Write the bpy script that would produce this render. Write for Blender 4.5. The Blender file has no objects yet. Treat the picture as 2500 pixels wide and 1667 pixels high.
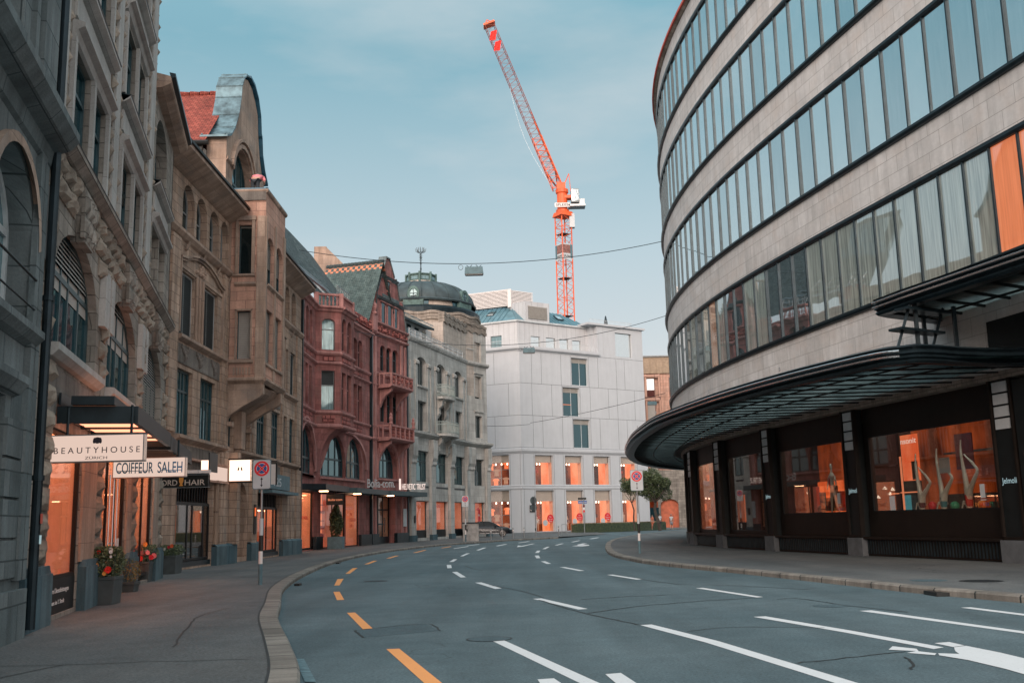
import bpy, bmesh, math, random
from mathutils import Vector, Matrix
R_ = math.radians
rnd = random.Random(7)
SC = bpy.context.scene
COL = SC.collection
BASE = {}

# ------------------------------------------------------------------ materials
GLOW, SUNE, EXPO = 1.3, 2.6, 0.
MATS = {}
def newmat(name):
    m = bpy.data.materials.new(name); m.use_nodes = True
    nt = m.node_tree; nt.nodes.clear()
    out = nt.nodes.new('ShaderNodeOutputMaterial')
    MATS[name] = m
    return m, nt, out
def N(nt, t, **kw):
    n = nt.nodes.new(t)
    for k, v in kw.items():
        if k.startswith('i_'):
            n.inputs[k[2:].replace('_', ' ')].default_value = v
        else: setattr(n, k, v)
    return n
def c4(c): return (c[0], c[1], c[2], 1)
def mixc(nt, fac, a, b, bt='MIX'):
    m = nt.nodes.new('ShaderNodeMix'); m.data_type = 'RGBA'; m.blend_type = bt
    for sock, v in ((m.inputs[0], fac), (m.inputs[6], a), (m.inputs[7], b)):
        if hasattr(v, 'is_output'): nt.links.new(v, sock)
        elif isinstance(v, (int, float)): sock.default_value = v
        else: sock.default_value = c4(v)
    return m.outputs[2]
def ramp(nt, fac, stops):
    r = nt.nodes.new('ShaderNodeValToRGB'); e = r.color_ramp.elements
    e[0].position = stops[0][0]; e[0].color = c4(stops[0][1])
    e[1].position = stops[-1][0]; e[1].color = c4(stops[-1][1])
    for p, c in stops[1:-1]:
        x = e.new(p); x.color = c4(c)
    nt.links.new(fac, r.inputs[0]); return r.outputs[0]
G = lambda v: (v, v, v)
def noise(nt, vec, scale, detail=3, rough=.55):
    n = N(nt, 'ShaderNodeTexNoise', i_Scale=scale, i_Detail=detail, i_Roughness=rough)
    if vec is not None: nt.links.new(vec, n.inputs['Vector'])
    return n.outputs['Fac']
def bsdf(nt, out, color, rough=.8, metal=0, bump=None, bstr=.3, bdist=.02, spec=.5, coat=0):
    b = N(nt, 'ShaderNodeBsdfPrincipled')
    if hasattr(color, 'is_output'): nt.links.new(color, b.inputs['Base Color'])
    else: b.inputs['Base Color'].default_value = c4(color)
    if hasattr(rough, 'is_output'): nt.links.new(rough, b.inputs['Roughness'])
    else: b.inputs['Roughness'].default_value = rough
    b.inputs['Metallic'].default_value = metal
    b.inputs['Specular IOR Level'].default_value = spec
    b.inputs['Coat Weight'].default_value = coat
    if bump is not None:
        bp = N(nt, 'ShaderNodeBump'); bp.inputs['Strength'].default_value = bstr; bp.inputs['Distance'].default_value = bdist
        nt.links.new(bump, bp.inputs['Height']); nt.links.new(bp.outputs[0], b.inputs['Normal'])
    nt.links.new(b.outputs[0], out.inputs[0]); return b
def plain(name, color, rough=.6, metal=0, var=.25, scale=3., spec=.5, coat=0):
    """painted or bare surface with faint dirt variation"""
    m, nt, out = newmat(name)
    tc = N(nt, 'ShaderNodeTexCoord')
    f = noise(nt, tc.outputs['Object'], scale, 4)
    dark = tuple(x*(1-var) for x in color); lite = tuple(min(1, x*(1+var*.6)) for x in color)
    col = mixc(nt, ramp(nt, f, [(.3, G(0)), (.7, G(1))]), dark, lite)
    bsdf(nt, out, col, rough, metal, f, .08, .01, spec, coat); return m
def stone(name, ca, cb, bw=.9, bh=.4, mortar=.012, mcol=None, rough=.85, stain=.35, bstr=.5, grain=18., flat=False, patch=None, ga=.17):
    """ashlar: blocks from UV in metres, per-block tone, grain, vertical weather streaks"""
    m, nt, out = newmat(name)
    uv = N(nt, 'ShaderNodeUVMap').outputs[0]
    mcol = mcol or tuple(x*.35 for x in ca)
    br = N(nt, 'ShaderNodeTexBrick', offset=.5)
    br.inputs['Color1'].default_value = (0, 0, 0, 1); br.inputs['Color2'].default_value = (1, 1, 1, 1)
    br.inputs['Mortar'].default_value = (.5, .5, .5, 1)
    br.inputs['Scale'].default_value = 1; br.inputs['Mortar Size'].default_value = mortar
    br.inputs['Mortar Smooth'].default_value = .3
    br.inputs['Brick Width'].default_value = bw; br.inputs['Row Height'].default_value = bh
    nt.links.new(uv, br.inputs['Vector'])
    col = mixc(nt, br.outputs['Color'], ca, cb)
    big = noise(nt, uv, .55, 5, .6)
    k = ramp(nt, big, [(.3, G(1-stain)), (.65, G(1))])
    col = mixc(nt, 1., col, k, 'MULTIPLY')
    mp = N(nt, 'ShaderNodeMapping'); mp.inputs['Scale'].default_value = (2.6, .22, 1); nt.links.new(uv, mp.inputs[0])
    st = noise(nt, mp.outputs[0], 1.0, 4, .6)
    col = mixc(nt, 1., col, ramp(nt, st, [(.35, G(1-stain*.8)), (.6, G(1))]), 'MULTIPLY')
    if patch:
        pf = ramp(nt, noise(nt, uv, .9, 3), [(.5, G(0)), (.68, G(.75))])
        col = mixc(nt, pf, col, patch)
    gr = noise(nt, uv, grain, 5, .7)
    col = mixc(nt, 1., col, ramp(nt, gr, [(.25, G(1-ga*1.2)), (.75, G(1+ga*.7))]), 'MULTIPLY')
    if not flat: col = mixc(nt, br.outputs['Fac'], col, mcol)
    h = N(nt, 'ShaderNodeMath', operation='SUBTRACT'); nt.links.new(gr, h.inputs[0]); nt.links.new(br.outputs['Fac'], h.inputs[1])
    bsdf(nt, out, col, rough, 0, h.outputs[0] if not flat else gr, bstr, .02, .3); return m
def facing(nt, lo, hi):
    lw = N(nt, 'ShaderNodeLayerWeight'); lw.inputs[0].default_value = .5
    pw = N(nt, 'ShaderNodeMath', operation='POWER'); nt.links.new(lw.outputs['Facing'], pw.inputs[0]); pw.inputs[1].default_value = 3.2
    mr = N(nt, 'ShaderNodeMapRange'); mr.inputs[3].default_value = lo; mr.inputs[4].default_value = hi
    nt.links.new(pw.outputs[0], mr.inputs[0]); return mr
def glassy(name, base, rough=.04, gloss=.5, tint=(.85, .95, 1.), wob=.02, emit=None, curtain=False, ws=.7, fold=.4):
    """opaque dark pane or curtained pane with a reflecting glass surface"""
    m, nt, out = newmat(name)
    uv = N(nt, 'ShaderNodeUVMap').outputs[0]
    col = base
    if curtain:
        mp = N(nt, 'ShaderNodeMapping'); mp.inputs['Scale'].default_value = (9., .35, 1); nt.links.new(uv, mp.inputs[0])
        f = noise(nt, mp.outputs[0], 1.2, 3)
        col = mixc(nt, ramp(nt, f, [(.35, G(0)), (.65, G(1))]), tuple(x*(1-fold) for x in base), tuple(min(1, x*(1+fold*.6)) for x in base))
    d = N(nt, 'ShaderNodeBsdfDiffuse')
    if hasattr(col, 'is_output'): nt.links.new(col, d.inputs[0])
    else: d.inputs[0].default_value = c4(col)
    g = N(nt, 'ShaderNodeBsdfGlossy'); g.inputs['Roughness'].default_value = rough; g.inputs[0].default_value = c4(tint)
    nz = noise(nt, uv, ws, 2)
    bp = N(nt, 'ShaderNodeBump'); bp.inputs['Strength'].default_value = wob; bp.inputs['Distance'].default_value = .3
    nt.links.new(nz, bp.inputs['Height']); nt.links.new(bp.outputs[0], g.inputs['Normal'])
    mr = facing(nt, gloss, min(1, gloss+.55))
    mx = N(nt, 'ShaderNodeMixShader'); nt.links.new(mr.outputs[0], mx.inputs[0])
    base_sh = d.outputs[0]
    if emit:
        em = N(nt, 'ShaderNodeEmission'); em.inputs[0].default_value = c4(emit[0]); em.inputs[1].default_value = emit[1]
        ad = N(nt, 'ShaderNodeAddShader'); nt.links.new(d.outputs[0], ad.inputs[0]); nt.links.new(em.outputs[0], ad.inputs[1]); base_sh = ad.outputs[0]
    nt.links.new(base_sh, mx.inputs[1]); nt.links.new(g.outputs[0], mx.inputs[2])
    nt.links.new(mx.outputs[0], out.inputs[0]); return m
def clearglass(name, refl=.12, tint=(1, 1, 1), grow=.5):
    m, nt, out = newmat(name)
    t = N(nt, 'ShaderNodeBsdfTransparent'); t.inputs[0].default_value = c4(tint)
    g = N(nt, 'ShaderNodeBsdfGlossy'); g.inputs['Roughness'].default_value = .015
    mr = facing(nt, refl, refl+grow)
    mx = N(nt, 'ShaderNodeMixShader'); nt.links.new(mr.outputs[0], mx.inputs[0])
    nt.links.new(t.outputs[0], mx.inputs[1]); nt.links.new(g.outputs[0], mx.inputs[2]); nt.links.new(mx.outputs[0], out.inputs[0])
    return m
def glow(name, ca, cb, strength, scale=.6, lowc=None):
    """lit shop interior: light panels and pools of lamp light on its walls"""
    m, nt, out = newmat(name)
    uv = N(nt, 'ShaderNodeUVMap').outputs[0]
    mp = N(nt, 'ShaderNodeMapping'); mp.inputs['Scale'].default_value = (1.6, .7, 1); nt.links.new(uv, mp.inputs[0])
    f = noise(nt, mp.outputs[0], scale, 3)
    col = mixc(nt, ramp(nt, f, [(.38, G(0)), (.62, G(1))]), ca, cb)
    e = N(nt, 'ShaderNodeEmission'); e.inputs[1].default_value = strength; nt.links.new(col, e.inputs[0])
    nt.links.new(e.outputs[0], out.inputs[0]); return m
def emis(name, c, s):
    m, nt, out = newmat(name)
    e = N(nt, 'ShaderNodeEmission'); e.inputs[0].default_value = c4(c); e.inputs[1].default_value = s
    nt.links.new(e.outputs[0], out.inputs[0]); return m
def asphalt(name, ca, cb, sp=.5):
    m, nt, out = newmat(name)
    tc = N(nt, 'ShaderNodeTexCoord').outputs['Object']
    big = noise(nt, tc, .22, 5, .6); mid = noise(nt, tc, 2.2, 5, .65); fine = noise(nt, tc, 26., 5, .85)
    col = mixc(nt, ramp(nt, big, [(.35, G(0)), (.65, G(1))]), ca, cb)
    col = mixc(nt, 1., col, ramp(nt, mid, [(.3, G(.86)), (.7, G(1.1))]), 'MULTIPLY')
    col = mixc(nt, 1., col, ramp(nt, fine, [(.3, G(.42)), (.7, G(1.75))]), 'MULTIPLY')
    v = N(nt, 'ShaderNodeTexVoronoi'); v.inputs['Scale'].default_value = 38.; nt.links.new(tc, v.inputs['Vector'])
    spk = ramp(nt, v.outputs['Distance'], [(.0, G(1)), (.12, G(0))])
    wv = N(nt, 'ShaderNodeTexNoise', i_Scale=.9, i_Detail=5); nt.links.new(tc, wv.inputs['Vector'])
    wa = N(nt, 'ShaderNodeVectorMath', operation='MULTIPLY_ADD'); nt.links.new(wv.outputs['Color'], wa.inputs[0]); wa.inputs[1].default_value = (1.6, 1.6, 0); nt.links.new(tc, wa.inputs[2])
    vc = N(nt, 'ShaderNodeTexVoronoi', feature='DISTANCE_TO_EDGE'); vc.inputs['Scale'].default_value = .17; nt.links.new(wa.outputs[0], vc.inputs['Vector'])
    ck = ramp(nt, vc.outputs['Distance'], [(.0, G(1)), (.0028, G(0))]); msk = ramp(nt, noise(nt, tc, .13, 2), [(.48, G(0)), (.58, G(.6))])
    ckm = mixc(nt, 1., ck, msk, 'MULTIPLY')
    mp = N(nt, 'ShaderNodeMapping'); mp.inputs['Scale'].default_value = (.9, .06, 1); mp.inputs['Rotation'].default_value = (0, 0, -.12); nt.links.new(tc, mp.inputs[0])
    col = mixc(nt, 1., col, ramp(nt, noise(nt, mp.outputs[0], 1., 3), [(.35, G(.84)), (.65, G(1.12))]), 'MULTIPLY')
    oil = ramp(nt, noise(nt, tc, .75, 4, .7), [(.62, G(0)), (.74, G(.45))]); col = mixc(nt, oil, col, tuple(x*.45 for x in ca))
    col = mixc(nt, ckm, col, (.018, .026, .03))
    col = mixc(nt, spk, col, (.32, .33, .33))
    bsdf(nt, out, col, .82, 0, fine, .6, .012, .35); return m
def paint(name, c, wear=.45):
    m, nt, out = newmat(name)
    tc = N(nt, 'ShaderNodeTexCoord').outputs['Object']
    f = noise(nt, tc, 30., 4, .7); g2 = noise(nt, tc, 1.6, 4, .7)
    col = mixc(nt, ramp(nt, g2, [(.3, G(.8)), (.65, G(1))]), tuple(x*.75 for x in c), c)
    col = mixc(nt, ramp(nt, f, [(.28, G(wear)), (.42, G(0))]), col, (.12, .14, .15))
    bsdf(nt, out, col, .7, 0, f, .2, .01); return m

# street surfaces
asphalt('asphalt', (.058, .095, .110), (.088, .130, .146))
asphalt('pavement_asphalt', (.075, .088, .094), (.115, .122, .122))
asphalt('patch_asphalt', (.048, .082, .098), (.062, .10, .115))
plain('tar', (.015, .02, .022), .7)
stone('kerb_granite', (.25, .235, .21), (.35, .33, .295), 1.15, 50., .025, (.035, .04, .04), .8, .5, .6, 26., False, (.19, .18, .165))
plain('gutter_stone', (.10, .18, .21), .8, 0, .4, 9.)
paint('paint_white', (.62, .66, .68)); paint('paint_orange', (.78, .33, .10))
plain('iron', (.03, .04, .045), .55, .6, .3, 8.)
# facades
stone('stone_grey', (.30, .27, .235), (.42, .38, .335), .75, .34, .012, None, .9, .45, .6, 14.)
stone('stone_smooth', (.46, .45, .43), (.52, .505, .485), 4., 1.3, .006, None, .85, .25, .2, 22.)
stone('stone_rock', (.30, .25, .205), (.42, .355, .29), 1.1, .42, .02, None, .95, .35, 1.4, 7., True)
stone('stone_blue', (.09, .175, .215), (.15, .23, .26), 1.2, 1.4, .01, None, .8, .5, .5, 20.)
stone('stone_old', (.17, .215, .225), (.24, .275, .28), 1.1, .62, .014, None, .9, .45, .5, 20.)
stone('stone_tan', (.50, .355, .265), (.64, .465, .36), .62, .36, .012, (.16, .11, .085), .9, .5, .5, 12., False, (.28, .235, .2))
stone('stone_tan_plain', (.50, .36, .28), (.58, .43, .34), 1.3, .7, .006, (.18, .13, .11), .9, .45, .4, 14., False, (.28, .23, .2))
stone('stone_grey_panel', (.24, .215, .195), (.32, .29, .26), 3., 2., .004, None, .95, .5, .8, 9.)
stone('stone_orange', (.62, .36, .27), (.70, .43, .33), .8, .42, .012, (.2, .12, .1), .9, .35, .4, 14., False, (.38, .25, .2))
plain('cladding', (.30, .22, .15), .6)
stone('stone_red', (.42, .165, .15), (.56, .24, .215), .85, .42, .008, (.16, .075, .07), .9, .5, .4, 12., False, (.25, .14, .125))
stone('stone_red_smooth', (.56, .265, .245), (.63, .32, .29), 2., 1., .004, None, .85, .4, .3, 14.)
stone('stone_red_carved', (.42, .14, .125), (.58, .22, .19), .35, .3, .03, (.12, .04, .04), .9, .3, 2.5, 5.)
stone('stone_beige', (.54, .525, .49), (.64, .625, .59), 1.4, .7, .007, None, .88, .35, .3, 16.)
stone('stone_beige_warm', (.56, .48, .415), (.66, .57, .50), .8, .45, .008, None, .88, .3, .3, 16.)
stone('panel_white', (.51, .535, .56), (.545, .57, .595), 60., 60., .0, None, .6, .06, .03, .8, True, None, .03)
stone('panel_attic', (.52, .53, .545), (.59, .60, .61), .72, 60., .012, (.2, .2, .2), .5, .1, .1, 4., False, None, .04)
stone('travertine', (.56, .545, .53), (.64, .63, .62), 1.15, .56, .010, (.26, .25, .24), .7, .22, .2, 5., False, (.50, .46, .43), .09)
stone('lintel_stone', (.34, .29, .245), (.42, .36, .31), .5, .5, .01, None, .85, .4, .4, 12.)
plain('copper', (.12, .20, .235), .55, .35, .6, 2.6)
plain('copper_green', (.085, .15, .14), .7, 0, .45, 3.)
plain('rail_pale', (.34, .40, .38), .6, 0, .2)
plain('dome_lead', (.045, .068, .075), .6, .1, .5, .9)
plain('zinc', (.14, .27, .32), .45, .5, .25, 1.2)
plain('blue_edge', (.03, .13, .20), .5)
plain('dark_metal', (.018, .032, .04), .38, .5, .35, 3.)
plain('black_metal', (.008, .011, .012), .5, 0, .3, 3., .3)
plain('teal_frame', (.02, .055, .065), .45, 0, .35, 4.)
plain('brown_bronze', (.011, .008, .0065), .5, 0, .35, 3., .25)
plain('grey_frame', (.22, .23, .23), .6)
plain('white_frame', (.52, .55, .56), .5)
plain('dark_joint', (.09, .10, .11), .8)
plain('chrome', (.62, .64, .66), .22, .9, .1, 3.)
plain('steel', (.34, .36, .37), .4, .7, .2, 4.)
plain('concrete', (.33, .33, .32), .9, 0, .3, 3.)
plain('planter_grey', (.06, .075, .078), .7, 0, .25, 4.)
plain('planter_blue', (.09, .17, .20), .6, 0, .25, 4.)
plain('crane_orange', (.78, .125, .035), .5, 0, .25, .6)
plain('crane_dark', (.26, .055, .035), .5)
plain('red_cloth', (.85, .03, .02), .8)
plain('banner_photo', (.26, .12, .10), .6, 0, .6, 2.)
plain('blind_grey', (.035, .04, .04), .6)
plain('car_glass', (.01, .014, .016), .3, 0, .1, 3., .2)
plain('blind_light', (.36, .34, .31), .6, 0, .1)
plain('blind_cream', (.46, .43, .38), .7, 0, .08, .8)
plain('sign_white', (.72, .68, .66), .5, 0, .05)
plain('sign_dull', (.50, .54, .56), .5, 0, .1)
plain('sign_red', (.72, .02, .03), .45, 0, .05)
plain('sign_blue', (.02, .09, .30), .45, 0, .05)
plain('sign_black', (.01, .012, .012), .4)
plain('letter_blue', (.01, .16, .34), .5)
plain('letter_dark', (.035, .03, .045), .5)
plain('letter_cream', (.66, .55, .48), .5)
plain('letter_green', (.02, .30, .16), .5)
plain('bulb_gold', (.80, .33, .07), .5)
plain('skin', (.52, .30, .22), .6); plain('hair_dark', (.05, .03, .02), .7); plain('hair_grey', (.35, .33, .32), .7)
plain('shirt_pink', (.78, .24, .27), .8); plain('shirt_white', (.75, .75, .75), .8); plain('cloth_grey', (.30, .28, .30), .8)
plain('cloth_dark', (.04, .05, .06), .8); plain('plain_orange', (.55, .15, .08), .8)  # the orange also stands for warm light in the cafe
plain('mannequin', (.60, .62, .57), .5, 0, .05); plain('swim_red', (.55, .02, .04), .6); plain('swim_teal', (.04, .24, .30), .6); plain('swim_wine', (.12, .01, .02), .6)
plain('warm_white', (.74, .48, .34), .7, 0, .1)
plain('shelf_dark', (.10, .03, .02), .7); plain('goods_red', (.5, .08, .05), .7); plain('goods_dark', (.06, .04, .035), .7)
plain('car_black', (.006, .009, .012), .25, 0, .1, 1., .35, .15)
plain('tyre', (.015, .015, .015), .8); plain('rim', (.35, .34, .33), .35, .8)
plain('bark', (.07, .055, .045), .9, 0, .4, 6.)
plain('tile_edge', (.20, .05, .04), .8)
plain('room_dark', (.05, .03, .025), .9)
def leafmat(name, ca, cb):
    m, nt, out = newmat(name)
    oi = N(nt, 'ShaderNodeTexCoord').outputs['Object']
    f = noise(nt, oi, 6., 3)
    col = mixc(nt, ramp(nt, f, [(.35, G(0)), (.65, G(1))]), ca, cb)
    b = bsdf(nt, out, col, .6, 0); return m
leafmat('leaf', (.055, .09, .045), (.16, .20, .09)); leafmat('leaf_dark', (.02, .035, .02), (.07, .09, .04)); leafmat('hedge_leaf', (.04, .05, .02), (.10, .10, .04)); leafmat('leaf_gold', (.16, .12, .03), (.30, .18, .05))
def tiles(name, ca, cb, w=.22, h=.20, patch=None):
    m, nt, out = newmat(name)
    uv = N(nt, 'ShaderNodeUVMap').outputs[0]
    br = N(nt, 'ShaderNodeTexBrick', offset=.5)
    br.inputs['Color1'].default_value = c4(ca); br.inputs['Color2'].default_value = c4(cb); br.inputs['Mortar'].default_value = c4(tuple(x*.25 for x in ca))
    br.inputs['Scale'].default_value = 1; br.inputs['Mortar Size'].default_value = .02; br.inputs['Mortar Smooth'].default_value = .8
    br.inputs['Brick Width'].default_value = w; br.inputs['Row Height'].default_value = h
    nt.links.new(uv, br.inputs['Vector'])
    col = mixc(nt, 1., br.outputs['Color'], ramp(nt, noise(nt, uv, 1.5, 4), [(.3, G(.6)), (.65, G(1.1))]), 'MULTIPLY')
    if patch:
        ck = N(nt, 'ShaderNodeTexChecker'); ck.inputs['Scale'].default_value = 3.1; nt.links.new(uv, ck.inputs['Vector'])
        sx = N(nt, 'ShaderNodeSeparateXYZ'); nt.links.new(uv, sx.inputs[0])
        mu = N(nt, 'ShaderNodeMath', operation='DIVIDE'); nt.links.new(sx.outputs[1], mu.inputs[0]); mu.inputs[1].default_value = 10.
        b = ramp(nt, mu.outputs[0], [((patch[1]-.01)/10., G(0)), (patch[1]/10., G(1)), (patch[2]/10., G(1)), ((patch[2]+.01)/10., G(0))])
        f = N(nt, 'ShaderNodeMath', operation='MULTIPLY'); nt.links.new(b, f.inputs[0]); nt.links.new(ck.outputs['Fac'], f.inputs[1])
        col = mixc(nt, f.outputs[0], col, patch[0])
    bsdf(nt, out, col, .8, 0, br.outputs['Fac'], -.8, .03, .3); return m
tiles('tile_red', (.22, .045, .032), (.34, .085, .06)); tiles('tile_grey', (.055, .08, .085), (.12, .15, .15), .2, .16)
tiles('tile_pattern', (.07, .11, .11), (.12, .17, .165), .22, .18, ((.62, .24, .14), 5.6, 6.2))
# glass
glassy('win_dark', (.007, .014, .016), .03, .07, (.7, .88, .95), .02)
glassy('win_teal', (.008, .035, .045), .03, .13, (.6, .85, .92), .03)
glassy('win_curtain', (.15, .24, .26), .05, .06, (.7, .9, .95), .02, None, True)
glassy('win_sky', (.27, .33, .35), .02, .68, (.94, .99, 1.), .05, None, True, .45, .12)
glassy('win_sky_dark', (.10, .13, .14), .02, .62, (.94, .99, 1.), .05, None, True, .45, .5)
glassy('win_mix', (.30, .34, .31), .02, .30, (.92, .98, 1.), .02, None, True, .4)
glassy('win_mixlit', (.34, .26, .20), .02, .26, (.92, .98, 1.), .02, ((1., .40, .2), .16), True, .4)
glassy('win_orange', (.3, .12, .06), .02, .16, (.92, .98, 1.), .02, ((1., .26, .10), .62), True, .4)
glassy('win_reflect', (.05, .065, .065), .02, .42, (.9, .96, 1.), .025, None, True, .4)
glassy('win_brown', (.10, .03, .025), .04, .15)
glassy('cab_glass', (.01, .05, .06), .05, .25)
m, nt, out = newmat('canopy_glass')
t_ = N(nt, 'ShaderNodeBsdfTranslucent'); t_.inputs[0].default_value = (.30, .42, .43, 1); g_ = N(nt, 'ShaderNodeBsdfGlossy'); g_.inputs['Roughness'].default_value = .25; g_.inputs[0].default_value = (.5, .6, .62, 1)
f_ = noise(nt, N(nt, 'ShaderNodeUVMap').outputs[0], 1.4, 5, .7); nt.links.new(mixc(nt, ramp(nt, f_, [(.3, G(0)), (.7, G(1))]), (.03, .05, .055), (.13, .18, .185)), t_.inputs[0])
x_ = N(nt, 'ShaderNodeMixShader'); x_.inputs[0].default_value = .12; nt.links.new(t_.outputs[0], x_.inputs[1]); nt.links.new(g_.outputs[0], x_.inputs[2]); nt.links.new(x_.outputs[0], out.inputs[0])
clearglass('shop_glass', .05, (1, .97, .95), .35)
clearglass('shop_glass_dark', .10, (.9, .86, .82), .5)
clearglass('canopy_pane', .10, (.85, .9, .9))
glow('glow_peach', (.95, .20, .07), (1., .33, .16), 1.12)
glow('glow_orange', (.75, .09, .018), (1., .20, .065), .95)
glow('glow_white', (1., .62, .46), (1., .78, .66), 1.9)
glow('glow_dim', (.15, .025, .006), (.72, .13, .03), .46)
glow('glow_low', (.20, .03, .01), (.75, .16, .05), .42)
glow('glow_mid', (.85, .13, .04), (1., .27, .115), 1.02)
emis('lamp_warm', (1., .50, .27), 9.)
emis('canopy_light', (1., .34, .19), 2.3); emis('hidden_warm_fill', (1., .50, .28), 22.); emis('lamp_spot', (1., .80, .62), 5.); emis('hidden_cool_fill', (.75, .9, .85), 9.); emis('tube_red', (1., .05, .03), .8)  # the shop strip and the cool one serve only added, unseen fill
emis('sign_lit', (1., .74, .62), .78); emis('sign_lit_bright', (1., .66, .50), 2.2); emis('letter_lit', (1., .80, .72), 1.1); emis('letter_orange', (1., .32, .16), .9)
emis('letter_lit_cold', (.62, .85, .9), .55); emis('screen_blue', (.10, .5, .6), .45); emis('blue_neon', (.1, .45, 1.), .9)

# ------------------------------------------------------------------ mesh builder
class MB:
    def __init__(s): s.v = []; s.f = []; s.uv = []; s.m = []
    def face(s, pts, uvs=None, mi=0):
        i = len(s.v); s.v += [Vector(p) for p in pts]; s.f.append(tuple(range(i, i+len(pts))))
        if uvs is None:
            a, b, c = Vector(pts[0]), Vector(pts[1]), Vector(pts[2])
            n = (b-a).cross(c-a)
            if abs(n.z) > max(abs(n.x), abs(n.y)): uvs = [(p[0], p[1]) for p in pts]
            elif abs(n.x) > abs(n.y): uvs = [(p[1], p[2]) for p in pts]
            else: uvs = [(p[0], p[2]) for p in pts]
        s.uv.append(uvs); s.m.append(mi)
    def hexa(s, p, uvf=None, mi=0, skip=()):
        """p: 8 points, bottom 0-3 ccw, top 4-7"""
        for k, q in enumerate(((0, 3, 2, 1), (4, 5, 6, 7), (0, 1, 5, 4), (1, 2, 6, 5), (2, 3, 7, 6), (3, 0, 4, 7))):
            if k in skip: continue
            s.face([p[i] for i in q], [uvf[i] for i in q] if uvf else None, mi)
    def box(s, x0, x1, y0, y1, z0, z1, mi=0):
        s.hexa([(x0, y0, z0), (x1, y0, z0), (x1, y1, z0), (x0, y1, z0), (x0, y0, z1), (x1, y0, z1), (x1, y1, z1), (x0, y1, z1)], None, mi)
    def fbox(s, fr, s0, s1, n0, n1, z0, z1, mi=0, seg=None):
        """box in a facade frame (curved frames are split along s)"""
        k = 1
        if isinstance(fr, CFr): k = max(1, int(abs(s1-s0)/(seg or 1.2)+.99))
        for i in range(k):
            a = s0+(s1-s0)*i/k; b = s0+(s1-s0)*(i+1)/k
            P = [(a, n0, z0), (b, n0, z0), (b, n1, z0), (a, n1, z0), (a, n0, z1), (b, n0, z1), (b, n1, z1), (a, n1, z1)]
            skip = (() if k == 1 else ((3,) if i == 0 else ((5,) if i == k-1 else (3, 5))))
            pts = [fr.P(*q) for q in P]
            for kk, q in enumerate(((0, 3, 2, 1), (4, 5, 6, 7), (0, 1, 5, 4), (1, 2, 6, 5), (2, 3, 7, 6), (3, 0, 4, 7))):
                if kk in skip: continue
                if kk < 2: uv = [(P[i][0], P[i][1]) for i in q]
                elif kk in (2, 4): uv = [(P[i][0], P[i][2]) for i in q]
                else: uv = [(P[i][1], P[i][2]) for i in q]
                s.face([pts[i] for i in q], uv, mi)
    def fpoly(s, fr, poly, n0, n1, mi=0):
        """outline (s,z) extruded between n0 (back) and n1 (front)"""
        s.face([fr.P(a, n1, z) for a, z in poly], [(a, z) for a, z in poly], mi)
        s.face([fr.P(a, n0, z) for a, z in poly][::-1], [(a, z) for a, z in poly][::-1], mi)
        L = 0
        for i in range(len(poly)):
            a, b = poly[i], poly[(i+1) % len(poly)]; d = math.hypot(b[0]-a[0], b[1]-a[1])
            s.face([fr.P(a[0], n0, a[1]), fr.P(b[0], n0, b[1]), fr.P(b[0], n1, b[1]), fr.P(a[0], n1, a[1])],
                   [(n0, L), (n0, L+d), (n1, L+d), (n1, L)], mi); L += d
    def fprof(s, fr, prof, s0, s1, mi=0, seg=1.2):
        """moulding: profile [(n,z)] swept along s"""
        k = max(1, int(abs(s1-s0)/seg+.99)) if isinstance(fr, CFr) else 1
        for i in range(k):
            a = s0+(s1-s0)*i/k; b = s0+(s1-s0)*(i+1)/k
            for j in range(len(prof)-1):
                (na, za), (nb, zb) = prof[j], prof[j+1]
                s.face([fr.P(a, na, za), fr.P(b, na, za), fr.P(b, nb, zb), fr.P(a, nb, zb)], [(a, za+na), (b, za+na), (b, zb+nb), (a, zb+nb)], mi)
        for a in (s0, s1):
            s.face([fr.P(a, n, z) for n, z in prof], [(n, z) for n, z in prof], mi)
    def tube(s, a, b, r, n=6, mi=0, r2=None, caps=True):
        a, b = Vector(a), Vector(b); d = (b-a)
        if d.length < 1e-6: return
        d.normalize(); u = d.orthogonal().normalized(); w = d.cross(u); r2 = r if r2 is None else r2
        A = [a+(u*math.cos(t)+w*math.sin(t))*r for t in [6.28318*i/n for i in range(n)]]
        B = [b+(u*math.cos(t)+w*math.sin(t))*r2 for t in [6.28318*i/n for i in range(n)]]
        for i in range(n):
            j = (i+1) % n; s.face([A[i], A[j], B[j], B[i]], [(i/n, 0), ((i+1)/n, 0), ((i+1)/n, 1), (i/n, 1)], mi)
        if caps: s.face(A[::-1], None, mi); s.face(B, None, mi)
    def lathe(s, c, prof, n=16, mi=0):
        c = Vector(c)
        for i in range(n):
            t0, t1 = 6.28318*i/n, 6.28318*(i+1)/n
            for (r0, z0), (r1, z1) in zip(prof[:-1], prof[1:]):
                q = [c+Vector((r0*math.cos(t0), r0*math.sin(t0), z0)), c+Vector((r0*math.cos(t1), r0*math.sin(t1), z0)),
                     c+Vector((r1*math.cos(t1), r1*math.sin(t1), z1)), c+Vector((r1*math.cos(t0), r1*math.sin(t0), z1))]
                if r0 < 1e-4: q = [q[0], q[2], q[3]]
                elif r1 < 1e-4: q = [q[0], q[1], q[2]]
                s.face(q, [(i*.3, z0)]*len(q) if len(q) == 3 else [(i*.3, z0), (i*.3+.3, z0), (i*.3+.3, z1), (i*.3, z1)], mi)
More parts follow.
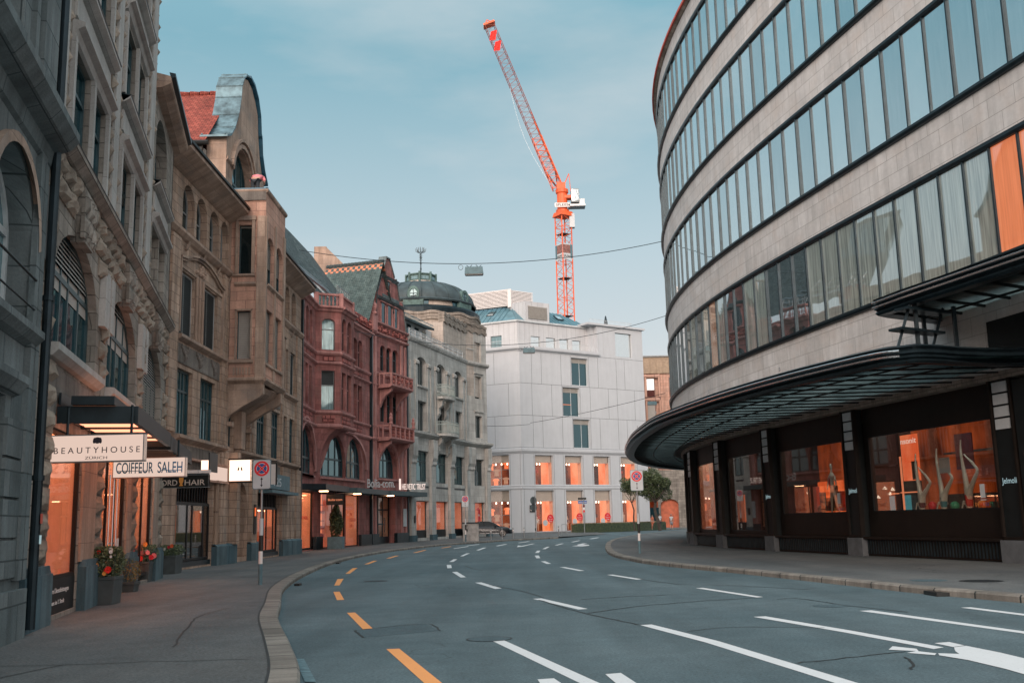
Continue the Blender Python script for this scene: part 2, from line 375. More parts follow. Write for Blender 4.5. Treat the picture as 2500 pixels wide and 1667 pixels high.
    def ball(s, c, rx, ry=None, rz=None, n=8, m=6, mi=0):
        ry = ry or rx; rz = rz or rx; c = Vector(c)
        P = lambda i, j: c+Vector((rx*math.sin(3.14159*j/m)*math.cos(6.28318*i/n), ry*math.sin(3.14159*j/m)*math.sin(6.28318*i/n), rz*math.cos(3.14159*j/m)))
        for i in range(n):
            for j in range(m):
                q = [P(i, j), P(i, j+1), P(i+1, j+1), P(i+1, j)]
                if j == 0: q = q[:3]
                elif j == m-1: q = [q[0], q[1], q[3]]
                s.face(q, None, mi)
    def rock(s, fr, s0, s1, z0, z1, n0, d, mi=0, k=4):
        """rock-faced block: rough front with bevelled joints"""
        g = .02
        s0 += g; s1 -= g; z0 += g; z1 -= g
        grid = [[None]*(k+1) for _ in range(k+1)]
        for i in range(k+1):
            for j in range(k+1):
                e = (i in (0, k)) or (j in (0, k))
                n = n0+(d*.25 if e else d*(.65+.7*rnd.random()))
                a = s0+(s1-s0)*(i+(0 if e else rnd.uniform(-.25, .25)))/k; z = z0+(z1-z0)*(j+(0 if e else rnd.uniform(-.25, .25)))/k
                grid[i][j] = (a, n, z)
        for i in range(k):
            for j in range(k):
                q = [grid[i][j], grid[i+1][j], grid[i+1][j+1], grid[i][j+1]]
                s.face([fr.P(*p) for p in q], [(p[0], p[2]) for p in q], mi)
        ring = [grid[i][0] for i in range(k+1)]+[grid[k][j] for j in range(1, k+1)]+[grid[i][k] for i in range(k-1, -1, -1)]+[grid[0][j] for j in range(k-1, 0, -1)]
        for i in range(len(ring)):
            a, b = ring[i], ring[(i+1) % len(ring)]
            q = [(a[0], n0-.05, a[2]), (b[0], n0-.05, b[2]), b, a]
            s.face([fr.P(*p) for p in q], [(p[0], p[2]) for p in q], mi)
class Fr:
    def __init__(s, ax, ay, deg, side=1):
        t = R_(deg); s.o = (ax, ay); s.d = (math.sin(t), math.cos(t)); s.n = (math.cos(t)*side, -math.sin(t)*side)
    def P(s, a, n, z): return Vector((s.o[0]+s.d[0]*a+s.n[0]*n, s.o[1]+s.d[1]*a+s.n[1]*n, z))
class CFr:
    """frame along a curved wall: s = arc length"""
    def __init__(s, pts, sgn=-1):
        s.p = pts; s.s = [0]
        for a, b in zip(pts[:-1], pts[1:]): s.s.append(s.s[-1]+math.hypot(b[0]-a[0], b[1]-a[1]))
        s.sgn = sgn
    def at(s, a):
        import bisect
        i = max(0, min(len(s.p)-2, bisect.bisect_right(s.s, a)-1)); t = (a-s.s[i])/(s.s[i+1]-s.s[i])
        p, q = s.p[i], s.p[i+1]; L = s.s[i+1]-s.s[i]
        return (p[0]+(q[0]-p[0])*t, p[1]+(q[1]-p[1])*t, (q[0]-p[0])/L, (q[1]-p[1])/L)
    def P(s, a, n, z):
        x, y, dx, dy = s.at(a)
        # smooth normal
        x1, y1, a1, b1 = s.at(a-.6); x2, y2, a2, b2 = s.at(a+.6); vx, vy = a1+a2, b1+b2; L = math.hypot(vx, vy) or 1; vx /= L; vy /= L
        return Vector((x+s.sgn*vy*n, y-s.sgn*vx*n, z))

def root(name, loc, label, cat, group=None):
    o = bpy.data.objects.new(name, None); COL.objects.link(o); o.location = loc
    o.empty_display_size = .2
    o['label'] = label; o['category'] = cat
    if group: o['group'] = group
    BASE[o] = Vector(loc); return o
SPLIT = {'pilaster', 'plinth', 'impost_block', 'sill_flashing', 'window_sill', 'lintel_panel', 'spandrel_panel', 'relief_panel', 'eaves', 'gutter', 'parapet', 'attic_window', 'band_window', 'downpipe', 'skylight', 'glow_strip', 'downlight', 'drain_opening', 'goods', 'lit_case', 'display_case', 'lit_panel', 'balustrade', 'stringer', 'post', 'garment', 'base_panel', 'niche', 'lantern_pane', 'transom', 'side_table', 'poster', 'quoin', 'tracery', 'finial', 'platform', 'canopy_rib_'}
def pieces(mb):
    par = {}
    def find(a):
        while par[a] != a: par[a] = par[par[a]]; a = par[a]
        return a
    fk = []
    for f in mb.f:
        ks = [tuple(round(c, 3) for c in mb.v[i]) for i in f]
        for k in ks: par.setdefault(k, k)
        for k in ks[1:]:
            a, b = find(ks[0]), find(k)
            if a != b: par[a] = b
        fk.append(ks[0])
    out = {}
    for i, k in enumerate(fk):
        r = find(k); q = out.setdefault(r, MB())
        f = mb.f[i]; q.face([mb.v[j] for j in f], mb.uv[i], mb.m[i])
    return list(out.values())
def link(name, mb, mats, parent=None, smooth=False, label=None, bevel=0, loc=None, nosplit=False):
    if name in SPLIT and not nosplit and parent is not None:
        pc = pieces(mb)
        if 1 < len(pc) <= 24:
            rs = [link(name, q, mats, parent, smooth, label, bevel, loc, True) for q in pc]; return rs[0]
    if isinstance(mats, str): mats = [mats]
    base = BASE[parent] if parent is not None else Vector(loc or (0, 0, 0))
    me = bpy.data.meshes.new(name)
    me.from_pydata([tuple(v-base) for v in mb.v], [], mb.f)
    uvl = me.uv_layers.new(name='UVMap'); i = 0
    for us in mb.uv:
        for u in us: uvl.data[i].uv = u; i += 1
    for m in mats: me.materials.append(MATS[m])
    for p, mi in zip(me.polygons, mb.m): p.material_index = mi; p.use_smooth = smooth
    bm = bmesh.new(); bm.from_mesh(me)
    if smooth or bevel: bmesh.ops.remove_doubles(bm, verts=bm.verts, dist=.0004)
    bmesh.ops.recalc_face_normals(bm, faces=bm.faces) if smooth or bevel else None
    bm.to_mesh(me); bm.free(); me.update()
    o = bpy.data.objects.new(name, me); COL.objects.link(o)
    if parent is not None: o.parent = parent
    else: o.location = base
    BASE[o] = base
    if label: o['label'] = label
    if bevel:
        b = o.modifiers.new('bevel', 'BEVEL'); b.width = bevel; b.segments = 2; b.limit_method = 'ANGLE'
    return o
def tag(o, label, cat, group=None):
    o['label'] = label; o['category'] = cat
    if group: o['group'] = group
    return o
def struct(o): o['kind'] = 'structure'; return o
def copytree(o, delta, label=None, parent=None, rz=0):
    c = o.copy(); COL.objects.link(c)
    if parent is None:
        c.location = o.location+Vector(delta); c.rotation_euler = (0, 0, rz)
        if label: c['label'] = label
    else: c.parent = parent
    for ch in list(o.children): copytree(ch, delta, None, c)
    return c
def text(name, s, fr, s0, z0, h, n, mat, parent, w=None, ext=.01, bold=0, center=False, mirror=False, label=None):
    """writing as a mesh in a facade frame; z0 baseline, h cap height"""
    cu = bpy.data.curves.new('t', 'FONT'); cu.body = s; cu.size = 1; cu.extrude = 0; cu.offset = bold
    to = bpy.data.objects.new('t', cu); COL.objects.link(to)
    bpy.context.view_layer.update()
    me = bpy.data.meshes.new_from_object(to.evaluated_get(bpy.context.evaluated_depsgraph_get()))
    bpy.data.objects.remove(to)
    xs = [v.co.x for v in me.vertices]
    if not xs: return None
    x0, x1 = min(xs), max(xs); k = h/.72; kx = k if w is None else w/(x1-x0)
    mb = MB()
    for p in me.polygons:
        q = [(me.vertices[i].co.x, me.vertices[i].co.y) for i in p.vertices]
        q = [(s0+((x1-x) if mirror else (x-x0))*kx-((x1-x0)*kx/2 if center else 0), z0+y*k) for x, y in q]
        mb.face([fr.P(a, n, z) for a, z in q], q)
    # side walls of the letters
    bm = bmesh.new(); bm.from_mesh(me)
    for e in bm.edges:
        if len(e.link_faces) == 1 and ext:
            q = [(v.co.x, v.co.y) for v in e.verts]
            q = [(s0+((x1-x) if mirror else (x-x0))*kx-((x1-x0)*kx/2 if center else 0), z0+y*k) for x, y in q]
            mb.face([fr.P(q[0][0], n, q[0][1]), fr.P(q[1][0], n, q[1][1]), fr.P(q[1][0], n-ext, q[1][1]), fr.P(q[0][0], n-ext, q[0][1])], [(0, 0)]*4)
    bm.free()
    return link(name, mb, mat, parent, label=label)

# ------------------------------------------------------------------ facade pieces
def arch(s0, s1, z0, z1, rise, k=12):
    """outline of an opening with an arched head (rise=0: flat)"""
    if rise <= 0: return [(s0, z0), (s1, z0), (s1, z1), (s0, z1)]
    c = (s0+s1)/2; r = (s1-s0)/2
    top = [(c+r*math.cos(math.pi*i/k), z1-rise+rise*math.sin(math.pi*i/k)) for i in range(k+1)]
    return [(s0, z0), (s1, z0)]+top
def facade(mb, fr, s0, s1, z0, z1, holes, n=0., mi=0, rmi=0):
    """wall plane with real openings and reveals; hole=(s0,s1,z0,z1,rise,depth)"""
    S = sorted({s0, s1}|{h[0] for h in holes}|{h[1] for h in holes}); Z = sorted({z0, z1}|{h[2] for h in holes}|{h[3] for h in holes})
    S = [x for x in S if s0 <= x <= s1]; Z = [z for z in Z if z0 <= z <= z1]
    for a, b in zip(S[:-1], S[1:]):
        for c, d in zip(Z[:-1], Z[1:]):
            cs, cz = (a+b)/2, (c+d)/2
            if any(h[0] < cs < h[1] and h[2] < cz < h[3] for h in holes): continue
            mb.face([fr.P(a, n, c), fr.P(b, n, c), fr.P(b, n, d), fr.P(a, n, d)], [(a, c), (b, c), (b, d), (a, d)], mi)
    for h in holes:
        a, b, c, d, rise, dep = h
        poly = arch(a, b, c, d, rise)
        if rise > 0:
            top = poly[2:]; half = len(top)//2
            for corner, seq in (((b, d), top[:half+1]), ((a, d), top[half:])):
                for p, q in zip(seq[:-1], seq[1:]):
                    mb.face([fr.P(corner[0], n, corner[1]), fr.P(p[0], n, p[1]), fr.P(q[0], n, q[1])], [corner, p, q], mi)
        for i in range(len(poly)):
            p, q = poly[i], poly[(i+1) % len(poly)]
            mb.face([fr.P(p[0], n, p[1]), fr.P(q[0], n, q[1]), fr.P(q[0], n-dep, q[1]), fr.P(p[0], n-dep, p[1])],
                    [(p[0], p[1]), (q[0], q[1]), (q[0]+dep, q[1]), (p[0]+dep, p[1])], rmi)
def window(fr, parent, s0, s1, z0, z1, rise=0, dep=.25, n=0., fm='teal_frame', pm='win_dark', vs=(.5,), hs=(), fw=.06, blind=None, bm='blind_light', name='window', label=None, bottom=None):
    """frame + mullions (part) with its pane and blind as sub-parts"""
    poly = arch(s0, s1, z0, z1, rise); c = ((s0+s1)/2, (z0+z1)/2)
    f = MB(); k = max(.05, fw)
    inn = [(c[0]+(p[0]-c[0])*(1-2*k/(s1-s0)), c[1]+(p[1]-c[1])*(1-2*k/(z1-z0))) for p in poly]
    nb, nf = n-dep, n-dep+.07
    for i in range(len(poly)):
        j = (i+1) % len(poly)
        f.face([fr.P(poly[i][0], nf, poly[i][1]), fr.P(poly[j][0], nf, poly[j][1]), fr.P(inn[j][0], nf, inn[j][1]), fr.P(inn[i][0], nf, inn[i][1])], [(0, 0)]*4)
        f.face([fr.P(inn[i][0], nf, inn[i][1]), fr.P(inn[j][0], nf, inn[j][1]), fr.P(inn[j][0], nb, inn[j][1]), fr.P(inn[i][0], nb, inn[i][1])], [(0, 0)]*4)
    w = s1-s0; H = z1-z0
    for v in vs:
        x = s0+w*v; zt = z1-k*.5
        if rise > 0: zt = z1-rise+rise*math.sqrt(max(0, 1-((x-c[0])/(w/2))**2))-.02
        f.fbox(fr, x-fw*.5, x+fw*.5, nb, nf-.012, z0+.02, zt)
    for h in hs:
        z = z0+H*h; a, b = s0+.02, s1-.02
        if rise > 0 and z > z1-rise:
            q = math.sqrt(max(0, 1-((z-(z1-rise))/rise)**2))*w/2; a, b = c[0]-q+.02, c[0]+q-.02
        f.fbox(fr, a, b, nb, nf-.006, z-fw*.55, z+fw*.55)
    fo = link(name, f, fm, parent, label=label)
    p = MB(); pp = arch(s0, s1, z0, z1, rise)
    p.face([fr.P(a, nb+.02, z) for a, z in pp], [(a, z) for a, z in pp])
    link('pane', p, pm, fo)
    if blind:
        b = MB(); zb = z0+H*(1-blind); nn = nb+.045
        k = max(2, int((z1-zb)/.08))
        for i in range(k):
            a = z1-(z1-zb)*(i+1)/k; d = z1-(z1-zb)*i/k
            sa, sb = s0+.04, s1-.04
            if rise > 0 and d > z1-rise:
                q = math.sqrt(max(0, 1-((d-(z1-rise))/rise)**2))*w/2; sa, sb = c[0]-q+.03, c[0]+q-.03
            if sb-sa < .05: continue
            b.face([fr.P(sa, nn+.035, a), fr.P(sb, nn+.035, a), fr.P(sb, nn, d-.006), fr.P(sa, nn, d-.006)])
        b.face([fr.P(s0+.04, nn-.01, zb), fr.P(s1-.04, nn-.01, zb), fr.P(s1-.04, nn-.01, min(z1, z1-rise+.1)), fr.P(s0+.04, nn-.01, min(z1, z1-rise+.1))])
        link('blind', b, bm, fo)
    return fo
def shopwin(fr, parent, s0, s1, z0, z1, dep=.3, room=1.4, n=0., fm='black_metal', gm='glow_peach', sm='warm_white', vs=(), hs=(), fw=.06, glass='shop_glass', goods=None, name='shop_window', label=None, up=0.):
    """lit shop window: frame > pane, display_room > goods"""
    f = MB(); nb = n-dep; nf = nb+.08
    f.fbox(fr, s0, s1, nb, nf, z0, z0+fw); f.fbox(fr, s0, s1, nb, nf, z1-fw, z1)
    f.fbox(fr, s0, s0+fw, nb, nf, z0+fw, z1-fw); f.fbox(fr, s1-fw, s1, nb, nf, z0+fw, z1-fw)
    for v in vs: x = s0+(s1-s0)*v; f.fbox(fr, x-fw/2, x+fw/2, nb+.01, nf-.01, z0+fw, z1-fw)
    for h in hs: z = z0+(z1-z0)*h; f.fbox(fr, s0+fw, s1-fw, nb+.015, nf-.015, z-fw/2, z+fw/2)
    fo = link(name, f, fm, parent, label=label)
    p = MB(); p.fbox(fr, s0+fw*.5, s1-fw*.5, nb+.03, nb+.045, z0+fw*.5, z1-fw*.5); link('pane', p, glass, fo)
    if gm:
        r = MB(); a, b, bk = s0+.01, s1-.01, nb-room; z1 = z1+up
        k = 6 if isinstance(fr, CFr) else 1
        for i in range(k):
            x, y = a+(b-a)*i/k, a+(b-a)*(i+1)/k
            r.face([fr.P(x, bk, z0), fr.P(y, bk, z0), fr.P(y, bk, z1), fr.P(x, bk, z1)], [(x, z0), (y, z0), (y, z1), (x, z1)], 0)
            r.face([fr.P(x, bk, z0), fr.P(y, bk, z0), fr.P(y, nb-.01, z0), fr.P(x, nb-.01, z0)], None, 1)
            r.face([fr.P(x, bk, z1), fr.P(y, bk, z1), fr.P(y, nb-.01, z1), fr.P(x, nb-.01, z1)], None, 1)
        for x in (a, b): r.face([fr.P(x, bk, z0), fr.P(x, nb-.01, z0), fr.P(x, nb-.01, z1), fr.P(x, bk, z1)], None, 1)
        ro = link('display_room', r, [gm, sm], fo)
        return fo, ro
    return fo, None
def lamps(fr, parent, s0, s1, n, z, k, r=.06, mat='lamp_spot'):
    mb = MB()
    for i in range(k):
        x = s0+(s1-s0)*(i+.5)/k; c = fr.P(x, n, z); mb.tube(c, c+Vector((0, 0, -.22)), r, 8)
    return link('spotlight', mb, mat, parent)
def baluster_row(mb, fr, s0, s1, n, z0, z1, step=.25, r=.05, rail=.1):
    k = max(2, int((s1-s0)/step))
    for i in range(k+1):
        x = s0+(s1-s0)*i/k; c = fr.P(x, n, z0); h = z1-z0-rail
        mb.lathe(c, [(r*.8, 0), (r*1.3, h*.3), (r*.7, h*.6), (r, h)], 6)
    mb.fbox(fr, s0-.1, s1+.1, n-.12, n+.12, z1-rail, z1)
def body(mb, fr, s0, s1, z1, depth, z0=0, mi=0, sides=None):
    """rear volume of a building so that it is closed from every side"""
    q = [fr.P(s0, -2., z0), fr.P(s1, -2., z0), fr.P(s1, -depth, z0), fr.P(s0, -depth, z0)]
    t = [Vector((p.x, p.y, z1)) for p in q]
    mb.hexa(q+t, None, mi)
    for a in ((s0, s1) if sides is None else sides): mb.face([fr.P(a, 0, z0), fr.P(a, -2., z0), fr.P(a, -2., z1), fr.P(a, 0, z1)], None, mi)
    mb.face([fr.P(s0, 0, z1), fr.P(s1, 0, z1), fr.P(s1, -2., z1), fr.P(s0, -2., z1)], None, mi)
# ================================================================== ground
def rise(y): return .005*(y-60) if y > 60 else 0.
def smooth(pts, k=6):
    """Catmull-Rom through the given plan points"""
    out = []
    P = [pts[0]]+pts+[pts[-1]]
    for i in range(1, len(P)-2):
        for j in range(k):
            t = j/k; a, b, c, d = P[i-1], P[i], P[i+1], P[i+2]
            out.append(tuple(.5*((2*b[q])+(-a[q]+c[q])*t+(2*a[q]-5*b[q]+4*c[q]-d[q])*t*t+(-a[q]+3*b[q]-3*c[q]+d[q])*t**3) for q in (0, 1)))
    out.append(pts[-1]); return out
def offset(pts, d):
    o = []
    for i, p in enumerate(pts):
        a = pts[max(0, i-1)]; b = pts[min(len(pts)-1, i+1)]; L = math.hypot(b[0]-a[0], b[1]-a[1])
        o.append((p[0]+(b[1]-a[1])/L*d, p[1]-(b[0]-a[0])/L*d))
    return o
mb = MB(); ys = [-150, -30]+list(range(-10, 300, 10))+[600, 1500]
for a, b in zip(ys[:-1], ys[1:]):
    for x0, x1 in ((-1500, -60), (-60, 60), (60, 1500)):
        mb.face([(x0, a, rise(min(a, 300))-.06), (x1, a, rise(min(a, 300))-.06), (x1, b, rise(min(b, 300))-.06), (x0, b, rise(min(b, 300))-.06)])
struct(link('ground', mb, 'pavement_asphalt'))
mb = MB(); ys = [-30]+list(range(-20, 320, 5))
for a, b in zip(ys[:-1], ys[1:]):
    for x0, x1 in ((-58, -20), (-20, 30), (30, 58)):
        mb.face([(x0, a, rise(a)), (x1, a, rise(a)), (x1, b, rise(b)), (x0, b, rise(b))])
road = struct(link('road', mb, 'asphalt'))
def kerb(name, outer, side, w=.31, h=.12, name2='pavement', far=-30., farside=None):
    inner = offset(outer, side*w)
    mb = MB(); L = 0
    for i in range(len(outer)-1):
        a, b, c, d = outer[i], outer[i+1], inner[i+1], inner[i]; dl = math.hypot(b[0]-a[0], b[1]-a[1])
        za, zb = rise(a[1]), rise(b[1])
        bev = .03
        a2 = (a[0]+(d[0]-a[0])*bev/w, a[1]+(d[1]-a[1])*bev/w); b2 = (b[0]+(c[0]-b[0])*bev/w, b[1]+(c[1]-b[1])*bev/w)
        mb.face([(a[0], a[1], za-.05), (b[0], b[1], zb-.05), (b[0], b[1], zb+h-.03), (a[0], a[1], za+h-.03)], [(L, 0), (L+dl, 0), (L+dl, .15), (L, .15)])
        mb.face([(a[0], a[1], za+h-.03), (b[0], b[1], zb+h-.03), (b2[0], b2[1], zb+h+.004), (a2[0], a2[1], za+h+.004)], [(L, .15), (L+dl, .15), (L+dl, .2), (L, .2)])
        mb.face([(a2[0], a2[1], za+h+.004), (b2[0], b2[1], zb+h+.004), (c[0], c[1], zb+h+.004), (d[0], d[1], za+h+.004)], [(L, .2), (L+dl, .2), (L+dl, .5), (L, .5)])
        mb.face([(d[0], d[1], za+h+.004), (c[0], c[1], zb+h+.004), (c[0], c[1], zb), (d[0], d[1], za)], [(L, .5), (L+dl, .5), (L+dl, .6), (L, .6)])
        L += dl
    struct(link(name, mb, 'kerb_granite'))
    return inner
LK = smooth([(-1.2, 4), (-1.75, 8), (-2.30, 11.1), (-3.04, 14.0), (-4.12, 18.0), (-4.82, 21.3), (-5.82, 25.9), (-6.54, 30.4), (-7.08, 34.8), (-7.75, 41.7), (-8.13, 49), (-8.12, 57), (-7.6, 63.5), (-6.6, 69), (-5.3, 74.3), (-3.2, 79.3), (-.5, 84.6), (2.4, 88.4), (3.6, 89.6)])
LKi = kerb('kerb', LK, -1)
mb = MB()
for i in range(len(LKi)-1):
    a, b = LKi[i], LKi[i+1]
    fx = -24.
    mb.face([(fx, a[1], rise(a[1])+.12), (a[0], a[1], rise(a[1])+.12), (b[0], b[1], rise(b[1])+.12), (fx, b[1], rise(b[1])+.12)])
# the pavement carries on past the kerb's end to the white building
e = LKi[-1]
mb.face([(-24, e[1], rise(e[1])+.12), (e[0], e[1], rise(e[1])+.12), (9, 104, rise(104)+.02), (9, 140, rise(140)+.12), (-24, 140, rise(140)+.12)])
pv = struct(link('pavement', mb, 'pavement_asphalt'))
RK = smooth([(19., 113), (16.0, 106.5), (11.3, 94.2), (7.77, 80.2), (6.2, 70.6), (5.25, 61.8), (4.68, 54.7), (4.36, 49.5), (4.27, 45), (4.44, 41), (4.75, 37.6), (5.57, 33.3), (6.36, 30.1), (6.98, 27.0), (7.54, 24.0), (8.05, 21.3), (8.6, 19.3), (9.2, 17), (9.9, 13), (10.4, 8)])
RKi = kerb('kerb', RK, -1, .33, .13)
mb = MB()
for i in range(len(RKi)-1):
    a, b = RKi[i], RKi[i+1]
    mb.face([(a[0], a[1], rise(a[1])+.12), (40, a[1], rise(a[1])+.12), (40, b[1], rise(b[1])+.12), (b[0], b[1], rise(b[1])+.12)])
pv2 = struct(link('pavement', mb, 'pavement_asphalt'))
FK = smooth([(5.2, 112.6), (8, 114.8), (12, 118.4), (17.5, 123.6), (24, 129)])
FKi = kerb('kerb', FK, -1, .3)
mb = MB()
for a, b, c, d in zip(FKi[:-1], FKi[1:], offset(FKi, -12)[1:], offset(FKi, -12)[:-1]):
    mb.face([(p[0], p[1], rise(p[1])+.125) for p in (a, b, c, d)])
struct(link('pavement', mb, 'pavement_asphalt'))

def mark(poly, mat, name, label=None, z=.004, par=road):
    mb = MB(); mb.face([(p[0], p[1], rise(p[1])+z) for p in poly]); return link(name, mb, mat, par, label=label)
def fixfar(p):
    if p[1] <= 60: return p
    t = 1.9/(1.6+.005*p[1]); return (p[0]*t, p[1]*t)
orange = [[(-1.75,13.90),(-1.58,13.91),(-.60,10.1),(-.78,10.1)],[(-3.23,19.77),(-3.08,19.80),(-2.32,16.70),(-2.46,16.60)],[(-4.61,26.14),(-4.46,26.17),(-3.86,23.26),(-4.01,23.20)],
 [(-5.08,28.92),(-5.59,32.40),(-5.43,32.59),(-4.94,28.97)],[(-5.92,35.89),(-6.41,40.57),(-6.24,40.68),(-5.77,35.91)],[(-6.50,44.22),(-6.70,48.52),(-6.51,48.45),(-6.33,44.35)],
 [(-6.48,51.38),(-6.50,55.61),(-6.31,55.7),(-6.28,51.55)],[(-6.09,60.58),(-5.92,66.49),(-5.75,66.23),(-5.88,60.60)],[(-5.22,70.92),(-4.85,75.40),(-4.68,74.84),(-5.01,70.71)]]
for p in orange: mark([fixfar(q) for q in p], 'paint_orange', 'lane_dash', 'orange dash of the cycle lane line')
white = [[(-.36,14.51),(-.21,14.59),(.95,10.0),(.76,10.0)],[(-1.17,28.68),(-1.0,28.75),(-.40,25.94),(-.56,25.77)],[(-2.22,35.35),(-2.05,35.42),(-1.57,31.72),(-1.72,31.58)],[(-2.81,41.48),(-2.64,41.49),(-2.42,38.51),(-2.58,38.40)],
 [(-2.92,44.7),(-2.93,48.0),(-2.76,47.95),(-2.74,44.7)],[(-2.86,52.15),(-2.76,57.0),(-2.58,56.87),(-2.70,52.03)],[(-2.48,63.1),(-2.22,69.2),(-2.02,69.0),(-2.29,62.6)],[(-1.52,73.6),(-.90,78.90),(-.70,78.24),(-1.33,72.8)],
 [(-4.23,68.76),(-3.55,74.4),(-3.40,73.5),(-4.10,68.2)],[(-3.72,76.5),(-3.0,81.0),(-2.85,80.2),(-3.56,75.7)],[(.07,82.88),(.95,88.10),(1.12,87.2),(.22,82.1)],
 [(.31,22.19),(.49,22.27),(1.28,19.36),(1.10,19.28)],
 [(1.87,16.20),(2.05,16.26),(2.62,13.9),(3.12,11.0),(3.40,9.4),(3.20,9.3),(2.92,11.0),(2.43,13.8)],
 [(4.13,24.32),(4.31,24.38),(4.95,21.2),(4.80,21.1)],[(2.66,31.12),(2.84,31.17),(3.39,28.40),(3.21,28.34)],[(1.50,37.06),(1.68,37.12),(2.19,34.0),(2.01,33.9)],[(.97,42.93),(1.15,43.0),(1.31,40.3),(1.13,40.2)],
 [(.85,50.39),(1.05,50.5),(1.04,46.7),(.86,46.6)],[(.95,54.73),(1.14,58.9),(1.33,58.9),(1.14,54.75)],[(1.50,61.93),(1.95,67.4),(2.13,67.4),(1.70,62.0)],[(2.57,71.0),(3.25,76.2),(3.45,76.1),(2.77,70.8)],[(4.21,80.9),(5.10,86.3),(5.28,86.0),(4.41,80.4)],[(6.50,93.0),(7.71,99.5),(7.90,98.9),(6.69,92.3)],
 [(5.73,17.69),(5.95,17.74),(6.82,14.0),(7.35,10.),(7.18,10.),(6.64,14.)],[(7.50,17.84),(7.68,17.86),(8.4,14.),(8.9,10.2),(8.72,10.2),(8.22,14.)],
 [(3.81,17.09),(4.02,17.13),(4.66,14.7),(5.10,12.72),(4.93,12.6),(4.48,14.6)]]
for p in white: mark([fixfar(q) for q in p], 'paint_white', 'lane_dash', 'white lane dash')
# arrows
mark([(4.40,12.62),(4.56,12.93),(4.74,12.64),(4.68,12.42)], 'paint_white', 'lane_arrow', 'worn white arrow', .006)
mark([(4.50,12.30),(4.66,12.44),(4.80,12.2),(4.72,12.05)], 'paint_white', 'lane_arrow', 'worn white arrow', .0062)
mark([(5.15,13.13),(5.37,13.21),(5.40,12.84),(5.21,12.72)], 'paint_white', 'lane_arrow', 'worn white arrow', .0065)
mark([(5.21,12.69),(5.40,12.80),(5.5,12.13),(5.55,11.2),(5.62,9.6),(5.0,9.6),(4.98,10.9),(4.90,11.6),(4.76,12.02),(4.82,12.2),(5.02,12.1),(5.08,12.35)], 'paint_white', 'lane_arrow', 'worn white arrow', .0068)
mark([(.18,10.95),(.35,11.0),(.50,10.2),(.24,10.2)], 'paint_white', 'lane_arrow', 'tip of a white arrow', .006)
mark([(.90,11.20),(1.07,11.26),(1.22,10.0),(1.0,10.0)], 'paint_white', 'lane_arrow', 'tip of a white arrow', .006)
for pl_ in ([(.0,68.4),(.09,73.2),(.33,71.5),(.62,73.6),(1.15,77.9),(1.38,77.9),(.78,73.2),(.42,69.8)], [(3.55,67.5),(4.10,69.5),(4.12,71.2),(4.75,74.9),(5.05,74.6),(4.55,71.6),(4.85,70.2),(4.72,67.6),(4.15,66.2)]):
    mark([fixfar(q) for q in pl_], 'paint_white', 'lane_arrow', 'white arrow far down the road', .006)
mark([(-2.56,16.47),(-1.53,17.24),(-1.22,16.11),(-2.27,15.37)], 'patch_asphalt', 'road_patch', z=.003)
def crack(pts, w, mat='tar', z=.0055, par=road):
    P = smooth(pts, 5); mb = MB()
    P = [(p[0]+rnd.uniform(-.02, .02), p[1]+rnd.uniform(-.04, .04)) for p in P]
    A, B = offset(P, w/2), offset(P, -w/2)
    for i in range(len(P)-1):
        mb.face([(q[0], q[1], rise(q[1])+z) for q in (A[i], A[i+1], B[i+1], B[i])])
    return link('crack', mb, mat, par)
for pts, w in (([(-2.56,16.47),(-1.53,17.24),(-1.22,16.11)], .03), ([(-2.56,16.47),(-2.27,15.37)], .04), ([(-.74,27.26),(-.01,25.06),(.56,22.46)], .035), ([(.44,21.8),(.83,19.84),(1.11,18.7),(1.6,17.08),(1.86,16.2)], .04),
  ([(1.29,21.7),(2.36,22.22),(3.15,22.32)], .05), ([(1.22,18.42),(2.06,19.48),(3.35,20.4),(4.81,21.06)], .045), ([(3.36,28.37),(3.97,25.9),(5.0,25.0),(6.4,23.0)], .04), ([(3.04,11.69),(3.71,12.01),(4.52,12.42)], .03),
  ([(5.06,20.49),(5.49,20.58),(5.87,18.77),(6.38,17.25)], .035), ([(4.35,11.95),(4.30,11.65),(4.08,11.03)], .03), ([(-2.0,40),(-1.2,36),(.4,35.2)], .05), ([(-3.6,50),(-2.2,47),(-.6,46.2)], .06), ([(2.4,15.1),(3.2,15.6),(4.4,15.2)],.025)):
    crack(pts, w)
for pts, w in (([(-4.46,13.6),(-5.1,16.2),(-5.56,18.3),(-5.5,20.)], .03), ([(-7.0,12.2),(-5.2,12.1),(-4.4,12.2),(-3.1,12.18)], .02), ([(-5.1,16.2),(-4.5,16.4)], .02), ([(-5.2,12.1),(-5.9,9.5)], .02), ([(-6.9,33),(-8.,32.5),(-9.3,33.4)], .05)):
    crack(pts, w, z=.124, par=pv)
A_, B_ = offset(LKi, .0), offset(LKi, -.03)
mb = MB()
for i in range(len(LKi)-1):
    mb.face([(q[0], q[1], rise(q[1])+.1265) for q in (A_[i], A_[i+1], B_[i+1], B_[i])])
link('joint', mb, 'tar', pv)
def disc(c, r, n=20, zz=.005, mat='iron', par=road, name='manhole_cover'):
    mb = MB(); mb.face([(c[0]+r*math.cos(6.2832*i/n), c[1]+r*math.sin(6.2832*i/n), rise(c[1])+zz) for i in range(n)])
    return link(name, mb, mat, par)
disc((-4.17, 30.7), .36); disc((5.6, 18.8), .33, mat='patch_asphalt'); disc((-.42, 14.8), .3, mat='patch_asphalt')
mb = MB()
for i in range(20):
    a, b = 6.2832*i/20, 6.2832*(i+1)/20
    mb.face([(-.42+q*math.cos(t), 14.8+q*math.sin(t), .0065) for q, t in ((.3, a), (.3, b), (.325, b), (.325, a))])
link('manhole_rim', mb, 'tar', road)
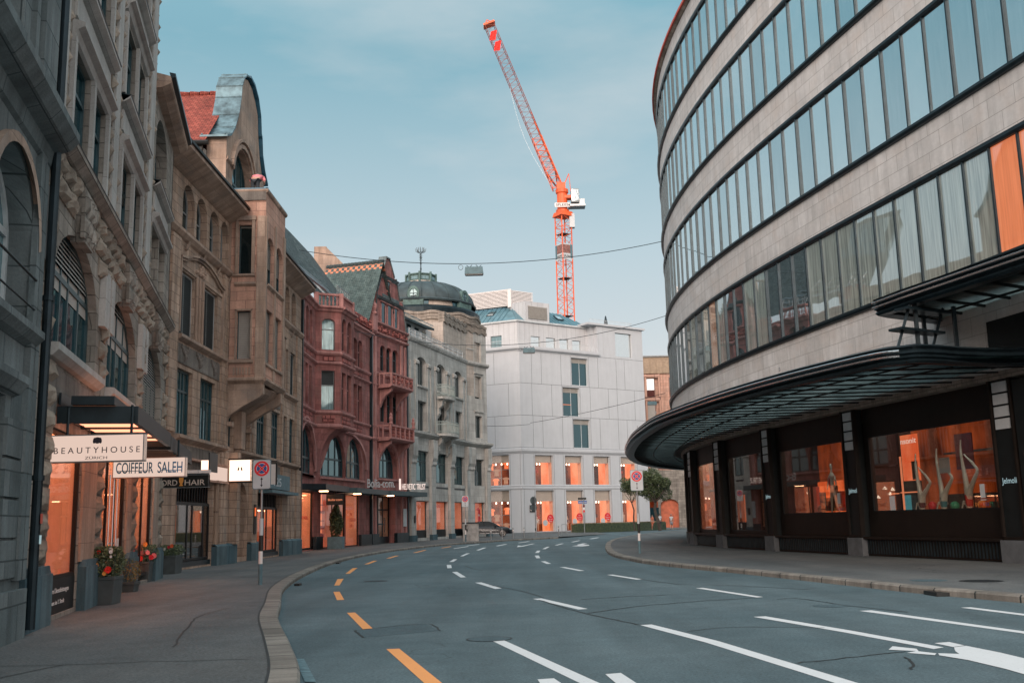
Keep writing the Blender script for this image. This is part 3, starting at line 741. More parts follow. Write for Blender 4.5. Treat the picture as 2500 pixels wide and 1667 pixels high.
disc((10.0, 22.6), .45, zz=.1245, par=pv2); disc((9.1, 23.2), .4, zz=.124, mat='patch_asphalt', par=pv2)
mb = MB()
for k in range(9):
    t = k/9; q = [(-2.78+.53*t, 13.06-1.95*t), (-2.66+.53*t, 13.05-1.95*t), (-2.66+.53*(t+.105), 13.05-1.95*(t+.105)), (-2.78+.53*(t+.105), 13.06-1.95*(t+.105))]
    mb.face([(p[0], p[1], .012) for p in q])
link('gutter_block', mb, 'gutter_stone', road)
mb = MB(); mb.box(8.08, 8.4, 20.25, 20.9, .0, .075); link('drain_opening', mb, 'sign_black', road)
mb = MB(); mb.box(-6.25, -6.1, 29.2, 29.5, .0, .06); mb.box(-7.95, -7.8, 45.6, 46, .0, .06); link('drain_opening', mb, 'sign_black', road)

# ================================================================== B: rusticated building, left
B = Fr(-8.9, 21.8, -12.75)
rb = root('stone_building', B.P(0, 0, .12), 'grey rock-faced stone building with three big arched windows above the first shop canopy', 'building')
holes = [(-4.5, -1.7, .2, 3.4, 0, .14), (.75, 4.25, .2, 3.4, 0, .14), (6.1, 9.7, .2, 3.4, 0, .14),
         (-5.1, -.85, 4.75, 7.1, 1.25, .24), (.6, 5.05, 4.75, 7.1, 1.25, .24), (6.7, 10.9, 4.75, 7.1, 1.25, .24)]
for o in (0., 5.6):
    for z0, z1 in ((8.48, 10.5), (11.8, 13.85), (15.15, 17.2)):
        holes += [(-4.45+o, -2.75+o, z0, z1, 0, .17), (-2.5+o, -.95+o, z0, z1, 0, .17)]
for z0, z1 in ((8.48, 10.5),): holes += [(7.3, 8.9, z0, z1, 0, .32), (9.1, 10.6, z0, z1, 0, .32)]
holes += [(7.4, 10.3, 11.8, 14.2, 1.0, .4)]
mb = MB()
lo = [h for h in holes if h[3] < 8.2]; hi = [h for h in holes if h[3] > 8.2 and h[1] <= 6.6]; h2 = [h for h in holes if h[3] > 8.2 and h[0] > 6.6]
facade(mb, B, -6.6, 12., .12, 8.2, lo); facade(mb, B, -6.6, 6.6, 8.2, 19., hi); facade(mb, B, 6.6, 12., 8.2, 14.75, h2)
body(mb, B, -6.6, 6.6, 19., 14, 0, 0, (-6.6,)); body(mb, B, 6.6, 12.2, 14.75, 14, 0, 0, (12.2,)); mb.face([B.P(6.6, 0, 14.7), B.P(6.6, -2, 14.7), B.P(6.6, -2, 19), B.P(6.6, 0, 19)], [(0, 14.7), (2, 14.7), (2, 19), (0, 19)])
for c in (12., 12.2): mb.face([B.P(c, 0, .1), B.P(c, -3, .1), B.P(c, -3, 14.75), B.P(c, 0, 14.75)])
link('wall', mb, 'stone_grey', rb)
# rock-faced zone round the arches
mb = MB()
def inarch(s, z, pad=.45):
    for a, b in ((-5.1, -.85), (.6, 5.05), (6.7, 10.9)):
        c, r = (a+b)/2, (b-a)/2
        if z < 5.85: return a-.05 < s < b+.05 if a-.05 < s < b+.05 else (any(x-.05 < s < y+.05 for x, y in ((-5.1, -.85), (.6, 5.05), (6.7, 10.9))))
    for a, b in ((-5.1, -.85), (.6, 5.05), (6.7, 10.9)):
        c, r = (a+b)/2, (b-a)/2+pad*.6
        if abs(s-c) < r and (z-5.85) < (1.25+pad*.5)*math.sqrt(max(0, 1-((s-c)/r)**2)): return True
    return False
z = 4.8; row = 0
while z < 7.9:
    h = .42; s = -6.55+(row % 2)*.35
    while s < 11.9:
        w = rnd.uniform(.5, .9); e = min(s+w, 11.95)
        if not any(inarch(x, y) for x in (s, (s+e)/2, e) for y in (z, z+h)) and e-s > .2: mb.rock(B, s, e, z, z+h, .0, .11)
        s = e
    z += h; row += 1
link('rock_facing', mb, 'stone_rock', rb)
for c in (-2.97, 2.82, 8.8):
    mb = MB(); poly = [(c-.62, 8.0), (c-.42, 6.98), (c+.42, 6.98), (c+.62, 8.0)]
    mb.fpoly(B, poly[::-1], -.1, .16); 
    for k in range(3):
        for q in range(2): mb.rock(B, c-.6+.4*k+.02, c-.2+.4*k-.02, 7.02+.48*q, 7.48+.48*q, .15, .07)
    link('keystone', mb, 'stone_grey', rb)
mb = MB()
for a in (-6.6, -.72, 5.2): # smooth panels beside the springing
    mb.fbox(B, a+.05, a+.62, 0, .13, 5.9, 7.1); mb.fbox(B, a+.80, a+1.25, 0, .13, 5.9, 7.1) if a > -6 else None
link('impost_block', mb, 'stone_smooth', rb)
mb = MB(); mb.fprof(B, [(0, 8.08), (.12, 8.12), (.26, 8.26), (.26, 8.34), (.0, 8.40)], -6.6, 12.); link('string_course', mb, 'stone_grey', rb)
mb = MB(); mb.fprof(B, [(.26, 8.34), (.275, 8.36), (.0, 8.43)], -6.6, 12.); link('lead_flashing', mb, 'dark_metal', rb)
mb = MB()
for a, b in ((-5.3, -.7), (.45, 5.2), (6.55, 11.1)): mb.fprof(B, [(0, 4.5), (.1, 4.52), (.2, 4.62), (.2, 4.74), (-.3, 4.76)], a, b)
link('window_sill', mb, 'stone_smooth', rb)
mb = MB()
for a, b in ((-5.1, -.9), (.6, 5.0), (6.7, 10.9)): mb.fbox(B, a, b, -.02, .03, 3.62, 4.42)
link('lintel_panel', mb, 'stone_grey_panel', rb)
for i, (a, b) in enumerate(((-5.1, -.85), (.6, 5.05), (6.7, 10.9))):
    window(B, rb, a, b, 4.76, 7.1, 1.25, .24, 0, 'teal_frame', 'win_teal', (.2, .36, .52, .76), (.62,), .09, (.3, .12, .9)[i], 'blind_light', label='tall arched window with teal frame')
# ground-floor piers with quoins and blue granite plinths
mb = MB(); mq = MB(); mg = MB()
for a, b in ((-6.6, -4.5), (-1.7, .75), (4.25, 6.1), (9.7, 12.)):
    mg.fbox(B, a+.1, b-.1, -.05, .16, .12, .95); mg.fpoly(B, [(a+.1, .95), (b-.1, .95), (b-.25, 1.08), (a+.25, 1.08)], -.05, .13)
    z = 1.1
    while z < 4.3:
        mq.rock(B, b-(.95 if a > -6 else 1.0), b-.04, z, z+.41, .0, .11, 0, 3); z += .43
    if a > -6: ms_ = MB(); ms_.fbox(B, a+.02, b-.95, -.1, .05, 1.05, 3.5); link('smooth_pier', ms_, 'stone_tan_plain', rb)
link('quoin', mq, 'stone_rock', rb); link('plinth', mg, 'stone_blue', rb)
# quoin columns between the upper bays
mq = MB(); ms = MB(); md = MB()
for a, b in ((-6.55, -4.95), (-.72, .62), (4.95, 6.55)):
    z = 8.45
    ms.fbox(B, a+.35, b-.35, 0, .10, 8.45, 19.)
    while z < 18.8:
        mq.rock(B, a+.06, a+.38, z, z+.38, .02, .11, 0, 2); mq.rock(B, b-.38, b-.06, z, z+.38, .02, .11, 0, 2); z += .4
for o in (0., 5.6, 11.2):
    a, b = -4.65+o, -.75+o
    if o > 6: a, b = 7.1, 10.8
    for zz in ((10.55, 14.05, 17.3) if o < 6 else (10.55,)):
        ms.fprof(B, [(0, zz-.06), (.06, zz-.03), (.10, zz+.1), (.22, zz+.16), (.22, zz+.24), (0, zz+.3)], a, b)
        ms.fbox(B, a+.1, b-.1, 0, .05, zz+.42, zz+.92)
    for zz in ((11.62, 15.0) if o < 6 else (11.62,)):
        ms.fprof(B, [(0, zz-.06), (.10, zz-.02), (.22, zz+.06), (.22, zz+.12)], a-.1, b+.1)
        md.fprof(B, [(.22, zz+.12), (.24, zz+.15), (-.2, zz+.19)], a-.1, b+.1)
    if o < 6:
        for z0, z1 in ((8.48, 10.5), (11.85, 13.9), (15.2, 17.2)):
            for x in (-4.6+o, -2.62+o, -.87+o): ms.fbox(B, x-.09, x+.09, 0, .085, z0, z1)
link('quoin', mq, 'stone_rock', rb); link('window_surround', ms, 'stone_smooth', rb); link('sill_flashing', md, 'dark_metal', rb)
for h in hi+h2:
    window(B, rb, h[0], h[1], h[2], h[3], h[4], h[5], 0, 'teal_frame', 'win_teal', (.5,), (.68,), .07, .45 if (h[0] > 1 and h[2] < 9) else None, 'blind_light')
mb = MB(); mb.fprof(B, [(-.1, 14.45), (.2, 14.5), (.42, 14.62), (.46, 14.66), (.46, 14.86), (-1.2, 15.2)], 6.62, 12.2); link('eaves', mb, 'stone_tan_plain', rb)
mb = MB(); mb.fprof(B, [(.46, 14.80), (.58, 14.84), (.58, 14.95), (.4, 14.98)], 6.62, 12.2); link('gutter', mb, 'dark_metal', rb)
for i, (a, b) in enumerate(((-4.5, -1.7), (.75, 4.25), (6.1, 9.7))):
    z0 = (.8, .35, .35)[i]
    if i == 0:
        mb = MB(); mb.fbox(B, a, b, -.14, -.03, .15, .8); po = link('base_panel', mb, 'black_metal', rb)
        text('lettering', 'Weitere Dienstleistungen', B, a+.35, .56, .09, -.025, 'sign_white', po, 1.9); text('lettering', 'bei uns im 1. Stock', B, a+.6, .36, .08, -.025, 'sign_white', po, 1.3)
    fo, ro = shopwin(B, rb, a, b, z0, 3.4, .12, 1.3, 0, 'brown_bronze', ('glow_orange', 'glow_mid', 'glow_mid')[i], 'warm_white', ((), (.3, .62), (.5,))[i], (), .07, up=.5)
    mb = MB(); mb.fbox(B, a+.2, b-.2, -.6, -.4, 3.78, 3.82); link('glow_strip', mb, 'hidden_warm_fill', ro)  # added strip, hidden above the window head, spills warm light on the pavement
    mb = MB()
    if i == 0:
        for x, z1, z2, w in ((a+.5, 2.3, 2.6, .5), (a+.45, 1.5, 2.15, .35), (a+.4, 1.0, 1.4, .6), (a+1.0, 1.6, 2.0, .3)): mb.fbox(B, x, x+w, -1.5, -1.3, z1, z2)
    else:
        for k in range(3): mb.fbox(B, a+.5+k*.9, a+.9+k*.9, -1.5, -1.25, .5, 1.2+.3*k)
    link('goods', mb, 'goods_dark', ro)
    if i == 1:
        mb = MB()
        for x in (1.8, 2.35, 2.9): mb.tube(B.P(x, .0, .4), B.P(x, .0, 2.9), .018, 6)
        mb.tube(B.P(1.8, .02, 1.35), B.P(2.1, .02, 1.35), .02, 6); mb.tube(B.P(2.35, .02, 1.35), B.P(2.65, .02, 1.35), .02, 6); link('door_handle', mb, 'chrome', fo)
        mb = MB(); mb.fbox(B, 3.25, 3.6, -.03, -.02, 1.15, 1.45); link('notice', mb, 'sign_white', fo)
# canopy on B
def canopy(parent, fr, s0, s1, n1, z0, z1, ribs=4, name='canopy', lit=True, m='dark_metal'):
    c = MB()
    c.fbox(fr, s0, s1, n1-.08, n1, z0, z1); c.fbox(fr, s0, s0+.08, .05, n1-.08, z0, z1); c.fbox(fr, s1-.08, s1, .05, n1-.08, z0, z1)
    for k in range(1, ribs): x = s0+(s1-s0)*k/ribs; c.fbox(fr, x-.025, x+.025, .05, n1-.08, z1-.2, z1-.1)
    co = link(name, c, m, parent)
    g = MB(); g.fbox(fr, s0+.08, s1-.08, .05, n1-.08, z1-.09, z1-.07); link('glass_roof', g, 'canopy_pane', co)
    return co
cr_ = root('shop_canopy', B.P(-3, 0, 3.5), 'dark metal canopy with glass roof over the first two shops', 'canopy')
canopy(cr_, B, -4.45, 1.0, 1.38, 3.46, 3.76, 5); 
canopy(cr_, B, 1.05, 6.6, 1.38, 3.40, 3.72, 5, 'canopy_section')
mb = MB(); mb.fbox(B, -4.6, -2.4, .3, 1.0, 3.77, 3.92); link('vent_box', mb, 'dark_metal', cr_)
mb = MB()
for x in (-4.3, -2.45, -.6, 1.2, 3.05, 4.9): mb.fbox(B, x, x+1.7, .14, 1.22, 3.60, 3.64)
link('glow_strip', mb, 'canopy_light', cr_)
mb = MB(); mb.fbox(B, -4.4, 6.5, .06, .10, 3.78, 4.0); link('wall_rail', mb, 'dark_metal', cr_)

# ================================================================== building 0 (far left, closest)
B0 = Fr(-8.9, 21.8, -12.75)
r0 = root('grey_house', B0.P(-9, .1, .12), 'dark grey classical house front cut off by the left edge of the view', 'building')
mb = MB(); hh = [(-9.6, -7.05, 4.6, 7.0, 1.2, .4), (-12.6, -8.0, .12, 3.5, 0, .5), (-10., -8.3, 8.5, 11.5, 0, .35), (-13.2, -10.6, 4.6, 7.0, 1.2, .4), (-10., -8.3, 12.5, 15.5, 0, .35)]
facade(mb, B0, -18., -6.62, .12, 18., hh, .10); body(mb, B0, -18., -6.62, 18., 14)
link('wall', mb, 'stone_old', r0)
mb = MB()
mb.fprof(B0, [(.1, 7.35), (.16, 7.4), (.2, 7.62), (.42, 7.7), (.55, 7.85), (.55, 7.98), (.1, 8.06)], -18., -6.3)
mb.fprof(B0, [(.1, 3.52), (.2, 3.56), (.3, 3.7), (.3, 3.8), (.1, 3.85)], -18., -7.6); mb.fprof(B0, [(.1, 4.35), (.2, 4.4), (.3, 4.5), (.3, 4.6)], -9.9, -6.8)
for x in (-7.0, -6.72): mb.fbox(B0, x-.12, x+.1, .1, .19, .95, 7.3)
z = 1.
while z < 7.2: mb.fbox(B0, -8.0, -7.1, .1, .15, z, z+.52) if z < 3.2 else mb.fbox(B0, -7.02, -6.66, .1, .17, z, z+.52); z += .56
mb.fbox(B0, -8.2, -6.64, .1, .22, .12, .82)
for zb in (8.1,): mb.fbox(B0, -7.6, -6.7, .1, .24, zb, 18.); mb.fbox(B0, -7.9, -7.7, .1, .18, zb, 18.)
link('moulding', mb, 'stone_old', r0)
mb = MB(); P0 = arch(-9.75, -6.9, 4.6, 7.15, 1.3, 16); P1 = arch(-9.6, -7.05, 4.6, 7.0, 1.2, 16)
for i in range(2, len(P0)-1):
    a, b, c, d = P0[i], P0[i+1], P1[i+1], P1[i]
    for n0 in (.2,): mb.face([B0.P(q[0], n0, q[1]) for q in (a, b, c, d)], [(a[0], a[1]), (b[0], b[1]), (c[0], c[1]), (d[0], d[1])])
    mb.face([B0.P(a[0], .1, a[1]), B0.P(b[0], .1, b[1]), B0.P(b[0], .2, b[1]), B0.P(a[0], .2, a[1])])
link('archivolt', mb, 'stone_tan_plain', r0)
window(B0, r0, -9.6, -7.05, 4.6, 7.0, 1.2, .4, .1, 'white_frame', 'win_curtain', (.33, .66), (.6,), .1); window(B0, r0, -10., -8.3, 8.5, 11.5, 0, .35, .1, 'teal_frame', 'win_teal', (.5,), (.6,), .09)
window(B0, r0, -10., -8.3, 12.5, 15.5, 0, .35, .1, 'teal_frame', 'win_teal', (.5,), (.6,), .09); window(B0, r0, -13.2, -10.6, 4.6, 7.0, 1.2, .4, .1, 'white_frame', 'win_curtain', (.33, .66), (.6,), .1)
window(B0, r0, -12.6, -8.0, .12, 3.5, 0, .5, .1, 'black_metal', 'win_dark', (.3, .6), (.75,), .1, name='door')
mb = MB(); mb.tube(B0.P(-9.5, .2, 5.35), B0.P(-7.1, .2, 5.35), .02, 6); mb.tube(B0.P(-9.5, .2, 4.9), B0.P(-7.1, .2, 4.9), .015, 6)
link('guard_rail', mb, 'black_metal', r0)
mb = MB(); mb.tube(B0.P(-6.35, .22, .2), B0.P(-6.35, .22, 19.), .075, 10)
for z in (2.4, 5.2, 8.3, 12.): mb.tube(B0.P(-6.35, .22, z), B0.P(-6.35, .22, z+.08), .095, 10)
dp = link('downpipe', mb, 'dark_metal', r0)
mb = MB(); mb.fbox(B0, -6.42, -6.28, .30, .305, 1.75, 1.9); link('sticker', mb, 'goods_red', dp)
mb = MB(); mb.fbox(B0, -6.42, -6.30, .30, .305, 1.45, 1.58); link('sticker', mb, 'letter_lit_cold', dp)
# ================================================================== C: tan gabled house with oriel
C = Fr(-12.8, 0, 0)
rc = root('gabled_house', C.P(47, 0, .12), 'tan sandstone house with projecting oriel, curved copper-edged gable and red tiled roof', 'building')
holes = [(38.6, 43.45, .2, 3.35, 0, .25), (46.7, 49.15, .3, 3.75, 1.2, .9), (50.9, 55.75, .2, 3.35, 0, .25)]
A4 = [(38.45, 39.9), (40.2, 41.6), (42.0, 43.4), (43.65, 44.85), (49.3, 50.6), (50.9, 52.3), (52.9, 54.3), (54.6, 55.7), (56.4, 57.6), (58.1, 59.3)]
for a, b in A4: holes.append((a, b, 13.15, 15.2, (b-a)/2, .35))
M2 = [(38.35, 40.25), (41.3, 43.4), (50.6, 52.6), (53.7, 55.6), (56.2, 57.4), (58., 59.3)]
for a, b in M2: holes += [(a, b, 9.05, 11.6, 0, .2)]
L2 = [(38.4, 40.3), (41.35, 43.45), (45.6, 46.4), (47.3, 48.9), (50.6, 52.6), (53.7, 55.6), (56.2, 57.4), (58., 59.3)]
for a, b in L2: holes += [(a, b, 5.22, 7.75, 0, .22)]
mb = MB(); facade(mb, C, 33.8, 60.75, .12, 15.6, holes); body(mb, C, 33.8, 60.75, 15.6, 14); link('wall', mb, 'stone_tan', rc)
# parapet with round openings, eaves
mb = MB(); facade(mb, C, 33.8, 43.9, 16.1, 17.05, [(39.1, 39.75, 16.25, 16.85, .3, .3), (40.75, 41.4, 16.25, 16.85, .3, .3), (42.4, 43.05, 16.25, 16.85, .3, .3)], .1)
mb.fbox(C, 33.8, 43.9, -.3, -.25, 16.1, 17.0); mb.face([C.P(33.8, .1, 17.05), C.P(43.9, .1, 17.05), C.P(43.9, -.3, 17.05), C.P(33.8, -.3, 17.05)])
facade(mb, C, 51.0, 60.75, 16.1, 17.05, [], .1); mb.fbox(C, 51, 60.75, -.3, -.25, 16.1, 17.05)
link('parapet', mb, 'stone_tan_plain', rc)
mb = MB()
for a, b in ((33.8, 45.0), (48.9, 60.9)):
    mb.fprof(C, [(0, 15.35), (.15, 15.42), (.75, 15.78), (.85, 15.84), (.85, 16.02), (0, 16.15)], a, b)
link('eaves', mb, 'stone_tan_plain', rc)
mb = MB()
for a, b in ((33.8, 45.0), (48.9, 60.9)): mb.fprof(C, [(.85, 15.98), (.93, 16.0), (.93, 16.1), (.3, 16.14)], a, b)
link('gutter', mb, 'black_metal', rc)
mb = MB()
for a, b in ((33.8, 45.0), (48.9, 60.75)):
    mb.fprof(C, [(0, 12.78), (.1, 12.84), (.22, 12.98), (.22, 13.1), (0, 13.15)], a, b)
    for x in ([38.8, 40.9, 43.0, 44.7] if a < 40 else [50, 52.5, 55, 58]): mb.fprof(C, [(0, 12.45), (.08, 12.5), (.2, 12.8)], x, x+.22)
for a, b in ((38.25, 44.55), (50.4, 55.8), (56., 59.5)): mb.fprof(C, [(0, 8.78), (.08, 8.82), (.2, 8.9), (.2, 9.02), (-.3, 9.05)], a, b)
for a, b in ((38.2, 44.9), (46.6, 60.0)): mb.fprof(C, [(0, 4.92), (.12, 4.98), (.26, 5.06), (.26, 5.18), (-.3, 5.22)], a, b)
link('string_course', mb, 'stone_tan_plain', rc)
mb = MB()
for a, b in ((38.3, 43.9), (50.6, 55.6)): mb.fbox(C, a, b, 0, .03, 7.95, 8.7); mb.fbox(C, a-.1, b+.1, 0, .025, 3.95, 4.85)
for a in (38.7, 40.6, 42.6, 51.4, 54.0): # carved drops under the sills
    for k in range(6): mb.ball(C.P(a+k*.16, .05, 8.6-.22*math.sin(math.pi*k/5)), .09, .05, .1, 6, 4)
    mb.ball(C.P(a+.4, .06, 8.2), .13, .06, .16, 6, 4)
link('spandrel_panel', mb, 'stone_grey_panel', rc)
# ogee hood over the paired windows
mb = MB()
for o in (0, 12.2):
    top = [(38.2+o, 12.1), (38.9+o, 12.2), (39.5+o, 12.42), (40.3+o, 12.58), (41.1+o, 12.62), (41.9+o, 12.58), (42.7+o, 12.42), (43.4+o, 12.2), (44.1+o, 12.1)]
    for (a, za), (b, zb) in zip(top[:-1], top[1:]):
        for n0, dz in ((.16, 0), (.09, -.1)):
            mb.hexa([C.P(a, 0, za-.09+dz), C.P(b, 0, zb-.09+dz), C.P(b, n0, zb-.09+dz), C.P(a, n0, za-.09+dz), C.P(a, 0, za+dz), C.P(b, 0, zb+dz), C.P(b, n0, zb+dz), C.P(a, n0, za+dz)], [(a, za)]*8)
    for x in (38.2+o, 44.0+o): mb.fbox(C, x, x+.1, 0, .12, 9.1, 12.1)
    for x in (40.35+o, 41.15+o, 40.75+o): mb.tube(C.P(x, .06, 9.05), C.P(x, .06, 11.7), .07, 8)
    mb.fbox(C, 38.3+o, 44.0+o, 0, .05, 11.68, 11.8)
    for k in range(14): mb.ball(C.P(40.2+o+rnd.uniform(0, 1.2), .03, 12.05+rnd.uniform(-.18, .2)), .12, .06, .1, 6, 4)
link('hood_moulding', mb, 'stone_tan_plain', rc)
mb = MB()
for x0, x1 in ((37.2, 38.15), (44.05, 44.5), (44.65, 45.0), (49.0, 49.4), (49.6, 50.1), (55.75, 56.1), (59.45, 60.7)): mb.fbox(C, x0, x1, 0, .10, 5.25, 12.75)
for x0, x1 in ((44.2, 44.5), (44.6, 45.2), (36.9, 38.4), (59.5, 60.7)): mb.fbox(C, x0, x1, 0, .14, .95, 4.9)
for x in (43.75, 50.35, 46.3): mb.tube(C.P(x, .08, .95), C.P(x, .08, 4.8), .11, 8)
mb.fbox(C, 49.3, 50.2, 0, .2, .95, 4.9); mb.fbox(C, 46.0, 46.55, 0, .35, .95, 5.0); mb.fbox(C, 55.95, 57.2, 0, .12, .95, 4.9)
for x0, x1 in ((57.3, 58.3), (58.5, 59.4)): mb.fbox(C, x0, x1, 0, .06, .95, 4.9)
link('pilaster', mb, 'stone_tan', rc)
mb = MB()
for x0, x1 in ((36.9, 38.55), (43.5, 45.3), (45.35, 46.65), (49.2, 50.85), (55.85, 58.0), (58.1, 60.7)): mb.fbox(C, x0, x1, -.1, .24, .12, .9); mb.fprof(C, [(.24, .9), (.16, .98), (0, 1.0)], x0, x1)
mb.fbox(C, 46.7, 49.15, -.95, -.5, .1, .75)
link('plinth', mb, 'stone_blue', rc)
mb = MB(); mb.face([C.P(46.7, -.9, .3), C.P(49.15, -.9, .3), C.P(49.15, -.9, 3.9), C.P(46.7, -.9, 3.9)], [(46.7, .3), (49.15, .3), (49.15, 3.9), (46.7, 3.9)])
nb_ = link('niche_wall', mb, 'stone_orange', rc)
mb = MB(); mb.fbox(C, 47.4, 48.0, -.9, -.85, 1.25, 1.75); mb.fbox(C, 47.0, 47.15, -.9, -.85, 1.4, 1.55); link('letter_box', mb, 'sign_black', nb_)
mb = MB(); mb.fbox(C, 49.55, 49.95, .2, .24, 1.35, 2.75); bp = link('bell_panel', mb, 'brown_bronze', rc)
mb = MB(); mb.fbox(C, 49.62, 49.88, .24, .245, 2.2, 2.6); link('bell_screen', mb, 'glow_orange', bp)
for i, (a, b) in enumerate(A4): window(C, rc, a, b, 13.15, 15.2, (b-a)/2, .35, 0, 'grey_frame', 'win_dark', (.5,), (.5,), .05)
for i, (a, b) in enumerate(M2): window(C, rc, a, b, 9.05, 11.6, 0, .2, 0, 'white_frame', 'win_dark', (.5,), (), .06, .97, 'blind_grey', label='tall window behind a lowered dark blind')
for i, (a, b) in enumerate(L2): window(C, rc, a, b, 5.22, 7.75, 0, .22, 0, 'teal_frame' , 'win_teal', (.3, .5, .7), (.68,), .08)
for o in (38.6, 50.9):
    a, b = o, o+4.85
    mb = MB(); mb.fbox(C, a, b, -.25, -.15, 2.62, 2.7); k = 0
    for k in range(14): x = a+.2+k*.34; mb.fbox(C, x, x+.05, -.2, -.15, 2.7, 3.35)
    link('transom_grille', mb, 'black_metal', rc)
    fo, ro = shopwin(C, rc, a, b, .42, 2.66, .2, 1.3, 0, 'black_metal', 'glow_dim' if o < 40 else 'glow_orange', 'room_dark' if o < 40 else 'warm_white', (.42, .55, .85), (), .09, 'shop_glass_dark' if o < 40 else 'shop_glass')
    mb = MB()
    if o < 40:
        mb.fbox(C, 39.9, 41.1, -1.6, -1.5, 1.3, 2.55, 0)
        link('lit_panel', mb, 'glow_orange', ro)
        mb = MB(); mb.fbox(C, 38.8, 40.4, -1.2, -.9, .45, 1.1); link('bench', mb, 'goods_dark', ro)
    else:
        for k, m_ in enumerate(('swim_red', 'goods_red', 'warm_white', 'swim_teal')):
            mb = MB(); mb.fbox(C, a+.5+k*1.0, a+.95+k*1.0, -1.4, -1.2, .8+.2*(k % 2), 2.2); link('garment', mb, m_, ro)
        mb = MB(); mb.fbox(C, a+.3, b-.3, -.75, -.7, 2.5, 2.56); link('strip_light', mb, 'lamp_warm', ro)
    mb = MB(); mb.fbox(C, a, b, -.3, -.02, .12, .40); link('base_panel', mb, 'dark_metal', rc)
# lit shop board over the first shop and teal board over the second
mb = MB(); mb.fbox(C, 42.6, 44.9, .02, .2, 3.66, 4.22, 0); so = link('light_box', mb, 'sign_lit', rc)
mb = MB(); mb.fbox(C, 38.9, 45., .0, .26, 4.28, 4.36); mb.fbox(C, 38.9, 45., .0, .26, 3.54, 3.62); link('light_box_frame', mb, 'stone_orange', so)
mb = MB(); mb.fbox(C, 51.2, 57.3, .02, .22, 3.62, 4.4, 0); mb.fbox(C, 51.2, 57.4, .02, .7, 3.35, 3.5, 0); so = link('shop_board', mb, 'planter_blue', rc)
text('lettering', '125', C, 53.6, 3.78, .45, .23, 'sign_dull', so, 1.6)
# oriel
ro_ = rc
OL = Fr(-12.8, 45.0, 90, 1); OF = Fr(-11.15, 0, 0)       # left cheek faces the camera; front faces the street
OR = Fr(-11.15, 48.9, -90, -1)
mb = MB()
facade(mb, OL, 0, 1.65, 8.15, 16.9, [(.42, 1.06, 9.08, 11.28, 0, .22), (.42, 1.04, 13.0, 15.3, 0, .25)], 0, 0)
facade(mb, OF, 45.0, 48.9, 8.15, 16.9, [(45.25, 46.65, 8.95, 11.45, 0, .25), (47.0, 48.4, 8.95, 11.45, 0, .25), (45.3, 46.7, 12.6, 14.9, .55, .3), (47.05, 48.45, 12.6, 14.9, .55, .3)])
for z in (16.9,): mb.face([OF.P(45, 0, z), OF.P(48.9, 0, z), OF.P(48.9, -1.65, z), OF.P(45, -1.65, z)][::-1])
mb.face([OF.P(48.9, 0, 8.15), OF.P(48.9, -1.65, 8.15), OF.P(48.9, -1.65, 16.9), OF.P(48.9, 0, 16.9)])
mb.face([OF.P(45, 0, 8.15), OF.P(48.9, 0, 8.15), OF.P(48.9, -1.65, 8.15), OF.P(45, -1.65, 8.15)])
oo = link('oriel', mb, 'stone_orange', rc)
mb = MB() # corner piers, sills, frames, corbel
for fr, a, b in ((OL, 1.28, 1.65), (OF, 45.0, 45.2), (OF, 46.7, 46.95), (OF, 48.5, 48.9), (OL, 0, .1)): mb.fbox(fr, a, b, .0, .06, 8.2, 15.7)
for fr, a, b in ((OL, 0, 1.72), (OF, 44.94, 48.96)):
    mb.fprof(fr, [(0, 7.95), (.05, 8.0), (.16, 8.1), (.16, 8.2), (0, 8.26)], a, b); mb.fprof(fr, [(0, 16.8), (.06, 16.84), (.1, 16.9), (.1, 16.97), (0, 16.99)], a, b)
    mb.fprof(fr, [(0, 12.4), (.12, 12.5), (.12, 12.6)], a+.3, b-.45)
mb.fprof(OL, [(0, 8.86), (.1, 8.92), (.1, 9.05)], .1, 1.2); mb.fprof(OL, [(0, 12.84), (.1, 12.9), (.1, 12.98)], .2, 1.2); mb.fprof(OF, [(0, 8.78), (.1, 8.82), (.1, 8.93)], 45.1, 48.6)
mb.fbox(OL, .36, .42, 0, .07, 9.08, 11.34); mb.fbox(OL, 1.06, 1.12, 0, .07, 9.08, 11.34); mb.fbox(OL, .36, 1.12, 0, .07, 11.28, 11.36)
mb.fbox(OL, .3, .42, 0, .09, 13., 15.5); mb.fbox(OL, 1.04, 1.18, 0, .09, 13., 15.5); mb.fbox(OL, .24, 1.22, 0, .12, 15.5, 15.7)
for k in range(6): mb.fbox(OL, .3+.14*k, .38+.14*k, 0, .03, 8.35, 8.7)
# corbel: two scrolled brackets tapering back to the wall
for y0, y1 in ((45.0, 45.35), (48.5, 48.9)):
    pr = [(-1.65, 7.95), (0, 7.95), (0, 7.5), (-.15, 7.35), (-.9, 6.95), (-1.5, 6.55), (-1.65, 6.3)]
    for i in range(len(pr)-1): mb.face([OF.P(y0, *pr[i]), OF.P(y1, *pr[i]), OF.P(y1, *pr[i+1]), OF.P(y0, *pr[i+1])], [(y0, i*.4), (y1, i*.4), (y1, i*.4+.4), (y0, i*.4+.4)])
    for y in (y0, y1): mb.face([OF.P(y, n, z) for n, z in pr], [(n, z) for n, z in pr])
pr = [(-.15, 7.9), (-.3, 7.7), (-1.0, 7.3), (-1.65, 6.9)]
for i in range(3): mb.face([OF.P(45.35, *pr[i]), OF.P(48.5, *pr[i]), OF.P(48.5, *pr[i+1]), OF.P(45.35, *pr[i+1])])
mb.fbox(C, 45.05, 45.4, 0, .3, 6.1, 6.3); mb.fbox(C, 46.5, 47.2, 0, .35, 5.2, 6.9); mb.fbox(C, 48.5, 48.85, 0, .3, 6.1, 6.3)
link('oriel_trim', mb, 'stone_tan_plain', oo)
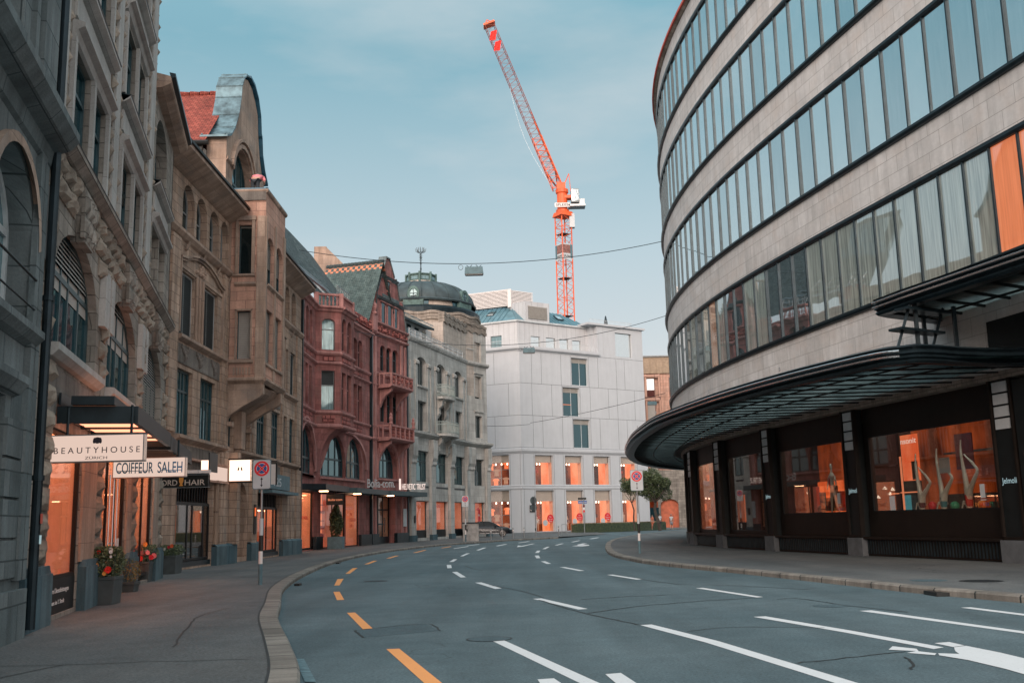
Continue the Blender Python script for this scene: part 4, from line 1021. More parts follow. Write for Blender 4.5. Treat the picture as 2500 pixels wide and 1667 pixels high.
mb = MB(); mb.fbox(OL, 0, 1.75, .0, .05, 16.97, 17.05); mb.fbox(OF, 44.95, 49., .0, .06, 16.97, 17.05)
mb.fbox(OL, -.0, 1.6, -.3, 0, 16.97, 17.04); mb.fbox(OF, 45., 48.95, -.3, 0, 16.97, 17.042)
link('parapet_coping', mb, 'blue_edge', oo)
mb = MB(); mb.fbox(OL, 0, 1.66, .061, .075, 16.45, 16.96); link('dark_band', mb, 'stone_grey_panel', oo)
window(OL, oo, .42, 1.06, 9.08, 11.28, 0, .22, 0, 'white_frame', 'win_dark', (), (), .04, .98, 'blind_light') if False else None
def oriwin(fr, a, b, c, d, rise, bl, bmat): return window(fr, rc, a, b, c, d, rise, .24, 0, 'teal_frame', 'win_dark', (), (), .04, bl, bmat)
oriwin(OL, .42, 1.06, 9.08, 11.28, 0, .98, 'blind_light'); oriwin(OL, .42, 1.04, 13.0, 15.3, 0, .05, 'blind_light')
for a, b in ((45.25, 46.65), (47.0, 48.4)): oriwin(OF, a, b, 8.95, 11.45, 0, .95, 'blind_light')
for a, b in ((45.3, 46.7), (47.05, 48.45)): oriwin(OF, a, b, 12.6, 14.9, .55, .6, 'blind_light')
# gable
GP = [(44.15, 15.9), (51.1, 15.9), (51.1, 19.3), (50.6, 19.7), (50.1, 20.4), (49.75, 21.4), (49.55, 22.5), (49.0, 23.0), (48.3, 23.4), (47.5, 23.5), (46.75, 23.25), (46.3, 22.7), (46.1, 21.9), (45.7, 20.9), (45.2, 20.1), (44.6, 19.5), (44.15, 19.3)]
mb = MB(); hole = (45.2, 48.8, 16.9, 19.55, 1.9, .4)
top = GP[2:]
# front: split into columns between the outline and the opening
def zt(s):
    P = sorted(top); 
    for (a, za), (b, zb) in zip(P[:-1], P[1:]):
        if a <= s <= b and b > a: return za+(zb-za)*(s-a)/(b-a)
    return 19.3
xs = sorted({44.15, 51.1}|{p[0] for p in top}|{45.2+3.6*i/16 for i in range(17)})
ap = lambda s: 17.65+1.9*math.sqrt(max(0, 1-((s-47)/1.8)**2)) if 45.2 < s < 48.8 else 15.9
for a, b in zip(xs[:-1], xs[1:]):
    inside = 45.2 <= (a+b)/2 <= 48.8
    za, zb = (ap(a) if inside and 45.2 < a < 48.8 else (17.65 if inside else 15.9)), (ap(b) if inside and 45.2 < b < 48.8 else (17.65 if inside else 15.9))
    q = [(a, za), (b, zb), (b, zt(b)), (a, zt(a))]; mb.face([C.P(s, 0, z) for s, z in q], q)
    q = [(a, 15.9), (b, 15.9), (b, zt(b)), (a, zt(a))]; mb.face([C.P(s, -.9, z) for s, z in q][::-1], q[::-1])
    if inside:
        q = [(a, 15.9), (b, 15.9), (b, 16.9), (a, 16.9)]; mb.face([C.P(s, 0, z) for s, z in q], q)
for s in (44.15, 51.1): mb.face([C.P(s, 0, 15.9), C.P(s, -.9, 15.9), C.P(s, -.9, 19.3), C.P(s, 0, 19.3)], [(0, 15.9), (.9, 15.9), (.9, 19.3), (0, 19.3)])
P2_ = [(45.2, 16.9), (48.8, 16.9), (48.8, 17.65)]+[(47+1.8*math.cos(math.pi*i/16), 17.65+1.9*math.sin(math.pi*i/16)) for i in range(1, 16)]+[(45.2, 17.65)]
for i in range(len(P2_)):
    p, q = P2_[i], P2_[(i+1) % len(P2_)]; mb.face([C.P(p[0], 0, p[1]), C.P(q[0], 0, q[1]), C.P(q[0], -.4, q[1]), C.P(p[0], -.4, p[1])], [p, q, (q[0]+.4, q[1]), (p[0]+.4, p[1])])
gb = link('gable', mb, 'stone_tan_plain', rc)
window(C, rc, 45.2, 48.8, 16.9, 19.55, 1.9, .4, 0, 'teal_frame', 'win_teal', (.2, .5, .8), (.35,), .1)
mb = MB()
for i in range(3, len(P2_)-2):
    a, b = P2_[i], P2_[i+1]
    for e0, e1, n1 in ((1.04, 1.14, .12), (1.2, 1.27, .18)):
        f = lambda p, e: (47+(p[0]-47)*e, 17.65+(p[1]-17.65)*e)
        q = [f(a, e0), f(b, e0), f(b, e1), f(a, e1)]
        mb.hexa([C.P(s, 0, z) for s, z in q]+[C.P(s, n1, z) for s, z in q], [(s, z) for s, z in q]*2)
mb.fprof(C, [(0, 18.1), (.1, 18.2), (.1, 18.35)], 44.1, 44.9)
link('arch_moulding', mb, 'stone_tan_plain', gb)
mb = MB(); E_ = [(43.95, 19.25)]+sorted([p for p in top if p[0] < 47.6])[0:]+[]; E_ = [(43.85, 19.15), (44.5, 19.42), (45.1, 20.0), (45.65, 20.85), (46.05, 21.9), (46.12, 22.5), (46.5, 23.1), (46.95, 23.45), (47.5, 23.62)]
L = 0
for (a, za), (b, zb) in zip(E_[:-1], E_[1:]):
    d = math.hypot(b-a, zb-za)
    mb.hexa([C.P(a, -1.15, za), C.P(a, .12, za), C.P(b, .12, zb), C.P(b, -1.15, zb), C.P(a, -1.15, za+.09), C.P(a, .12, za+.09), C.P(b, .12, zb+.09), C.P(b, -1.15, zb+.09)], [(0, L), (1.2, L), (1.2, L+d), (0, L+d)]*2)
    if L > .6: mb.tube(C.P(a, -1.15, za+.1), C.P(a, .12, za+.1), .035, 6)
    for n in (-1.05, 0.0): mb.ball(C.P(a, n, za+.12), .045, None, None, 6, 4)
    L += d
link('copper_coping', mb, 'copper', gb)
mb = MB(); E2 = [(47.5, 23.62), (48.35, 23.55), (49.1, 23.15), (49.65, 22.4), (49.85, 21.5), (50.0, 21.4), (50.2, 20.5), (50.7, 19.8), (51.35, 19.3)]
for (a, za), (b, zb) in zip(E2[:-1], E2[1:]): mb.hexa([C.P(a, -1.1, za), C.P(a, .16, za), C.P(b, .16, zb), C.P(b, -1.1, zb), C.P(a, -1.1, za+.12), C.P(a, .16, za+.12), C.P(b, .16, zb+.12), C.P(b, -1.1, zb+.12)])
link('blue_coping', mb, 'blue_edge', gb)
# red tiled roof behind the gable
mb = MB(); L = math.hypot(4.2, 4.1)
for (y0, z0), (y1, z1) in (((43.4, 18.7), (47.6, 22.85)), ((51.8, 18.7), (47.6, 22.85))):
    mb.face([(-13.6, y0, z0), (-34, y0, z0), (-34, y1, z1), (-13.6, y1, z1)], [(0, 0), (20.4, 0), (20.4, L), (0, L)])
link('tiled_roof', mb, 'tile_red', rc)
mb = MB()
for k in range(40): x = -13.7-.5*k; mb.tube((x, 47.6, 22.86), (x-.46, 47.6, 22.9), .13, 8)
link('ridge_tiles', mb, 'tile_red', rc)
mb = MB(); mb.tube((-13.4, 43.35, 18.68), (-34, 43.35, 18.68), .12, 8); mb.box(-34, -13.7, 43.45, 43.6, 18.2, 18.6); link('roof_gutter', mb, 'black_metal', rc)
mb = MB(); mb.box(-34, -13.72, 43.9, 51.5, 14.9, 18.6); link('side_wall', mb, 'stone_smooth', rc)
mb = MB(); mb.fbox(C, 60.76, 60.9, .0, .16, .12, 15.3); link('downpipe', mb, 'dark_metal', rc)

# ================================================================== D: red sandstone building
rd = root('red_building', (-12, 72, .15), 'red sandstone building with a canted bay, carved gable and stone balconies', 'building')
DL = Fr(-13.2, 0, 0); D1 = Fr(-13.2, 67.4, 64.6); D2 = Fr(-11.62, 68.15, 7.5); DW = Fr(-11.95, 72.3, 9.0); GB = Fr(-10.95, 78.2, 17)
mb = MB()
ww = [(61.75, 62.65), (62.95, 63.85), (64.15, 65.05), (65.35, 66.25)]
hl = []
for a, b in ww: hl += [(a, b, 13.45, 15.75, .35, .22), (a, b, 9.4, 12.0, 0, .22)]
hl += [(62.3, 67.0, 4.95, 8.0, 2.2, .3), (61.9, 67.2, .2, 3.85, 0, .2)]
facade(mb, DL, 60.9, 67.45, .12, 16.2, hl)
facade(mb, D1, 0, 1.75, 8.2, 16.2, [(.42, 1.33, 13.35, 15.5, .3, .22), (.42, 1.33, 9.3, 11.95, 0, .22)])
facade(mb, D2, 0, 3.05, 8.2, 16.2, [(.25, 1.2, 13.4, 15.65, .4, .25), (1.5, 2.45, 13.4, 15.65, .4, .25), (.25, 1.2, 9.35, 11.9, 0, .25), (1.5, 2.45, 9.35, 11.9, 0, .25)])
D3 = Fr(*[D2.P(3.05, 0, 0)[i] for i in (0, 1)], -50, 1)
mb.face([D2.P(3.05, 0, 8.2), DW.P(0, 0, 8.2), DW.P(0, 0, 16.2), D2.P(3.05, 0, 16.2)], [(0, 8.2), (1, 8.2), (1, 16.2), (0, 16.2)])
mb.face([DL.P(67.45, 0, 8.2), D1.P(1.75, 0, 8.2), D2.P(3.05, 0, 8.2), DW.P(0, 0, 8.2)])
hw = [(1.5, 2.6, 13.25, 15.35, .35, .3), (2.8, 3.85, 13.25, 15.35, .35, .3), (1.3, 2.55, 9.25, 11.9, 0, .3), (2.75, 3.8, 9.25, 11.9, 0, .3)]
facade(mb, DW, -.0, 5.95, 8.2, 16.6, hw)
# ground and first floor run straight behind the bay
D0 = Fr(-13.2, 67.45, 14.5)
facade(mb, D0, 0, 5.0, .12, 8.2, [(.9, 4.99, 4.95, 8.0, 2.2, .3), (1.0, 4.99, .2, 3.85, 0, .2)])
facade(mb, DW, 0, 5.95, .12, 8.2, [(.0, 3.9, 4.95, 7.9, 2.4, .3), (0, 3.1, .2, 3.85, 0, .2)])
hg = [(1.6, 2.65, 13.7, 15.75, .4, .3), (2.8, 3.85, 13.7, 15.75, .4, .3), (4.0, 5.2, 13.7, 15.75, .4, .3), (1.6, 2.75, 9.65, 12.0, .4, .35), (2.9, 3.9, 9.65, 12.0, .4, .35), (4.05, 5.15, 9.65, 12.0, .4, .35),
      (1.15, 4.75, 5.25, 7.85, 2.0, .4), (1.0, 4.45, .2, 3.95, 0, .7)]
facade(mb, GB, -.25, 6.85, .12, 17.2, hg)
body(mb, DL, 60.9, 72, 16.2, 15, 0, 0, (60.9,)); body(mb, DW, 0, 5.95, 16.4, 14, 0, 0, ()); body(mb, GB, -.25, 6.85, 17.2, 14, 0, 0, (6.85,))
link('wall', mb, 'stone_red', rd)
for a, b in ww: window(DL, rd, a, b, 13.45, 15.75, .35, .22, 0, 'stone_red_smooth', 'win_dark', (), (.6,), .07); window(DL, rd, a, b, 9.4, 12., 0, .22, 0, 'stone_red_smooth', 'win_dark', (), (.6,), .07)
window(D1, rd, .42, 1.33, 13.35, 15.5, .3, .22, 0, 'grey_frame', 'win_curtain', (), (.66,), .05, label='wide bay window with pale curtains'); window(D1, rd, .42, 1.33, 9.3, 11.95, 0, .22, 0, 'grey_frame', 'win_curtain', (), (.62,), .05, .36, 'blind_grey')
for z0, z1, rs in ((13.4, 15.65, .4), (9.35, 11.9, 0)):
    for a, b in ((.25, 1.2), (1.5, 2.45)): window(D2, rd, a, b, z0, z1, rs, .25, 0, 'stone_red_smooth', 'win_dark', (), (.6,), .06)
for h in hw: window(DW, rd, *h[:5], .3, 0, 'stone_red_smooth', 'win_dark', (.5,), (.6,), .06)
for h in hg[:6]: window(GB, rd, *h[:5], .3, 0, 'teal_frame', 'win_dark', (.5,), (.6,), .06)
window(DL, rd, 62.3, 67.0, 4.95, 8.0, 2.2, .3, 0, 'teal_frame', 'win_teal', (.3, .5, .7), (.35,), .12)
window(D0, rd, .9, 4.99, 4.95, 8.0, 2.2, .3, 0, 'teal_frame', 'win_teal', (.2, .45, .7), (.4,), .12); window(DW, rd, 0, 3.9, 4.95, 7.9, 2.4, .3, 0, 'teal_frame', 'win_teal', (.25, .5, .75), (.4,), .12)
window(GB, rd, 1.15, 4.75, 5.25, 7.85, 2.0, .4, 0, 'teal_frame', 'win_teal', (.3, .5, .7), (.55,), .1)
# mouldings
mb = MB()
runs = ((DL, 60.9, 67.5), (D1, -.02, 1.78), (D2, -.02, 3.08), (DW, -.02, 5.95), (GB, -.25, 6.9))
for fr, a, b in runs:
    if fr is not GB: mb.fprof(fr, [(0, 15.95), (.1, 16.0), (.18, 16.15), (.32, 16.22), (.32, 16.34), (0, 16.42)], a, b)
    mb.fprof(fr, [(0, 12.96), (.08, 13.0), (.15, 13.1), (.15, 13.2), (0, 13.26)], a, b) if fr is not GB else mb.fprof(fr, [(0, 13.2), (.08, 13.26), (.15, 13.4), (0, 13.5)], a, b)
    mb.fprof(fr, [(0, 12.3), (.08, 12.34), (.16, 12.42), (.16, 12.5), (0, 12.56)], a, b)
    mb.fprof(fr, [(0, 8.98), (.08, 9.02), (.14, 9.1), (.14, 9.18), (0, 9.24)], a, b)
    mb.fprof(fr, [(0, 8.02), (.1, 8.06), (.2, 8.16), (.2, 8.28), (0, 8.36)], a, b)
mb.fprof(GB, [(0, 16.35), (.1, 16.4), (.25, 16.5), (.25, 16.62), (0, 16.7)], -.25, 6.9); mb.fprof(GB, [(0, 17.2), (.1, 17.25), (.28, 17.38), (.28, 17.5), (0, 17.56)], -.1, 6.9)
for fr, a, b in ((DL, 61.5, 66.5), (DL, 62.2, 67.1), (D0, .8, 5.), (DW, 0, 4.2)): mb.fprof(fr, [(0, 4.72), (.15, 4.78), (.15, 4.9), (-.3, 4.95)], a, b)
mb.fprof(GB, [(0, 5.02), (.15, 5.08), (.15, 5.2), (-.3, 5.24)], 1., 5.)
for fr, c0, w, zb, r in ((DL, 64.65, 2.5, 5.8, 2.35), (GB, 2.95, 1.95, 5.85, 2.15)):
    for i in range(16):
        t0, t1 = math.pi*i/16, math.pi*(i+1)/16
        for e0, e1, n1 in ((1.0, 1.08, .16), (1.12, 1.18, .1)):
            q = [(c0+w*e*math.cos(t), zb+r*e*math.sin(t)) for e, t in ((e0, t0), (e0, t1), (e1, t1), (e1, t0))]
            mb.hexa([fr.P(s, 0, z) for s, z in q]+[fr.P(s, n1, z) for s, z in q], [(s, z) for s, z in q]*2)
    for x in (c0-w*1.08, c0+w*1.0): mb.fbox(fr, x, x+.18, 0, .16, zb-.6, zb)
# big arch over the shop under the bay: spans D0 and DW
for i in range(16):
    t0, t1 = math.pi*i/16, math.pi*(i+1)/16
    def PQ(e, t):
        s = .2+5.*0+4.4*e*math.cos(t)*-1; return s, 5.75+2.35*e*math.sin(t)
    for e0, e1, n1 in ((1.0, 1.07, .14),):
        q = [PQ(e, t) for e, t in ((e0, t0), (e0, t1), (e1, t1), (e1, t0))]
        W_ = lambda s, n, z: (DW.P(s, n, z) if s >= 0 else D0.P(5.0+s, n, z))
        mb.hexa([W_(s, 0, z) for s, z in q]+[W_(s, n1, z) for s, z in q], [(s, z) for s, z in q]*2)
# piers of the gable part
for s in (-.25, .35): mb.fbox(GB, s, s+.35, 0, .14, .9, 16.3)
for s in (5.55, 6.4): mb.fbox(GB, s, s+.35, 0, .10, .9, 16.3)
mb.fbox(GB, -.3, .5, 0, .3, 16.6, 17.9); mb.lathe(GB.P(.1, .1, 17.9), [(.3, 0), (.34, .12), (.2, .25), (.3, .5), (.32, .75), (.14, 1.0), (.16, 1.1), (0, 1.2)], 10)
link('moulding', mb, 'stone_red_smooth', rd)
mb = MB()
for a in (61.9, 63.1, 64.3, 65.5): mb.fbox(DL, a, a+.8, 0, .06, 12.6, 12.9); mb.fbox(DL, a, a+.8, 0, .06, 8.42, 8.9)
for a in (.3, 1.3): mb.fbox(D2, a, a+.85, 0, .06, 12.6, 12.92); mb.fbox(D2, a, a+.85, 0, .06, 8.45, 8.9)
mb.fbox(D1, .5, 1.35, 0, .06, 12.6, 12.94); mb.fbox(D1, .5, 1.35, 0, .06, 8.5, 8.9)
for a in (1.4, 2.7): mb.fbox(DW, a, a+1., 0, .05, 12.6, 12.92); mb.fbox(DW, a, a+1., 0, .05, 8.45, 8.92)
link('relief_panel', mb, 'stone_red_carved', rd)
mb = MB(); mb.fbox(DW, 1., 5.8, 0, .1, 16.65, 17.3); mb.fbox(GB, .6, 6.8, 0, .1, 16.7, 17.2); mb.fbox(DL, 60.95, 64.5, 0, .06, 16.5, 17.4)
for k in range(60): mb.ball(GB.P(rnd.uniform(.7, 6.7), .12, rnd.uniform(16.78, 17.14)), .16, .08, .12, 6, 4)
for k in range(40): mb.ball(DW.P(rnd.uniform(1.1, 5.7), .12, rnd.uniform(16.75, 17.2)), .15, .08, .12, 6, 4)
link('carved_frieze', mb, 'stone_red_carved', rd)
# bay corbel (the concave underside)
mb = MB(); lo_ = [DL.P(66.75, .05, 6.0), DL.P(67.1, .1, 5.3), D0.P(.2, .14, 5.2), D0.P(.8, .1, 5.4), D0.P(2.8, .06, 7.9)]; up_ = [DL.P(66.6, .02, 8.1), D1.P(.1, .05, 8.1), D1.P(1.75, .05, 8.1), D2.P(.6, .03, 8.1), D2.P(3.05, .03, 8.1)]
K = 5
rows = []
for t in range(K+1):
    f = t/K; g = 1-math.cos(f*math.pi/2)
    rows.append([Vector((a.x+(b.x-a.x)*g, a.y+(b.y-a.y)*g, a.z+(b.z-a.z)*math.sin(f*math.pi/2))) for a, b in zip(lo_, up_)])
for i in range(K):
    for j in range(4): mb.face([rows[i][j], rows[i][j+1], rows[i+1][j+1], rows[i+1][j]], [(j, i*.5), (j+1, i*.5), (j+1, i*.5+.5), (j, i*.5+.5)])
link('bay_corbel', mb, 'stone_red', rd, True)
# balustrade on the bay and dormer sheets behind
mb = MB()
baluster_row(mb, D1, .15, 1.75, -.1, 16.42, 17.25, .24, .06, .14); baluster_row(mb, D2, .1, 3.0, -.1, 16.42, 17.25, .24, .06, .14)
for fr, s in ((D1, 1.75), (D1, .05), (D2, 3.0)): mb.fbox(fr, s-.14, s+.14, -.24, .04, 16.4, 17.3)
link('balustrade', mb, 'stone_red_smooth', rd)
# gable wall
gp = [(.55, 17.5), (6.75, 17.5), (6.1, 20.0), (5.4, 20.05), (4.75, 21.7), (4.35, 21.8), (3.45, 23.1), (2.75, 23.1), (2.05, 21.6), (1.8, 21.4), (1.1, 20.0), (.95, 19.9)]
mb = MB(); mb.fpoly(GB, gp, -.5, .0); go = link('gable', mb, 'stone_red', rd)
for a, b, z0, z1 in ((1.7, 2.5, 17.6, 19.25), (2.95, 3.8, 17.6, 19.25), (4.3, 5.0, 17.6, 19.25), (3.0, 3.45, 20.3, 21.2)):
    mb = MB(); mb.fpoly(GB, arch(a, b, z0, z1, .35), .01, .025); link('niche', mb, 'win_dark', go)
    mb = MB()
    mb.fbox(GB, a-.1, a, 0, .1, z0, z1-.2); mb.fbox(GB, b, b+.1, 0, .1, z0, z1-.2); mb.fbox(GB, a-.1, b+.1, 0, .12, z1, z1+.1); link('niche_frame', mb, 'stone_red_smooth', go)
mb = MB(); mb.fprof(GB, [(0, 19.4), (.12, 19.45), (.25, 19.6), (0, 19.7)], .9, 6.2); mb.fprof(GB, [(0, 21.3), (.1, 21.4), (.22, 21.55), (0, 21.6)], 1.8, 5.0); mb.fbox(GB, 2.0, 5.3, 0, .06, 19.65, 20.0)
for a, b in (((.55, 17.5), (1.0, 19.9)), ((1.1, 20.05), (1.9, 21.6)), ((2.05, 21.7), (2.75, 23.15)), ((2.7, 23.15), (3.5, 23.15)), ((3.4, 23.15), (4.4, 21.8)), ((4.8, 21.7), (5.45, 20.05)), ((6.1, 20.), (6.8, 17.5))):
    mb.hexa([GB.P(a[0], -.62, a[1]-.02), GB.P(a[0], .08, a[1]-.02), GB.P(b[0], .08, b[1]-.02), GB.P(b[0], -.62, b[1]-.02), GB.P(a[0], -.62, a[1]+.1), GB.P(a[0], .08, a[1]+.1), GB.P(b[0], .08, b[1]+.1), GB.P(b[0], -.62, b[1]+.1)])
link('gable_coping', mb, 'stone_old', go)
# balconies
for (s0, s1, zf, zt_, nm) in ((1.1, 5.4, 12.45, 13.4, 1), (.9, 5.6, 8.3, 9.3, 2)):
    mb = MB(); n1 = 1.25
    mb.fprof(GB, [(0, zf-.25), (n1-.25, zf-.22), (n1, zf-.08), (n1, zf+.05), (0, zf+.05)], s0, s1)
    mb.fbox(GB, s0, s1, n1-.16, n1-.0, zt_-.12, zt_); mb.fbox(GB, s0, s0+.14, 0, n1-.16, zt_-.12, zt_); mb.fbox(GB, s1-.14, s1, 0, n1-.16, zt_-.12, zt_)
    k = 5
    for i in range(k+1): x = s0+(s1-s0-.14)*i/k; mb.fbox(GB, x, x+.14, n1-.16, n1-.02, zf+.05, zt_-.12)
    for n in (0.1, .5): mb.fbox(GB, s0, s0+.12, n, n+.1, zf+.05, zt_-.12)
    for s in (s0+.4, s1-.7):
        pr = [(0, zf-.25), (n1-.2, zf-.25), (n1-.3, zf-.5), (.5, zf-.8), (.2, zf-1.2), (0, zf-1.7)]
        for i in range(len(pr)-1): mb.face([GB.P(s, *pr[i]), GB.P(s+.3, *pr[i]), GB.P(s+.3, *pr[i+1]), GB.P(s, *pr[i+1])])
        for y in (s, s+.3): mb.face([GB.P(y, n, z) for n, z in pr])
    bo = link('balcony', mb, 'stone_red_smooth', rd)
    mb = MB()
    for i in range(k):
        x = s0+(s1-s0-.14)*(i+.5)/k+.07
        if nm == 1:
            for q in range(6): mb.ball(GB.P(x+rnd.uniform(-.28, .28), n1-.09, zf+.45+rnd.uniform(-.28, .28)), .13, .05, .12, 6, 4)
        else:
            for q in range(3): mb.lathe(GB.P(x-.22+.22*q, n1-.09, zf+.05), [(.04, 0), (.07, .25), (.035, .5), (.06, .82)], 6)
    link('tracery', mb, 'stone_red_carved', bo)
    if nm == 2:
        mb = MB()
        for s in (s0+.1, s1-.1): mb.lathe(GB.P(s, n1-.08, zt_), [(.14, 0), (.17, .1), (.1, .2), (.16, .45), (.1, .6), (.12, .75), (0, .95)], 8)
        link('finial', mb, 'stone_red_smooth', bo)
# roofs
mb = MB(); Lr = 8.4
a, b = GB.P(3.1, -.5, 21.6), GB.P(.6, -.5, 17.5)
r0_, r1_ = Vector((-10.15, 79.3, 22.45)), Vector((-15.2, 82.0, 22.75))
e0_, e1_ = Vector((-11.0, 77.0, 17.1)), Vector((-16.4, 79.2, 17.1))
mb.face([e0_, e1_, r1_, r0_], [(0, 0), (6.8, 0), (6.8, 6.4), (0, 6.4)]); mb.face([r0_, r1_, Vector((-15., 87, 17)), Vector((-9.4, 83.5, 17))], [(0, 6.4), (7, 6.4), (7, 0), (0, 0)])
link('patterned_roof', mb, 'tile_pattern', rd)
mb = MB()
for k in range(16): t = k/16; c = r0_.lerp(r1_, t); d = r0_.lerp(r1_, t+.055); mb.tube(c, d, .14, 6, 0, .17)
link('ridge_tiles', mb, 'tile_grey', rd)
mb = MB()
q = [(-13.6, 60.9, 17.2), (-13.4, 67.2, 17.2), (-12.2, 72.2, 17.3), (-11.6, 76.9, 17.0)]; t = [(-16.9, 61.0, 23.3), (-16.8, 68, 23.4), (-16.5, 74.3, 23.5), (-16.3, 81.2, 23.6)]
for i in range(3): mb.face([q[i], q[i+1], t[i+1], t[i]], [(i*5.5, 0), (i*5.5+5.5, 0), (i*5.5+5.5, 8.5), (i*5.5, 8.5)])
link('slate_roof', mb, 'tile_grey', rd)
mb = MB() # roof rails, glazing bars and gutters of the attic terrace
for k in range(4):
    z = 17.6+.42*k; mb.tube((-13.5-.42*k, 61.5, z+.1), (-12.4-.4*k, 72., z), .05, 5)
for k in range(7): y = 61.8+1.5*k; mb.tube((-13.2+.1*k, y, 17.3), (-14.9+.1*k, y, 19.2), .04, 5)
mb.tube((-13.3, 61, 17.5), (-12.6, 67.5, 17.45), .09, 6)
for k in range(8): mb.tube(D2.P(.4*k, -.3, 17.3), D2.P(.4*k, -.3, 17.9), .025, 5)
mb.tube(D2.P(0, -.3, 17.9), D2.P(3, -.3, 17.9), .03, 5)
link('roof_rail', mb, 'steel', rd)
mb = MB(); mb.hexa([(-16.2, 61.4, 20.5), (-14.7, 61.4, 18.6), (-14.7, 64., 18.6), (-16.2, 64., 20.5), (-17.1, 61.4, 22.9), (-15.8, 61.4, 22.6), (-15.9, 64., 22.6), (-17.1, 64., 22.9)]); link('dormer', mb, 'copper', rd)
mb = MB(); mb.box(-16.3, -15.3, 82.2, 83.2, 20.5, 24.6); mb.hexa([(-15.3, 82.2, 20.5), (-13.6, 82.2, 20.5), (-13.6, 83.2, 20.5), (-15.3, 83.2, 20.5), (-15.3, 82.2, 24.55), (-13.7, 82.2, 22.9), (-13.7, 83.2, 22.9), (-15.3, 83.2, 24.55)])
link('chimney_stack', mb, 'stone_tan_plain', rd)
mb = MB(); mb.fbox(DW, 5.7, 5.95, .0, .2, .2, 17.); mb.fbox(GB, 6.7, 6.9, .02, .18, .2, 16.5); link('downpipe', mb, 'dark_metal', rd)
# shops of D
mb = MB()
for fr, a, b in ((DL, 60.95, 61.9), (DL, 67.2, 67.44), (D0, 0, 1.0), (DW, 3.1, 5.9), (GB, -.2, 1.0), (GB, 4.45, 6.8)): mb.fbox(fr, a, b, -.1, .2, .12, 1.0)
link('plinth', mb, 'dark_metal', rd)
fo, ro = shopwin(DL, rd, 61.9, 67.2, .25, 3.85, .15, 1.6, 0, 'black_metal', 'glow_peach', 'warm_white', (.12, .95), (), .08, up=.4)
mb = MB(); mb.fbox(DL, 62.2, 66.9, -.6, -.4, 4.1, 4.14); link('glow_strip', mb, 'hidden_warm_fill', ro)  # unseen strip added over the header to warm goods and pavement
text('lettering', 'THE NEW NORDIC', DL, 63.2, 2.1, .22, -.06, 'goods_red', fo, 2.6); text('lettering', 'Bolia-com', DL, 62.6, 3.2, .22, -.06, 'letter_orange', fo, 2.2)
mb = MB(); mb.lathe(DL.P(64.6, -1.4, .3), [(.0, 0), (.35, .05), (.05, .15), (.05, .4), (.3, .5), (.35, .95), (.28, .97), (.2, .55)], 12); link('armchair', mb, 'warm_white', ro)
mb = MB(); mb.lathe(DL.P(62.6, -1.2, .7), [(0, 0), (.6, .02), (.6, .07), (0, .09)], 16); mb.tube(DL.P(62.6, -1.2, .3), DL.P(62.6, -1.2, .7), .04, 6); link('table', mb, 'goods_dark', ro)
for q, (s, z) in enumerate(((63.2, 3.2), (64.2, 3.3), (63.7, 2.9), (64.9, 2.7), (66.0, 3.4))):
    mb = MB(); mb.lathe(DL.P(s, -1.1, z), [(.03, .2), (.16, 0), (.12, -.02)], 10); link('pendant_lamp', mb, 'lamp_spot', ro)
fo, ro = shopwin(D0, rd, 1.0, 4.98, .2, 3.85, .15, 1.6, 0, 'black_metal', 'glow_peach', 'warm_white', (.0, .5,), (), .08)
mb = MB()
for k in range(5): mb.fbox(D0, 2.2, 4.8, -1.9, -1.5, .9+.55*k, .96+.55*k)
for k in range(14): x, z = rnd.uniform(2.3, 4.6), .96+.55*rnd.randint(0, 4); mb.fbox(D0, x, x+.22, -1.75, -1.45, z, z+rnd.uniform(.1, .3))
link('shelving', mb, 'goods_red', ro)
fo, ro = shopwin(DW, rd, .02, 3.1, .2, 3.85, .15, 1.6, 0, 'black_metal', 'glow_peach', 'warm_white', (.08,), (), .08)
text('lettering', 'THE', DW, 1.2, 2.35, .2, -.06, 'goods_red', fo, .5); text('lettering', 'DESIGN', DW, 1.2, 1.95, .24, -.06, 'goods_red', fo, 1.3); text('lettering', 'LIFE', DW, 1.2, 1.55, .2, -.06, 'goods_red', fo, .6)
mb = MB(); 
for s, n, z in ((.9, -1.2, .75), (.9, -1.2, 1.05), (1.4, -.9, .35)): mb.lathe(DW.P(s, n, z), [(0, 0), (.45, .02), (.5, .12), (.1, .2), (0, .2)], 14)
link('side_table', mb, 'stone_grey', ro)
for s, z in ((.5, 3.3), (.6, 2.95), (1.4, 3.3)):
    mb = MB(); mb.ball(DW.P(s, -1.0, z), .13); link('pendant_lamp', mb, 'lamp_spot', ro)
fo, ro = shopwin(GB, rd, 1.0, 4.45, .2, 3.95, .6, 1.5, 0, 'black_metal', 'glow_mid', 'warm_white', (.36, .40, .64), (.70,), .1, label='office entrance with black framed door')
mb = MB(); mb.tube(GB.P(3.4, -.45, 1.1), GB.P(3.4, -.45, 2.2), .03, 6); link('door_handle', mb, 'chrome', fo)
mb = MB(); mb.fbox(GB, 2.3, 4.4, -.62, -.5, .2, .75); mb.fbox(GB, 2.3, 3.3, -.6, -.5, 1.65, 1.78); link('kick_plate', mb, 'dark_metal', fo)
mb = MB(); mb.fbox(GB, 5.75, 6.4, .14, .17, 1.5, 2.9); link('notice_board', mb, 'sign_dull', rd)
